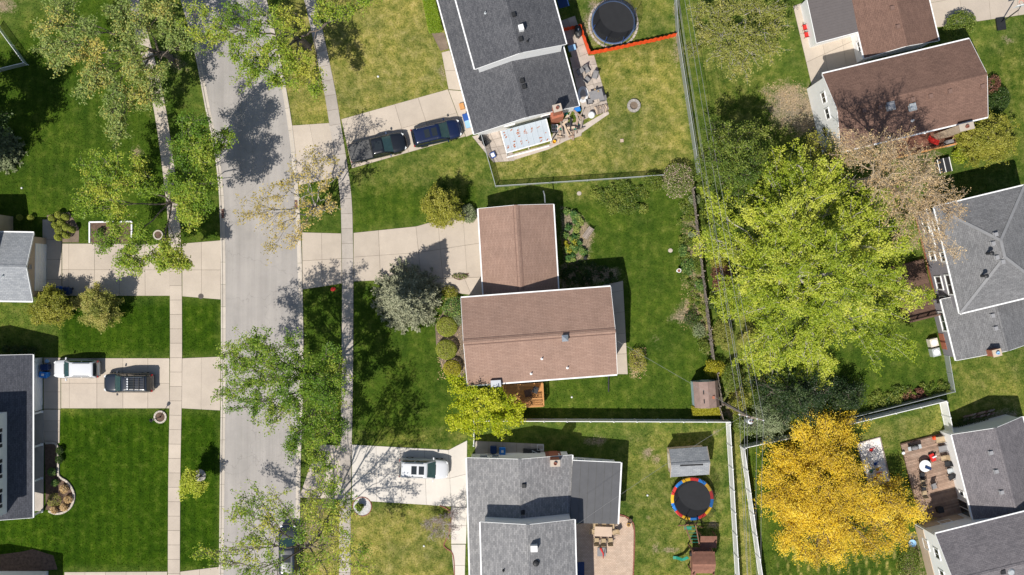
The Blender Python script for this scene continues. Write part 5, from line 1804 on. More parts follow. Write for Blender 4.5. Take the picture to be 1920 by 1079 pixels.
for i, (x, y, rx_, ry_, m_, w) in enumerate([(1295, 400, 12, 14, 'leaf_mid', 'green plant below the pink blossom'), (1302, 375, 12, 10, 'leaf_grey', 'pale plant below the pink blossom'), (1280, 470, 9, 12, 'leaf_hosta', 'green plant above the birdbath'), (1298, 455, 10, 9, 'leaf_mid', 'plant between birdbath and fence top'), (1290, 500, 14, 16, 'leaf_hosta', 'leafy plant right of the birdbath'), (1308, 500, 12, 18, 'leaf_mid', 'tall plant against the weathered fence'), (1312, 535, 10, 12, 'leaf_hosta', 'plant beside the round pond'), (1296, 598, 13, 14, 'leaf_dark', 'dark purple flowered plant in the lower bed'), (1310, 620, 12, 16, 'leaf_grey', 'silvery plant in the lower bed'), (1318, 650, 9, 12, 'leaf_mid', 'small plant at the lower fence end'), (1298, 440, 8, 6, 'leaf_grey', 'small grey plant in the upper bed')]):
    shrub(w, x, y, rx_, ry_, .75, m_, 600, .13, 150 + i, 'bed_plant', 'plant', .3, .6, 'plants along the weathered fence')

# grass blades: real tufts over the lawns in view
rng = np.random.default_rng(12)
N = 380000
gxp = rng.uniform(-53, 53, N); gyp = rng.uniform(-30, 30, N)
bad = np.zeros(N, bool)
for poly in HARD:
    xs = [p[0] for p in poly]; ys = [p[1] for p in poly]
    m = (gxp > min(xs)) & (gxp < max(xs)) & (gyp > min(ys)) & (gyp < max(ys)) & ~bad
    if m.any():
        ii = np.where(m)[0]
        bad[ii] = inside(poly, gxp[ii], gyp[ii])
gxp, gyp = gxp[~bad], gyp[~bad]
tt = turf(gxp, gyp)
keep = rng.uniform(0, 1, len(gxp)) > tt['soil'] * .95
gxp, gyp = gxp[keep], gyp[keep]
tt = {k_: v_[keep] for k_, v_ in tt.items()}
n = len(gxp)
a = rng.uniform(0, 2 * np.pi, n); hgt = rng.uniform(.04, .10, n); wd = rng.uniform(.02, .05, n); ln = rng.uniform(-.06, .06, (n, 2))
c = np.stack([gxp, gyp, np.zeros(n)], 1)
dv = np.stack([np.cos(a) * wd, np.sin(a) * wd, np.zeros(n)], 1)
tip = c + np.stack([ln[:, 0], ln[:, 1], hgt], 1)
V = np.stack([c - dv, c + dv, tip], 1).reshape(-1, 3)
Fc = np.arange(3 * n).reshape(-1, 3)
gr = bulk_mesh('grass', V, Fc, 'grass', None, {k_: np.repeat(v_, 3) for k_, v_ in tt.items()})
tag(gr, 'short mown grass blades over every lawn', 'grass', kind='stuff')

# ------------------------------------------------------------------ fences
def polyline_frames(pts, step):
    out = []
    for i in range(len(pts) - 1):
        a, b = pts[i], pts[i + 1]
        L = np.linalg.norm(b - a)
        n = max(1, int(round(L / step)))
        for k in range(n):
            out.append((a + (b - a) * k / n, a + (b - a) * (k + 1) / n))
    return out


def top_to_ground(px, z):
    return [np.array((*P(x, y, z)[:2], 0.0)) for x, y in px]


def vinyl_fence(label, px, z=1.85, step=2.27):
    pts = top_to_ground(px, z)
    root = thing('vinyl_fence', pts[0], label, 'fence', 'white vinyl fences')
    seg = polyline_frames(pts, step)
    post = MB().box((0, 0, (z + .08) / 2), (.125, .125, z + .08)).lathe([(.10, z + .08), (.10, z + .11), (.01, z + .19)], (0, 0, 0), 4, rz=R(45))
    me = bpy.data.meshes.new('post'); me.from_pydata(post.v, [], post.f); me.materials.append(M['white_trim'])
    ends = [s[0] for s in seg] + [seg[-1][1]]
    for p in ends:
        piece('post', me, p, 0, root)
    for a, b in seg:
        d = (b - a) / np.linalg.norm(b - a)
        a2, b2 = a + d * .07, b - d * .07
        pn = MB().beam(a2 + (0, 0, z / 2 + .03), b2 + (0, 0, z / 2 + .03), .028, z - .22)
        pnl = pn.build('panel', 'white_trim', root)
        MB().beam(a2 + (0, 0, z - .03), b2 + (0, 0, z - .03), .06, .12).build('rail', 'white_trim', pnl)
        MB().beam(a2 + (0, 0, .12), b2 + (0, 0, .12), .06, .15).build('rail', 'white_trim', pnl)
        L = np.linalg.norm(b2 - a2)
        mb = MB()
        for j in range(1, int(L / .29)):
            p = a2 + d * .29 * j
            mb.beam(p + (0, 0, .22), p + (0, 0, z - .12), .036, .012)
        o = mb.build('board_joint', 'white_wall', pnl)
        o['kind'] = 'stuff'
    return root


vinyl_fence('white vinyl fence between the centre house and the bottom yard', [(889, 790), (1369, 792)])
vinyl_fence('white vinyl fence running down the right side of the bottom yard', [(1369, 796), (1389, 1130)])
vinyl_fence('short white vinyl fence joining the bottom house', [(889, 793), (888, 836)], step=1.2)
vinyl_fence('white vinyl fence along the right side of the alley', [(1396, 842), (1437, 1130)])
vinyl_fence('white vinyl fence behind the yellow tree', [(1399, 840), (1492, 820)])
vinyl_fence('white vinyl fence above the lower right deck', [(1586, 798), (1774, 753)])
vinyl_fence('white vinyl fence joining the plum roofed house', [(1776, 755), (1788, 812)], step=1.5)


def chain_fence(label, px, z=1.2, step=3.0, m='galvanised'):
    pts = top_to_ground(px, z)
    root = thing('chain_link_fence', pts[0], label, 'fence', 'chain link fences')
    seg = polyline_frames(pts, step)
    for p in [s[0] for s in seg] + [seg[-1][1]]:
        MB().lathe([(.035, 0), (.035, z + .03), (.045, z + .04), (.01, z + .08)], p, 8).build('post', m, root)
    for a, b in seg:
        MB().tube([a + (0, 0, z), b + (0, 0, z)], .028, n=6).build('top_rail', m, root)
        MB().add([a + (0, 0, .04), b + (0, 0, .04), b + (0, 0, z - .02), a + (0, 0, z - .02)], [[0, 1, 2, 3]]).build('wire_mesh', 'chain_mesh', root)
    return root


chain_fence('chain link fence beside the rusty awning patio', [(902, 252), (929, 348)])
chain_fence('chain link fence along the bottom of the upper back yard', [(929, 349), (1160, 334), (1246, 328)])
chain_fence('long chain link fence under the overhead wires', [(1266, -60), (1272, 60), (1290, 180), (1312, 325)], 1.5)
chain_fence('low chain link fence below the slate roofed house', [(1780, 668), (1791, 734)], 1.2, 1.6)
chain_fence('low wire fence along the hedge at the lower right', [(1791, 735), (1700, 758), (1596, 784)], 1.2, 2.4)
chain_fence('white rail fence corner at the top left edge', [(-10, 45), (44, 118), (-10, 131)], 1.0, 2.0, 'white_trim')

wf = thing('wood_fence', P(1320, 540), 'weathered grey picket fence with leaning boards behind the centre house', 'fence')
pk = unit_box('picket', 'wood_weathered')
rw = random.Random(9)
for line in ([(1301, 352), (1313, 456), (1326, 561), (1340, 675)], [(1346, 700), (1357, 762)], [(1350, 762), (1358, 790)]):
    pts = top_to_ground(line, 1.65)
    for a, b in polyline_frames(pts, .152):
        d = b - a
        rz = math.atan2(d[1], d[0])
        hz = rw.uniform(1.52, 1.72)
        c = (a + b) / 2
        piece('picket', pk, (c[0], c[1], hz / 2), (rw.gauss(.06, .05), rw.gauss(0, .02), rz + rw.gauss(0, .06)), wf, (.138, .025, hz))
    for a, b in polyline_frames(pts, 2.4):
        off = np.array((.05, 0, 0))
        for zz_ in (.35, 1.3):
            MB().beam(a + off + (0, 0, zz_), b + off + (0, 0, zz_), .04, .09).build('rail', 'wood_weathered', wf)
        MB().box((a[0] + .1, a[1], .85), (.1, .1, 1.7)).build('post', 'wood_weathered', wf)

of = thing('safety_fence', P(1106, 98), 'bright orange plastic safety fence around the blue trampoline', 'fence')
op = [np.array((*P(x, y, .9)[:2], 0)) for x, y in [(1056, 54), (1088, 47), (1106, 98), (1150, 90), (1195, 80), (1235, 72), (1270, 63)]]
for i in range(len(op) - 1):
    a, b = op[i], op[i + 1]
    n_ = 14
    d = (b - a); s = np.array((-d[1], d[0], 0)) / np.linalg.norm(d)
    vs, fs = [], []
    for k in range(n_ + 1):
        t = k / n_
        sag = .10 * math.sin(math.pi * t)
        w = .08 * math.sin(k * 1.9 + i) + random.uniform(-.05, .05)
        c = a + d * t
        vs += [c + (0, 0, .02) - s * (.07 + w * .4), c + (0, 0, .45) - s * w * .6, c + (0, 0, .95 - sag) + s * (.07 + w * .5)]
    for k in range(n_):
        for j in range(2):
            fs.append([3 * k + j, 3 * k + 3 + j, 3 * k + 4 + j, 3 * k + 1 + j])
    MB().add(vs, fs).build('plastic_mesh', 'orange', of, True)
for p in op:
    MB().tube([p, p + (0, 0, 1.05)], .02).build('stake', 'orange', of)

# ------------------------------------------------------------------ cars
def ring_loft(sections, cap=True):
    """sections: list of rings of equal length"""
    n = len(sections[0])
    vs = [p for s in sections for p in s]
    fs = []
    for i in range(len(sections) - 1):
        for j in range(n):
            fs.append([i * n + j, i * n + (j + 1) % n, (i + 1) * n + (j + 1) % n, (i + 1) * n + j])
    if cap:
        fs.append(list(range(n))[::-1]); fs.append([(len(sections) - 1) * n + j for j in range(n)])
    return vs, fs


def car(label, px, py, heading, L, W, paint, roof_h=1.70, pickup=False, sunroof=0, rails=None, basket=False, cat='car', name='parked_car', fresh=1.0):
    root = thing(name, (0, 0, 0), label, cat, 'parked cars')
    hw = W / 2
    st = [(-.502, .66, .86, .46), (-.495, .80, .96, .40), (-.475, .91, 1.02, .34), (-.42, .985, 1.04, .30), (-.30, 1, 1.04, .26), (-.1, 1, 1.02, .26), (.1, 1, 1.0, .26), (.22, 1, 1.04, .26), (.30, .99, 1.03, .28), (.37, .965, .99, .30), (.425, .91, .94, .32), (.46, .81, .88, .34), (.484, .66, .80, .36), (.497, .45, .72, .38), (.502, .24, .66, .40)]
    zs = roof_h / 1.70
    secs = []
    for xf, wf_, zt, zb in st:
        w = hw * wf_; x = xf * L; zt *= zs
        half = [(w * .88, zb), (w, zb + .14), (w * 1.0, (zb + zt) / 2), (w * .985, zt - .14), (w * .93, zt - .03), (w * .60, zt + .015)]
        ring = [(x, y, z) for y, z in half] + [(x, -y, z) for y, z in half[::-1]]
        secs.append(ring)
    vs, fs = ring_loft(secs)
    body = MB().add(vs, fs).build('body', paint, root, True)
    # cabin: rings stacked upwards, corners rounded
    if pickup:
        b0, b1, t0, t1 = -.115, .255, -.085, .105
    else:
        b0, b1, t0, t1 = -.492, .245, -.435, .075
    zb_, zt_ = 1.0 * zs, roof_h

    def ring(x0, x1, w, z, r=.10, bow=.0):
        x0 *= L; x1 *= L
        pts = []
        for cx_, cy_, a0 in ((x1 - r, w - r, 0), (x0 + r, w - r, 90), (x0 + r, -w + r, 180), (x1 - r, -w + r, 270)):
            for a in (0, 30, 60, 90):
                t = R(a0 + a)
                pts.append((cx_ + r * math.cos(t) + (bow * (1 - (cy_ / w) ** 2) if a0 in (0, 270) else 0), cy_ + r * math.sin(t), z))
        return pts
    rings = [ring(b0, b1, hw * .93, zb_), ring(b0 + (t0 - b0) * .5, b1 + (t1 - b1) * .5, hw * .85, zb_ + (zt_ - .07 - zb_) * .5), ring(t0, t1, hw * .77, zt_ - .07, .12), ring(t0 + .012, t1 - .015, hw * .71, zt_ - .015, .16), ring(t0 + .04, t1 - .05, hw * .55, zt_, .2)]
    vs, fs = ring_loft(rings)
    MB().add(vs, fs).build('cabin', paint, root, True)

    def lerp(a, b, t):
        return np.array(a) * (1 - t) + np.array(b) * t
    # glass follows the cabin slopes a little proud of them
    fz = lambda t: zb_ + (zt_ - .07 - zb_) * t

    def front_x(t):
        return (b1 + (t1 - b1) * t) * L + .012

    def rear_x(t):
        return (b0 + (t0 - b0) * t) * L - .012

    def half_w(t):
        return hw * (.93 + (.77 - .93) * t)
    vs = []
    for t in (.04, .5, .98):
        w = half_w(t) * .90
        vs += [(front_x(t) + .008, w, fz(t) + .012), (front_x(t) + .030, w * .4, fz(t) + .016), (front_x(t) + .030, -w * .4, fz(t) + .016), (front_x(t) + .008, -w, fz(t) + .012)]
    MB().add(vs, [[0, 1, 5, 4], [1, 2, 6, 5], [2, 3, 7, 6], [4, 5, 9, 8], [5, 6, 10, 9], [6, 7, 11, 10]]).build('windshield', 'windshield', root, True)
    vs = []
    for t in (.25, .95):
        w = half_w(t) * .86
        vs += [(rear_x(t), w, fz(t)), (rear_x(t), -w, fz(t))]
    MB().add(vs, [[0, 1, 3, 2]]).build('rear_window', 'glass', root)
    span = [(.06, .46), (.50, .93)] if not pickup else [(.08, .46), (.52, .92)]
    for s in (-1, 1):
        for a0, a1 in span:
            q = []
            for t, sh in ((.18, 0), (.92, .0)):
                x0 = rear_x(t) + .05; x1 = front_x(t) - .05
                q.append([(x0 + (x1 - x0) * a0, s * (half_w(t) + .012), fz(t)), (x0 + (x1 - x0) * a1, s * (half_w(t) + .012), fz(t))])
            MB().add([q[0][0], q[0][1], q[1][1], q[1][0]], [[0, 1, 2, 3]]).build('side_window', 'glass', root)
    # wheels
    for sx_ in (-.30, .30):
        for s in (-1, 1):
            c = np.array((sx_ * L, s * (hw - .10), .36))
            w = MB().tube([c + (0, -.12, 0), c + (0, .12, 0)], .36, n=18).build('wheel', 'rubber', root)
            MB().tube([c + (0, s * .10, 0), c + (0, s * .135, 0)], .23, .20, n=12).build('rim', 'chrome', w)
    for s in (-1, 1):
        MB().box((.455 * L, s * hw * .70, .82 * zs), (.26, .18, .11), s * R(-38)).build('headlight', 'lamp_glass', root)
        MB().box((-.486 * L, s * hw * .80, .92 * zs), (.10, .20, .22), s * R(14)).build('tail_light', 'tail_lamp', root)
        mr = MB().box((.195 * L, s * (hw + .13), 1.08 * zs), (.12, .22, .17), s * R(8)).build('mirror', paint if not pickup else 'chrome', root)
    MB().box((.494 * L, 0, .62), (.05, W * .36, .20)).build('grille', 'black_plastic' if not pickup else 'chrome', root)
    MB().box((.488 * L, 0, .42), (.08, W * .46, .14)).build('bumper', 'black_plastic' if not pickup else 'chrome', root)
    MB().box((-.490 * L, 0, .50), (.10, W * .80, .18)).build('bumper', 'black_plastic', root)
    # wipers and bonnet seam
    MB().beam((front_x(.05) + .03, -.5, fz(.05) + .03), (front_x(.05) + .03, .5, fz(.05) + .03), .03, .02).build('wiper', 'black_plastic', root)
    if sunroof:
        xs = {1: [.6], 2: [.50, .79]}[sunroof]
        for xf in xs:
            x = (t0 + (t1 - t0) * xf) * L
            o = MB().box((x, 0, zt_ + .006), (.52 if sunroof == 2 else .75, W * .42, .014)).build('sunroof', 'glass', root)
    if rails:
        for s in (-1, 1):
            x0, x1 = (t0 + .06) * L, (t1 - .07) * L
            y = s * hw * .68
            MB().tube([(x0, y, zt_ - .03), (x0 + .1, y, zt_ + .06), (x1 - .1, y, zt_ + .06), (x1, y, zt_ - .03)], .022).build('roof_rail', rails, root)
    if basket:
        x0, x1 = (t0 + .04) * L, (t1 - .16) * L
        mb = MB()
        for xx in np.linspace(x0, x1, 4):
            mb.beam((xx, -hw * .66, zt_ + .09), (xx, hw * .66, zt_ + .09), .05, .03)
        mb.build('roof_crossbar', 'black_plastic', root)
        for yy in np.linspace(-hw * .5, hw * .5, 5):
            MB().beam((x0, yy, zt_ + .115), (x1, yy, zt_ + .115), .03, .02).build('rack_slat', 'dark_metal', root)
        MB().beam((x1 + .02, -hw * .62, zt_ + .13), (x1 + .02, hw * .62, zt_ + .13), .05, .05).build('light_bar', 'chrome', root)
        for yy in np.linspace(-hw * .5, hw * .5, 5):
            MB().lathe([(.07, 0), (.08, .06), (.02, .09)], (x1 + .06, yy, zt_ + .13), 8).build('spot_lamp', 'lamp_glass', root)
    if pickup:
        MB().box((-.305 * L, 0, 1.075 * zs), (.37 * L, W * .90, .05)).build('bed_cover', 'tar', root)
        MB().box((-.115 * L, 0, 1.10 * zs), (.05, W * .84, .06)).build('bed_rail', 'black_plastic', root)
    p = P(px, py, .7)
    root.location = (p[0], p[1], .03)
    root.rotation_euler = (0, 0, R(heading))
    return root


car('black pickup truck with covered bed on the upper driveway', 709, 277, 13.3, 5.7, 1.98, 'paint_black', 1.80, pickup=True, sunroof=1, cat='truck', name='pickup_truck')
car('navy blue sport utility car in front of the dark roofed house', 819, 250, 13.3, 4.9, 1.92, 'paint_navy', 1.72, sunroof=2, rails='chrome')
car('white compact sport utility car beside the blue bins', 144, 692, 180, 4.45, 1.82, 'paint_white', 1.66, rails='black_plastic')
car('black off road car with roof rack on the left driveway', 242, 718, 180, 4.85, 1.90, 'paint_dark', 1.82, sunroof=1, rails='chrome', basket=True)
car('white sport utility car with two sunroofs on the bottom driveway', 795, 879, -2, 4.85, 1.92, 'paint_white', 1.75, sunroof=2, rails='black_plastic')
car('dark car parked at the kerb under the bottom street tree', 541, 1031, 90.5, 5.0, 1.92, 'paint_dark', 1.60, sunroof=1)

# ------------------------------------------------------------------ bins
def bin_(label, px, py, rz, m, lidm=None):
    root = thing('wheeled_bin', (0, 0, 0), label, 'bin', 'wheeled bins')
    vs = []
    for z, w, d in ((.06, .21, .25), (.95, .29, .34)):
        vs += [(-w, -d, z), (w, -d, z), (w, d, z), (-w, d, z)]
    MB().add(vs, [[3, 2, 1, 0], [4, 5, 6, 7], [0, 1, 5, 4], [1, 2, 6, 5], [2, 3, 7, 6], [3, 0, 4, 7]]).build('body', m, root)
    lid = MB().add([(-.31, -.37, .955), (.31, -.37, .955), (.31, .38, .965), (-.31, .38, .965), (-.27, -.32, 1.02), (.27, -.32, 1.02), (.27, .34, 1.06), (-.27, .34, 1.06)], [[3, 2, 1, 0], [4, 5, 6, 7], [0, 1, 5, 4], [1, 2, 6, 5], [2, 3, 7, 6], [3, 0, 4, 7]]).build('lid', lidm or m, root)
    if lidm == 'blue_bright' or m == 'blue_bright':
        MB().box((0, .02, 1.052), (.22, .26, .012)).build('sticker', 'white_plastic', lid)
    MB().tube([(-.27, .40, .93), (.27, .40, .93)], .02).build('handle', m, root)
    for s in (-1, 1):
        MB().tube([(s * .24, .24, .11), (s * .29, .24, .11)], .11, n=12).build('wheel', 'rubber', root)
    p = P(px, py, .9)
    root.location = (p[0], p[1], .04); root.rotation_euler = (0, 0, R(rz))


bin_('dark blue wheeled bin by the white garage door at the left', 84, 689, 92, 'blue_dark')
bin_('bright blue wheeled bin by the white garage door at the left', 82, 703, 82, 'blue_bright')
bin_('dark blue wheeled bin behind the bottom house', 925, 843, 180, 'blue_dark')
bin_('bright blue wheeled bin with white sticker behind the bottom house', 942, 846, 180, 'blue_bright')
bin_('blue wheeled bin against the dark roofed house', 874, 221, 15, 'blue')
bin_('pale blue wheeled bin against the dark roofed house', 878, 233, 15, 'blue_pale')
bin_('dark blue bin half hidden by the olive tree at the left', 112, 545, 0, 'blue')
bin_('navy bin half hidden by the olive tree at the left', 125, 546, 0, 'blue_dark')

# ------------------------------------------------------------------ sheds
s1 = thing('garden_shed', P(1324, 740), 'brown roofed barn shaped shed at the corner of the wood fence', 'shed')
za, zm, zt = 1.7, 2.45, 2.8
q = [P(1299, 716, za)[:2], P(1346, 713, za)[:2], P(1349, 762, za)[:2], P(1303, 765, za)[:2]]
cxy = sum(q) / 4
ux_ = (q[1] - q[0] + q[2] - q[3]) / 2; uy_ = (q[0] - q[3] + q[1] - q[2]) / 2


def sp(u_, v_, z):
    p = cxy + ux_ * u_ + uy_ * v_
    return np.array((p[0], p[1], z))


prof = [(-.5, za), (-.32, zm), (0, zt), (.32, zm), (.5, za)]
for i in range(4):
    (u0, z0), (u1, z1) = prof[i], prof[i + 1]
    q4 = [sp(u0, -.5, z0), sp(u0, .5, z0), sp(u1, .5, z1), sp(u1, -.5, z1)]
    MB().slab(q4 if i < 2 else [q4[3], q4[2], q4[1], q4[0]], .07).build('roof_panel', 'roof_shed', s1)
vs = [sp(u_ * .94, -.46, z - .08) for u_, z in prof] + [sp(.47, -.46, 0), sp(-.47, -.46, 0)]
vs2 = [sp(u_ * .94, .46, z - .08) for u_, z in prof] + [sp(.47, .46, 0), sp(-.47, .46, 0)]
MB().add(vs + vs2, [list(range(7))[::-1], list(range(7, 14))] + [[i, (i + 1) % 7, 7 + (i + 1) % 7, 7 + i] for i in range(7)]).build('wall', 'cyan_wall', s1)
for v_ in (-.22, .12):
    MB().beam(sp(-.18, v_ - .09, 2.66), sp(-.18, v_ + .06, 2.66), .09, .05).build('ridge_vent', 'black_plastic', s1)
MB().box(sp(.2, -.1, 2.62), (.22, .28, .1)).build('roof_patch', 'brick_red', s1)
MB().beam(sp(-.1, .47, .95), sp(.25, .47, .95), .04, 1.7).build('door', 'white_wall', s1)

s2 = thing('garden_shed', P(1290, 868), 'tan shed with grey shingle roof above the colourful trampoline', 'shed')
k = gable(s2, (1331, 890), (1324, 838), 3.7, 2.15, 3.05, 'roof_silver', 'tan_wall', 'tan_wall', .18, gutters=False, ang=94)
MB().beam(on_roof(k, 1275, 873) + (0, 0, .06), on_roof(k, 1318, 871) + (0, 0, .06), .16, .08).build('ridge_vent', 'black_plastic', s2)
panel_door(s2, wall_pt(k, 2, .5, 1.0), 1.5, 1.8, 'cream_wall', 2, 2, 'shed_door')

# ------------------------------------------------------------------ trampolines
def trampoline(label, px, py, r, padm, netm='net', seed=0, h=.85, neth=1.75, inner=.86):
    c = P(px, py, h)
    root = thing('trampoline', (c[0], c[1], 0), label, 'trampoline')
    n = 48
    MB().lathe([(r * (inner + .01), h - .012), (r * (inner + .01), h)], (c[0], c[1], 0), n).build('jumping_mat', 'tramp_mat', root)
    k = len(padm)
    for i in range(k):
        mb = MB()
        a0, a1 = 2 * math.pi * i / k, 2 * math.pi * (i + 1) / k
        m_ = max(2, 48 // k)
        vs, fs = [], []
        for j in range(m_ + 1):
            a = a0 + (a1 - a0) * j / m_
            for rr2, z in ((r * inner, h + .01), (r * (inner + .02), h + .045), (r * .97, h + .045), (r, h - .01)):
                vs.append((c[0] + rr2 * math.cos(a), c[1] + rr2 * math.sin(a), z))
        for j in range(m_):
            for l in range(3):
                fs.append([4 * j + l, 4 * j + l + 1, 4 * j + 5 + l, 4 * j + 4 + l])
        mb.add(vs, fs).build('pad', padm[i], root)
    ringp = [(c[0] + (r - .02) * math.cos(2 * math.pi * i / n), c[1] + (r - .02) * math.sin(2 * math.pi * i / n), h - .04) for i in range(n + 1)]
    MB().tube(ringp, .03).build('frame_ring', 'galvanised', root)
    for i in range(8):
        a = 2 * math.pi * (i + .5) / 8
        x, y = c[0] + (r - .02) * math.cos(a), c[1] + (r - .02) * math.sin(a)
        MB().tube([(x, y, 0), (x, y, h)], .03).build('leg', 'galvanised', root)
        MB().tube([(x + .05 * math.cos(a), y + .05 * math.sin(a), .3), (x + .1 * math.cos(a), y + .1 * math.sin(a), h + .2), (x, y, h + neth)], .025).build('net_pole', 'blue' if len(padm) == 1 else 'black_plastic', root)
    vs, fs = [], []
    for i in range(n):
        a = 2 * math.pi * i / n
        sag = .10 * abs(math.sin(4 * a))
        vs += [(c[0] + r * inner * math.cos(a), c[1] + r * inner * math.sin(a), h + .05), (c[0] + r * (.98 - sag * .3) * math.cos(a), c[1] + r * (.98 - sag * .3) * math.sin(a), h + neth - sag)]
    for i in range(n):
        j = (i + 1) % n
        fs.append([2 * i, 2 * j, 2 * j + 1, 2 * i + 1])
    MB().add(vs, fs).build('safety_net', netm, root)
    return root


trampoline('blue rimmed black trampoline inside the orange fence', 1150, 42, 2.15, ['pad_blue'], inner=.93, neth=2.0)
pads = ['red', 'yellow', 'blue_bright'] * 5
t2 = trampoline('black trampoline with red, yellow and blue pads in the bottom yard', 1298, 936, 2.1, pads)
mb = MB()
a = P(1258, 930); b = P(1264, 931)
for s in (-.18, .18):
    mb.beam((a[0], a[1] + s, 0), (b[0], b[1] + s, .85), .04, .04)
for z in (.25, .5, .75):
    mb.beam((a[0] + (b[0] - a[0]) * z / .85, a[1] - .18, z), (a[0] + (b[0] - a[0]) * z / .85, a[1] + .18, z), .05, .03)
mb.build('ladder', 'galvanised', t2)
pb = P(1150, 45)
ring_ = thing('paver_ring', (pb[0], pb[1], 0), 'ring of paving blocks round the blue trampoline', 'edging')
bm = unit_box('block', 'flag')
for i in range(34):
    a = 2 * math.pi * i / 34
    piece('block', bm, (pb[0] + 2.38 * math.cos(a), pb[1] + 2.38 * math.sin(a), .03), a, ring_, (.2, .38, .07))

# ------------------------------------------------------------------ play set
ps = thing('play_set', P(1310, 1030), 'wooden play set with ladder, monkey bars and red brown roof in the bottom yard', 'play set')
w = 'wood_red'
bx = lambda x, y, z: P(x, y, z)
t4 = [P(1290, 1020)[:2], P(1326, 1020)[:2], P(1326, 1060)[:2], P(1290, 1060)[:2]]
for p in t4:
    MB().box((p[0], p[1], 1.6), (.1, .1, 3.2)).build('post', w, ps)
c4 = sum(t4) / 4
MB().box((c4[0], c4[1], 1.4), (1.95, 2.15, .06)).build('floor', w, ps)
for i, (y0, z0, y1, z1) in enumerate(((-1.05, 2.75, 0, 3.35), (1.05, 2.75, 0, 3.35))):
    for j in range(5):
        t0_, t1_ = j / 5, (j + 1) / 5
        ya, yb = y0 + (y1 - y0) * t0_, y0 + (y1 - y0) * t1_
        za_, zb2 = z0 + (z1 - z0) * t0_, z0 + (z1 - z0) * t1_
        q4 = [np.array((c4[0] - 1.1, c4[1] + ya, za_)), np.array((c4[0] + 1.1, c4[1] + ya, za_)), np.array((c4[0] + 1.1, c4[1] + yb, zb2)), np.array((c4[0] - 1.1, c4[1] + yb, zb2))]
        MB().slab(q4 if i == 0 else [q4[1], q4[0], q4[3], q4[2]], .04).build('roof_board', w, ps)
for s in (-1, 1):
    MB().beam((c4[0] + s * .95, c4[1] - 1.0, 2.1), (c4[0] + s * .95, c4[1] + 1.0, 2.1), .06, .7).build('side_panel', w, ps)
# monkey bars upwards in the picture
a0, a1 = P(1297, 1020, 2.0), P(1284, 985, 2.0)
b0_, b1_ = P(1311, 1020, 2.0), P(1304, 985, 2.0)
MB().beam(a0, a1, .09, .09).build('ladder_beam', w, ps)
MB().beam(b0_, b1_, .09, .09).build('ladder_beam', w, ps)
for i in range(6):
    t = (i + .5) / 6
    MB().tube([a0 * (1 - t) + a1 * t, b0_ * (1 - t) + b1_ * t], .025).build('rung', 'green_plastic', ps)
for top, foot in ((a1, P(1272, 986)), (a1, P(1296, 972)), (b1_, P(1308, 976)), (b1_, P(1318, 990))):
    MB().beam(top + (0, 0, 0), foot, .08, .08).build('leg', w, ps)
MB().beam(P(1272, 986, .9), P(1308, 982, .9), .06, .06).build('cross_beam', w, ps)
MB().box(P(1290, 990, .55), (.7, .3, .05)).build('swing_seat', 'green_plastic', ps)
# lower wing and slide
c5 = P(1322, 1008)
for i in range(5):
    MB().box((c5[0], c5[1] - .5 + i * .24, 1.55 + .05 * i), (1.6, .23, .04)).build('wing_board', w, ps)
for sx_, sy_ in ((-.7, -.6), (.7, -.6), (-.7, .6), (.7, .6)):
    MB().box((c5[0] + sx_, c5[1] + sy_, .8), (.09, .09, 1.6)).build('post', w, ps)
MB().tube([P(1293, 1038, 2.0), P(1308, 1038, 2.0)], .27, n=14).build('tube', 'black_plastic', ps)
sl = [P(1290, 1045, 1.4), P(1280, 1050, .8), P(1268, 1046, .2), P(1262, 1046, .12)]
for i in range(3):
    MB().beam(sl[i], sl[i + 1], .30, .05).build('slide', 'green_plastic', ps)
for s in (-.22, .22):
    MB().beam(P(1300, 1066, 1.3) + (s, 0, 0), P(1300, 1080) + (s, 0, 0), .06, .08).build('step_rail', w, ps)
for i in range(4):
    t = (i + 1) / 5
    p = P(1300, 1066, 1.3) * (1 - t) + P(1300, 1080) * t
    MB().box(p, (.5, .14, .04)).build('step', w, ps)

# ------------------------------------------------------------------ garden furniture
def chair(label, px, py, rz, m, legm='dark_metal', group=None, back=.48, w=.5, cat='chair', name='patio_chair', tilt=12, z=.04, lounge=False):
    root = thing(name, (0, 0, 0), label, cat, group)
    d = .5 if not lounge else 1.15
    MB().box((0, 0, .42), (w, d, .05)).build('seat', m, root)
    bt = math.sin(R(tilt)); 
    MB().beam((0, d / 2, .44), (0, d / 2 + back * bt * 1.6, .44 + back), w, .04).build('backrest', m, root)
    for sx_ in (-1, 1):
        for sy_ in (-1, 1):
            MB().tube([(sx_ * w * .46, sy_ * d * .46, 0), (sx_ * w * .46, sy_ * d * .44, .42)], .018).build('leg', legm, root)
        MB().tube([(sx_ * w * .52, -d * .46, .40), (sx_ * w * .54, -d * .44, .64), (sx_ * w * .54, d * .5, .66)], .02).build('armrest', legm, root)
    p = P(px, py, .4)
    root.location = (p[0], p[1], z); root.rotation_euler = (0, 0, R(rz))
    return root


def table(label, px, py, rz, w, d, m, legm='dark_metal', z=.04, h=.72, round_=False, cat='table', name='patio_table'):
    root = thing(name, (0, 0, 0), label, cat)
    if round_:
        MB().lathe([(w / 2, h - .03), (w / 2, h), (w / 2 - .03, h + .008)], (0, 0, 0), 28).build('table_top', m, root)
    else:
        MB().box((0, 0, h), (w, d, .035)).build('table_top', m, root)
    for sx_ in (-1, 1):
        for sy_ in (-1, 1):
            MB().tube([(sx_ * w * .40, sy_ * d * .40, 0), (sx_ * w * .34, sy_ * d * .34, h)], .022).build('leg', legm, root)
    p = P(px, py, h)
    root.location = (p[0], p[1], z); root.rotation_euler = (0, 0, R(rz))
    return root


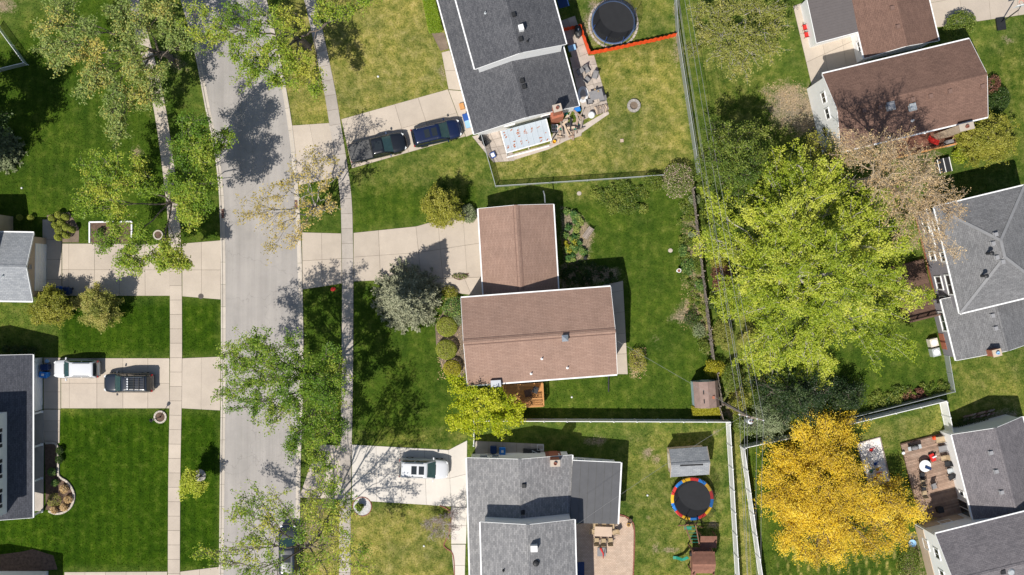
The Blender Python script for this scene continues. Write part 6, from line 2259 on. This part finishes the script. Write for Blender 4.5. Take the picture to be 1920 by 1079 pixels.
gP = 'dining chairs on the tan patio'
table('tan topped dining table on the large tan patio', 1131, 997, -2, 1.7, .95, 'paver')
for x, y, rz, w in ((1116, 987, 0, 'upper left'), (1132, 986, 0, 'upper middle'), (1147, 987, 0, 'upper right'), (1112, 997, 80, 'left end'), (1153, 998, -75, 'right end'), (1118, 1014, 180, 'lower left'), (1131, 1015, 180, 'lower middle'), (1144, 1014, 182, 'lower right')):
    chair('tan cushioned dining chair at the %s of the patio table' % w, x, y, rz, 'tan_fabric', group=gP)
um = thing('patio_umbrella', P(1128, 1035), 'closed red patio umbrella lying on a grey cushion', 'umbrella')
MB().tube([P(1126, 1028, .5), P(1131, 1038, .45), P(1131, 1048, .4)], .12, .03).build('canopy', 'red', um)
MB().tube([P(1131, 1048, .4), P(1136, 1020, .8)], .025).build('pole', 'dark_metal', um)
tb = table('small square grey side table on the large tan patio', 1128, 1035, 0, .85, .85, 'grey_fabric', h=.38)
pl = thing('plant_pot', P(1178, 983), 'yellow flower pot at the rounded patio corner', 'pot')
MB().lathe([(.13, .04), (.18, .34), (.16, .34), (.15, .28)], P(1178, 983), 12).build('pot', 'yellow', pl)
MB().lathe([(.14, .30), (.01, .31)], P(1178, 983), 12).build('soil', 'mulch', pl)
pl = thing('plant_pot', P(1181, 975), 'black flower pot at the rounded patio corner', 'pot')
MB().lathe([(.14, .04), (.22, .42), (.20, .42), (.18, .34)], P(1181, 975), 12).build('pot', 'black_plastic', pl)
MB().lathe([(.17, .36), (.01, .37)], P(1181, 975), 12).build('soil', 'mulch', pl)

ed = thing('patio_edging', P(1190, 1020), 'red brown brick edging along the tan patio', 'edging')
bm2 = unit_box('brick', 'brick_brown')
epts = [np.array((*P(x, y)[:2], .05)) for x, y in smooth_line([(1160, 965), (1174, 969), (1185, 978), (1189, 992), (1189, 1030), (1186, 1100)], 5)]
for a, b in zip(epts[:-1], epts[1:]):
    d = b - a
    piece('brick', bm2, (a + b) / 2, math.atan2(d[1], d[0]), ed, (np.linalg.norm(d) * .92, .12, .1))

gU = 'grey chairs on the narrow patio'
for x, y, rz, w in ((1086, 136, -60, 'nearest the orange fence'), (1100, 132, 30, 'facing the lawn at the top'), (1115, 143, -15, 'nearest the lawn'), (1101, 150, 140, 'turned to the wall'), (1106, 191, 100, 'left of the glass table'), (1128, 186, -80, 'right of the glass table')):
    chair('grey patio chair %s' % w, x, y, rz, 'grey_fabric', group=gU)
table('grey glass patio table with two pots', 1118, 178, 15, 1.3, .9, 'grey_fabric')
for i, (x, y) in enumerate(((1114, 172), (1120, 175))):
    o = MB().lathe([(.06, .76), (.10, .92), (.08, .92), (.07, .85)], P(x, y), 10).build('flower_pot', 'tan_fabric')
    tag(o, 'small tan pot on the glass table, %s one' % ('left', 'right')[i], 'pot', 'pots on the glass table')
hs = thing('garden_hose', P(1093, 178), 'white coiled hose against the patio wall', 'hose')
for i in range(5):
    pts = [(P(1093, 178)[0] + (.32 + .05 * i) * math.cos(t), P(1093, 178)[1] + (.55 + .06 * i) * math.sin(t), .06 + .02 * i) for t in np.linspace(0, 6.28, 22)]
    MB().tube(pts, .03, n=5).build('coil', 'white_plastic', hs)
tk = MB().lathe([(.30, .04), (.34, .2), (.34, .55), (.22, .72), (.05, .76)], P(1109, 216, .3) * (1, 1, 0), 16).build('water_tank', 'white_plastic')
tag(tk, 'white rounded tank at the lower end of the narrow patio', 'tank')
for i, (x, y, s, m_, w) in enumerate(((1082, 207, .55, 'blue_bright', 'bright blue tarp bundle by the brick chimney'), (1072, 92, .7, 'blue_pale', 'pale blue cooler in the shade by the wall'), (1041, 227, .65, 'galvanised', 'grey plastic tub beside the brick chimney'), (1053, 213, .5, 'tan_fabric', 'tan box beside the brick chimney'))):
    b = P(x, y)
    t = thing('storage_tub', b, w, 'tub')
    MB().box((b[0], b[1], .25), (s, s * .7, .42), R(15)).build('body', m_, t)
    MB().box((b[0], b[1], .48), (s * 1.06, s * .76, .05), R(15)).build('lid', m_, t)
cr = thing('milk_crate', P(1040, 242), 'white open crate on the paving', 'crate')
mb = MB()
b = P(1040, 242)
for i in range(4):
    mb.box((b[0] - .28 + i * .187, b[1], .25), (.04, .7, .4), 0)
for i in range(3):
    mb.box((b[0], b[1] - .33 + i * .33, .25), (.6, .04, .39), 0)
mb.build('grid', 'white_plastic', cr)
bk = MB().lathe([(.14, .03), (.18, .36), (.16, .36), (.13, .1)], P(1039, 267), 12).build('bucket', 'yellow')
tag(bk, 'yellow bucket at the corner of the rusty awning', 'bucket')
rj = random.Random(4)
WP = 'timber offcuts in the junk pile'
wpile = thing('timber_pile', P(1070, 235), 'messy pile of timber offcuts and boards behind the dark roofed house', 'pile')
for i in range(46):
    x, y = rj.uniform(1046, 1090), rj.uniform(212, 262)
    if (x - 1046) + (y - 212) * .8 > 66:
        continue
    b = P(x, y); L_ = rj.uniform(.4, 1.6); a_ = rj.uniform(0, 3.1)
    zz_ = rj.uniform(.08, .5)
    MB().beam(b + (-L_ / 2 * math.cos(a_), -L_ / 2 * math.sin(a_), zz_), b + (L_ / 2 * math.cos(a_), L_ / 2 * math.sin(a_), zz_ + rj.uniform(-.05, .2)), rj.uniform(.06, .22), .05).build('plank', rj.choice(['wood_weathered', 'wood_deck', 'wood_pole', 'concrete_old', 'dark_metal', 'tan_wall', 'green_plastic' if i % 9 == 0 else 'wood_weathered']), wpile)
wlog = thing('log_stack', P(1128, 206), 'stack of split firewood at the patio end', 'firewood')
for i in range(30):
    u_, v_ = i % 10, i // 10
    b = P(1116 + u_ * 2.4, 213 - u_ * .6 - v_ * 4)
    a_ = R(100 + rj.uniform(-15, 15))
    MB().tube([b + (-.2 * math.cos(a_), -.2 * math.sin(a_), .12 + .1 * rj.random()), b + (.2 * math.cos(a_), .2 * math.sin(a_), .14 + .1 * rj.random())], rj.uniform(.05, .08), n=6).build('log', rj.choice(['wood_pole', 'tan_wall', 'wood_weathered']), wlog)
gr_ = thing('barbecue_grill', P(1082, 65), 'black barbecue under a grey cover by the orange fence', 'barbecue')
b = P(1083, 63)
MB().lathe([(.36, .04), (.40, .75), (.36, 1.0), (.2, 1.12)], b, 8, sx=.9, sy=1.6, rz=R(12)).build('cover', 'dark_metal', gr_)
MB().box((b[0], b[1] + .1, 1.13), (.10, .18, .03)).build('handle', 'white_plastic', gr_)

fp = thing('fire_pit', P(1188, 199), 'round stone fire pit on the upper lawn', 'fire pit')
b = P(1188, 199)
for ri, (rad_, nn_) in enumerate(((.55, 12),)):
    for i in range(nn_):
        a = 2 * math.pi * i / nn_
        vs = []
        da = math.pi / nn_ * .93
        MB().prism([(b[0] + r_ * math.cos(a + s_ * da), b[1] + r_ * math.sin(a + s_ * da)) for r_, s_ in ((.40, -1), (.66, -1), (.66, 1), (.40, 1))], 0, .26 + rj.uniform(-.01, .01)).build('stone', 'gravel', fp)
MB().lathe([(.40, .01), (.40, .06), (.01, .08)], b, 16).build('ash_bed', 'soil', fp)
o = MB().box(P(1166, 264, .06), (.32, .32, .10), R(5)).build('paving_block', 'paver')
tag(o, 'single square paving block lying on the upper lawn', 'block')

bn = thing('garden_bench', P(1101, 437), 'small weathered bench in the bed behind the garage', 'bench')
b = P(1101, 437)
rz = R(55)
u = np.array((math.cos(rz), math.sin(rz), 0)); n = np.array((-u[1], u[0], 0))
for i in range(4):
    c = b + n * (-.18 + i * .12) + (0, 0, .44)
    MB().beam(c - u * .62, c + u * .62, .10, .03).build('seat_slat', 'wood_weathered', bn)
for i in range(3):
    c = b + n * (-.27 - .03 * i) + (0, 0, .56 + i * .13)
    MB().beam(c - u * .62, c + u * .62, .03, .10).build('back_slat', 'wood_weathered', bn)
for s in (-.55, .55):
    for t in (-.2, .18):
        MB().beam(b + u * s + n * t, b + u * s + n * t + (0, 0, .43), .06, .06).build('leg', 'wood_weathered', bn)
bb = thing('birdbath', P(1271, 508), 'round white birdbath at the lawn edge', 'birdbath')
b = P(1271, 508)
MB().lathe([(.16, 0), (.08, .1), (.07, .55), (.20, .68), (.21, .73), (.17, .73), (.12, .66), (.01, .65)], b, 18).build('basin', 'white_plastic', bb)
MB().lathe([(.155, .700), (.005, .7005)], b, 18).build('water', 'brick_brown', bb)
pp = thing('tub_pond', P(1308, 538), 'round tub pond beside the weathered fence', 'pond')
b = P(1308, 538)
MB().lathe([(.32, 0), (.34, .22), (.29, .22), (.28, .12)], b, 18).build('rim', 'wood_weathered', pp)
MB().lathe([(.285, .14), (.01, .141)], b, 18).build('water', 'iron', pp)
kt = MB().lathe([(.14, .02), (.20, .2), (.18, .42), (.06, .5)], P(1097, 484), 12).build('watering_can', 'black_plastic')
tag(kt, 'black round pot at the edge of the bed behind the garage', 'pot')
for i, (x, y, w) in enumerate(((1086, 363, 'left of the thicket'), (1257, 470, 'in the middle of the back lawn'))):
    o = MB().lathe([(.22, 0), (.20, .05), (.05, .06)], P(x, y), 9, sx=1.1).build('stepping_stone', 'flag')
    tag(o, 'single pale stone in the grass %s' % w, 'stone')
for i, (x, y, w) in enumerate(((709, 144, 'upper dry lawn'), (795, 1024, 'bottom dry lawn'), (1072, 745, 'strip behind the centre house'), (1214, 929, 'bottom back yard'), (41, 353, 'left lawn'))):
    o = MB().lathe([(.10, 0), (.10, .06), (.06, .12)], P(x, y), 10).build('drain_cap', 'white_plastic')
    tag(o, 'small white drain cap in the %s' % w, 'drain cap')
rb = thing('toy_flag', P(625, 543), 'small red object on the grass beside the centre driveway', 'toy')
b = P(625, 543)
MB().lathe([(.03, 0), (.22, .12), (.20, .22), (.04, .30)], b, 7, sx=1.2).build('body', 'red', rb)
MB().box(b + (.12, .08, .15), (.22, .14, .2), .5).build('flap', 'red', rb)

chair('dark chair on the small cedar deck', 1003, 731, -20, 'dark_metal', z=.8)
table('small dark table on the small cedar deck', 990, 736, 10, .7, .7, 'wood_brown', z=.8, h=.5)

# ------------------------------------------------------------------ lower right deck things
zD = .35
gD = 'chairs on the brown plank deck'
table('round white table on the brown plank deck', 1732, 873, 0, 1.15, 1.15, 'white_plastic', z=zD, round_=True)
o = MB().beam(P(1735, 876, 1.2), P(1746, 880, 1.15), .25, .05).build('folded_umbrella', 'blue_dark'); tag(o, 'dark blue folded cloth lying on the round white table', 'cloth')
for x, y, rz, m_, w in ((1726, 890, 170, 'dark_metal', 'black, below the round white table'), (1728, 902, 175, 'tan_fabric', 'tan, left centre of the deck'), (1729, 914, 10, 'dark_metal', 'black, near the shadow edge'), (1730, 924, 185, 'tan_fabric', 'tan, beside the yellow leaves'), (1748, 911, 20, 'grey_fabric', 'grey, alone in the middle of the deck'), (1766, 858, -75, 'tan_fabric', 'tan recliner, third along the wall'), (1773, 869, -80, 'dark_metal', 'black, fourth along the wall'), (1778, 882, -75, 'galvanised', 'silver, fifth along the wall'), (1780, 894, -60, 'dark_metal', 'dark, last along the wall')):
    chair('deck chair, %s' % w, x, y, rz, m_, group=gD, z=zD)
for x, y, rz, m_, w in ((1763, 823, -80, 'tan_fabric', 'tan lounger at the top of the deck'), (1768, 840, -78, 'grey_fabric', 'grey green lounger beside the wall')):
    chair('deck lounger, %s' % w, x, y, rz, m_, group=gD, z=zD, lounge=True, w=.62, name='lounger', cat='lounger', tilt=35)
gl = thing('barbecue_grill', P(1708, 836), 'dark barbecue at the upper left of the brown plank deck', 'barbecue')
b = P(1708, 837)
MB().box((b[0], b[1], .78), (.75, .45, .35), R(14)).build('body', 'dark_metal', gl)
MB().lathe([(.38, .95), (.34, 1.1), (.2, 1.2)], b, 8, sx=1.0, sy=.6, rz=R(14)).build('lid', 'grey_fabric', gl)
for s in (-1, 1):
    MB().box((b[0] + s * .52 * math.cos(R(14)), b[1] + s * .52 * math.sin(R(14)), .92), (.28, .4, .03), R(14)).build('shelf', 'galvanised', gl)
    for t in (-1, 1):
        MB().box((b[0] + s * .3, b[1] + t * .18, .48), (.05, .05, .3)).build('leg', 'dark_metal', gl)
tr = thing('ride_on_toy', P(1744, 855), 'red ride on toy next to the round white table', 'toy')
b = P(1743, 856)
MB().box((b[0], b[1], zD + .28), (.45, .75, .22), R(25)).build('body', 'red', tr)
MB().box((b[0] + .1, b[1] + .1, zD + .48), (.4, .12, .22), R(25)).build('handlebar', 'white_plastic', tr)
for sx_ in (-.26, .26):
    for sy_ in (-.28, .28):
        MB().tube([(b[0] + sx_ - .05, b[1] + sy_, zD + .13), (b[0] + sx_ + .05, b[1] + sy_, zD + .13)], .13, n=10).build('wheel', 'rubber', tr)
o = MB().lathe([(.05, zD), (.22, zD + .1), (.16, zD + .35), (.02, zD + .4)], P(1748, 820), 9).build('toy_ball', 'orange'); tag(o, 'orange red toy at the top edge of the deck', 'toy')
o = MB().lathe([(.10, zD), (.16, zD + .25), (.15, zD + .35), (.10, zD + .36)], P(1689, 848), 10).build('bucket', 'white_plastic'); tag(o, 'white bucket at the left edge of the deck', 'bucket')
o = MB().box(P(1762, 956, zD + .35), (.55, .5, .7), R(14)).build('storage_box', 'dark_metal'); tag(o, 'dark box in the shaded corner of the deck', 'box')
o = MB().lathe([(.30, .0), (.38, .25), (.34, .25), (.28, .1)], P(1709, 1018), 16).build('paddling_tub', 'blue_pale'); tag(o, 'pale blue round tub with brown water by the white wall', 'tub')
for i, (x, y, m_, w) in enumerate(((1632, 844, 'red', 'red toy at the top of the white sand box'), (1640, 870, 'blue', 'blue toy in the middle of the white sand box'), (1632, 884, 'green_plastic', 'green toy in the white sand box'), (1644, 880, 'yellow', 'yellow toy in the white sand box'), (1640, 897, 'red', 'red toy at the bottom of the white sand box'), (1646, 889, 'orange', 'orange toy in the white sand box'))):
    b = P(x, y)
    t = thing('sand_toy', b, w, 'toy', 'toys in the sand box')
    MB().lathe([(.10, .02), (.15, .2), (.13, .2), (.1, .08)], b, 8, sx=1.3).build('pail', m_, t)
    MB().beam(b + (.1, .1, .06), b + (.4, .22, .06), .07, .04).build('shovel', m_, t)
sf = thing('sandbox_frame', P(1638, 868), 'low timber frame round the white sand box', 'frame')
cc = [P(1606, 832, .06), P(1650, 820, .06), P(1670, 903, .06), P(1630, 914, .06)]
for i in range(4):
    MB().beam(cc[i], cc[(i + 1) % 4], .08, .12).build('timber', 'wood_weathered', sf)
wp = thing('log_stack', P(1845, 778), 'low pile of brown stones and logs above the plum roof', 'firewood')
for i in range(26):
    b = P(1808 + (i % 13) * 4.4, 787 - (i % 13) * 1.0 - (i // 13) * 6)
    MB().tube([b + (-.14, -.1, .12), b + (.14, .08, .14)], rj.uniform(.07, .11), n=6).build('log', rj.choice(['wood_deck', 'wood_weathered', 'wood_brown']), wp)
ac_l = ('upper', 'lower')
for i, (x, y) in enumerate(((1745, 642), (1749, 660))):
    b = P(x, y)
    t = thing('air_conditioner', b, '%s air conditioning unit beside the slate roofed house' % ac_l[i], 'air conditioner', 'pair of air conditioners')
    MB().box((b[0], b[1], .42), (.78, .78, .80), R(14)).build('case', 'galvanised' if i else 'cream_wall', t)
    MB().lathe([(.30, .83), (.30, .86), (.26, .86), (.26, .84)], b, 18).build('fan_ring', 'white_plastic', t)
    MB().lathe([(.26, .825), (.02, .832)], b, 14).build('fan', 'dark_metal', t)

# top right things
gR = 'red chairs on the upper right patio'
chair('red cushioned chair, upper of the two by the porch wall', 1510, 52, 100, 'red', group=gR)
chair('red cushioned chair, lower of the two by the porch wall', 1513, 66, 100, 'red', group=gR)
bh = thing('basketball_hoop', P(1875, 45), 'portable basketball hoop with black base beside the top right driveway', 'basketball hoop')
b = P(1875, 46)
MB().box((b[0], b[1], .14), (.85, 1.2, .24), R(8)).build('base', 'black_plastic', bh)
MB().tube([b + (0, .1, .2), b + (.25, .55, 3.0)], .06).build('pole', 'dark_metal', bh)
MB().box(b + (.45, .95, 3.1), (1.2, .06, .8), R(14)).build('backboard', 'white_plastic', bh)
MB().tube([b + (.55 + .23 * math.cos(t), 1.3 + .23 * math.sin(t), 2.95) for t in np.linspace(0, 6.28, 16)], .018).build('rim', 'orange', bh)
MB().tube([b + (.25, .55, 3.0), b + (.42, .92, 3.1)], .04).build('arm', 'dark_metal', bh)
mw = thing('lawn_chair', P(1745, 285), 'red lounge chair on the red brown deck', 'chair')
b = P(1745, 268)
MB().box((b[0], b[1], .85), (.9, .5, .06), R(-20)).build('seat', 'red', mw)
MB().beam((b[0] - .4, b[1] + .15, .88), (b[0] - .75, b[1] + .3, 1.35), .5, .05).build('backrest', 'red', mw)
for s in (-.35, .35):
    MB().box((b[0] + s, b[1], .66), (.05, .5, .35), R(-20)).build('leg', 'dark_metal', mw)
o = thing('planter_box', P(1774, 275), 'grey box at the end of the red brown deck', 'box')
b = P(1772, 272)
MB().box((b[0], b[1], .8), (.7, .6, .6), R(13)).build('body', 'grey_fabric', o)
MB().box((b[0], b[1], 1.12), (.76, .66, .05), R(13)).build('lid', 'grey_fabric', o)
bt = thing('cold_frame', P(1765, 310), 'white framed glass box beside the red brown deck', 'frame')
b = P(1765, 312)
MB().box((b[0], b[1], .35), (1.2, 1.4, .7), R(13)).build('box', 'dark_metal', bt)
for s in (-.58, 0, .58):
    MB().box((b[0] + s, b[1] + s * .23, .73), (.06, 1.4, .06), R(13)).build('bar', 'white_trim', bt)

# junk by the bottom house and small fittings
lm = thing('ladder', P(1005, 848), 'white ladder lying on dark junk behind the bottom house', 'ladder')
a0, a1 = P(996, 848, .5), P(1022, 860, .55)
sv = np.array((-(a1 - a0)[1], (a1 - a0)[0], 0)); sv /= np.linalg.norm(sv)
for s in (-.17, .17):
    MB().beam(a0 + sv * s, a1 + sv * s, .06, .05).build('side_rail', 'galvanised', lm)
for i in range(6):
    c = a0 + (a1 - a0) * (i + .5) / 6
    MB().beam(c - sv * .17, c + sv * .17, .04, .03).build('rung', 'galvanised', lm)
jk = MB().box(P(997, 848, .22), (1.7, .55, .35), R(-4)).box(P(1000, 846, .42), (1.2, .4, .15), R(6)).build('tarp_bundle', 'dark_metal')
tag(jk, 'dark tarp bundle beside the ladder behind the bottom house', 'tarp')
cg = thing('wire_cage', P(1013, 840), 'small white wire cage on the concrete strip', 'cage')
mb = MB()
b = P(1013, 838)
for sx_ in (-.3, .3):
    for sy_ in (-.25, .25):
        mb.beam(b + (sx_, sy_, .05), b + (sx_, sy_, .6), .03, .03)
for z in (.1, .6):
    for s in (-.25, .25):
        mb.beam(b + (-.3, s, z), b + (.3, s, z), .03, .03)
    for s in (-.3, .3):
        mb.beam(b + (s, -.25, z), b + (s, .25, z), .03, .03)
mb.build('frame', 'white_plastic', cg)
bl = thing('plastic_bin', P(92, 677), 'small white lidded tub at the corner of the left driveway', 'tub')
MB().lathe([(.15, .04), (.19, .4), (.20, .42)], P(92, 677), 12).build('body', 'white_plastic', bl)
MB().lathe([(.21, .42), (.19, .47), (.02, .48)], P(92, 677), 12).build('lid', 'blue_pale', bl)
tb_ = thing('covered_box', P(924, 291), 'blue and white tub at the corner of the paved patio', 'tub')
b = P(924, 292)
MB().box((b[0], b[1], .22), (.5, .55, .4), R(25)).build('body', 'blue', tb_)
MB().box((b[0], b[1], .44), (.34, .38, .04), R(25)).build('lid', 'white_plastic', tb_)
for i, (x, y, w) in enumerate(((906, 262, 'upper'), (912, 268, 'lower'))):
    chair('folded black garden chair by the fence gate, %s one' % w, x, y, 60 + 70 * i, 'dark_metal', group='black chairs by the gate')
o = MB().box(P(866, 200, .2), (.45, .6, .35), R(15)).build('wood_crate', 'wood_cedar'); tag(o, 'small orange wooden crate beside the blue bins', 'crate')

# edging of the porch bed, framed bed, gravel ring
ee = thing('bed_edging', P(120, 900), 'curved pale stone edging of the left porch bed', 'edging')
bm3 = unit_box('edging_stone', 'kerb')
for a, b in (lambda L_: list(zip(L_[:-1], L_[1:])))([np.array((*P(x, y)[:2], .09)) for x, y in smooth_line([(86, 831), (104, 831), (109, 842), (110, 870), (111, 893), (124, 901), (136, 916), (140, 932), (134, 950), (120, 961), (104, 963), (92, 958)], 6)]):
    d = b - a
    piece('edging_stone', bm3, (a + b) / 2, math.atan2(d[1], d[0]), ee, (np.linalg.norm(d) * .94, .20, .18))
ee = thing('bed_edging', P(205, 416), 'white timber frame round the left flower bed', 'edging')
cc = [P(168, 456, .07), P(168, 417, .07), P(247, 416, .07), P(247, 456, .07)]
for i in range(3):
    MB().beam(cc[i], cc[i + 1], .14, .14).build('timber', 'white_plastic', ee)
ee = thing('bed_edging', P(679, 950), 'dark ring of edging round the white gravel bed', 'edging')
b = P(679, 950)
for i in range(26):
    a = 2 * math.pi * i / 26
    piece('edging_stone', bm2, (b[0] + .93 * math.cos(a), b[1] + .93 * math.sin(a), .04), a + math.pi / 2, ee, (.21, .08, .09))
ee = thing('bed_edging', P(850, 1010), 'thin red brick edging along the bottom front path', 'edging')
for a, b in (lambda L_: list(zip(L_[:-1], L_[1:])))([np.array((*P(x, y)[:2], .05)) for x, y in smooth_line([(824, 948), (838, 954), (846, 966), (842, 1000), (832, 1024), (846, 1034), (851, 1050), (852, 1090)], 6)]):
    d = b - a
    piece('brick', bm2, (a + b) / 2, math.atan2(d[1], d[0]), ee, (np.linalg.norm(d) * .94, .10, .10))
tr_ = thing('stone_ring', P(297, 441), 'small ring of stones under the left street tree', 'edging')
b = P(297, 441)
for i in range(14):
    a = 2 * math.pi * i / 14
    piece('edging_stone', bm3, (b[0] + .42 * math.cos(a), b[1] + .42 * math.sin(a), .06), a + math.pi / 2, tr_, (.18, .13, .13))
MB().lathe([(.37, .0), (.37, .03), (.01, .04)], b, 14).build('mulch', 'mulch', tr_)

# ------------------------------------------------------------------ street fittings, pole and wires
lp = thing('lamp_post', P(301, 782), 'black garden lamp post in a round stone ring', 'lamp post')
b = P(301, 782)
MB().lathe([(.09, 0), (.05, .2), (.035, .3), (.035, 2.1)], b, 10).build('post', 'black_plastic', lp)
MB().lathe([(.06, 2.1), (.13, 2.2), (.16, 2.48), (.12, 2.5)], b, 6).build('lantern', 'lamp_glass', lp)
MB().lathe([(.19, 2.5), (.06, 2.62), (.02, 2.72)], b, 6).build('lamp_cap', 'black_plastic', lp)
for i in range(14):
    a = 2 * math.pi * i / 14
    piece('ring_stone', bm3, (b[0] + .55 * math.cos(a), b[1] + .55 * math.sin(a), .07), a + math.pi / 2, lp, (.235, .17, .15))
MB().lathe([(.48, 0), (.48, .05), (.01, .06)], b, 16).build('mulch', 'mulch', lp)
for i, (x, y, w) in enumerate(((416, 401, 'left'), (557, 384, 'right'))):
    b = P(x, y)
    t = thing('catch_basin', b, 'rusty iron catch basin grate in the %s gutter' % w, 'drain', 'catch basins')
    MB().box((b[0], b[1], .02), (.5, .9, .035)).build('frame', 'iron', t)
    for j in range(6):
        MB().box((b[0], b[1] - .36 + j * .145, .046), (.40, .06, .02)).build('bar', 'brick_brown', t)
mh = MB().lathe([(.27, .03), (.27, .055), (.22, .06), (.01, .06)], P(377, 556), 18).build('manhole_cover', 'iron')
tag(mh, 'round iron cover at the edge of the left driveway apron', 'manhole')

up_ = thing('utility_pole', P(1359, 757), 'wooden utility pole with transformer at the alley corner', 'utility pole')
b = P(1359, 757); zt = 10.6
MB().tube([b, b + (.05, .02, zt)], .17, .11, n=12).build('pole', 'wood_pole', up_)
ct = b + (.05, .02, zt - .45)
MB().beam(ct + (-1.15, .28, 0), ct + (1.15, -.28, 0), .10, .12).build('crossarm', 'wood_pole', up_)
for s in (-1.05, -.4, .5, 1.05):
    MB().lathe([(.03, .05), (.07, .12), (.05, .22), (.06, .28), (.02, .3)], ct + (s, -s * .244, 0), 8).build('insulator', 'white_plastic', up_)
MB().lathe([(.26, -.5), (.28, -.4), (.28, .4), (.24, .5), (.05, .56)], b + (.15, -.42, zt - 1.4), 14).build('transformer', 'galvanised', up_)
MB().lathe([(.05, .55), (.07, .7), (.03, .78)], b + (.05, -.42, zt - 1.4), 8).build('bushing', 'brick_brown', up_)
MB().lathe([(.05, .55), (.07, .7), (.03, .78)], b + (.27, -.42, zt - 1.4), 8).build('bushing', 'brick_brown', up_)


def wire(label, pts, sag=.25, r=.013):
    out = []
    for i in range(len(pts) - 1):
        a, c = pts[i], pts[i + 1]
        for k_ in range(14):
            t = k_ / 14
            out.append(a * (1 - t) + c * t - np.array((0, 0, sag * 4 * t * (1 - t))))
    out.append(pts[-1])
    o = MB().tube(out, r, n=5).build('overhead_wire', 'wire')
    tag(o, label, 'wire', 'overhead wires')


topw = [ct + (s, -s * .244, .30) for s in (-1.05, -.4, .5, 1.05)]
north = [P(1258, -60, 10.2), P(1264, -60, 10.2), P(1274, -60, 10.2), P(1282, -60, 10.2)]
for i, (x, w) in enumerate(((1402, 'leftmost'), (1408, 'second'), (1416, 'third'), (1424, 'rightmost'))):
    wire('overhead wire along the alley, %s of the four' % w, [north[i], topw[i], P(x + 4, 1150, 10.0)], .5)
wire('thick telephone cable hung below the overhead wires', [P(1262, -60, 7.6), b + (.1, .1, 7.6), P(1405, 1150, 7.4)], .45, .020)
wire('service wire from the pole to the centre house', [b + (0, 0, 8.2), P(1158, 640, 5.9)], .6, .010)
wire('service wire from the pole to the bottom house', [b + (0, 0, 8.2), P(1080, 985, 6.9)], .6, .010)

# fallen leaf litter and small stones where the photograph shows bare ground
rng = np.random.default_rng(77)
pos = []
for (x0, y0, x1, y1, n_) in ((1435, 150, 1560, 255, 350), (1275, 400, 1330, 620, 400), (560, 960, 640, 1079, 500), (820, 560, 872, 712, 500), (1180, 650, 1212, 710, 200), (950, 285, 1140, 300, 0)):
    a = np.stack([rng.uniform(x0, x1, n_), rng.uniform(y0, y1, n_)], 1)
    pos += [P(x, y) + (0, 0, .03) for x, y in a]
V, Fc, T = leaf_quads(np.array(pos), .10, rng, 3.0, .7)
ll = bulk_mesh('leaf_litter', V, Fc, 'leaf_tan', None, {'tint': T})
tag(ll, 'dead leaves scattered over the bare ground', 'leaf litter', kind='stuff')
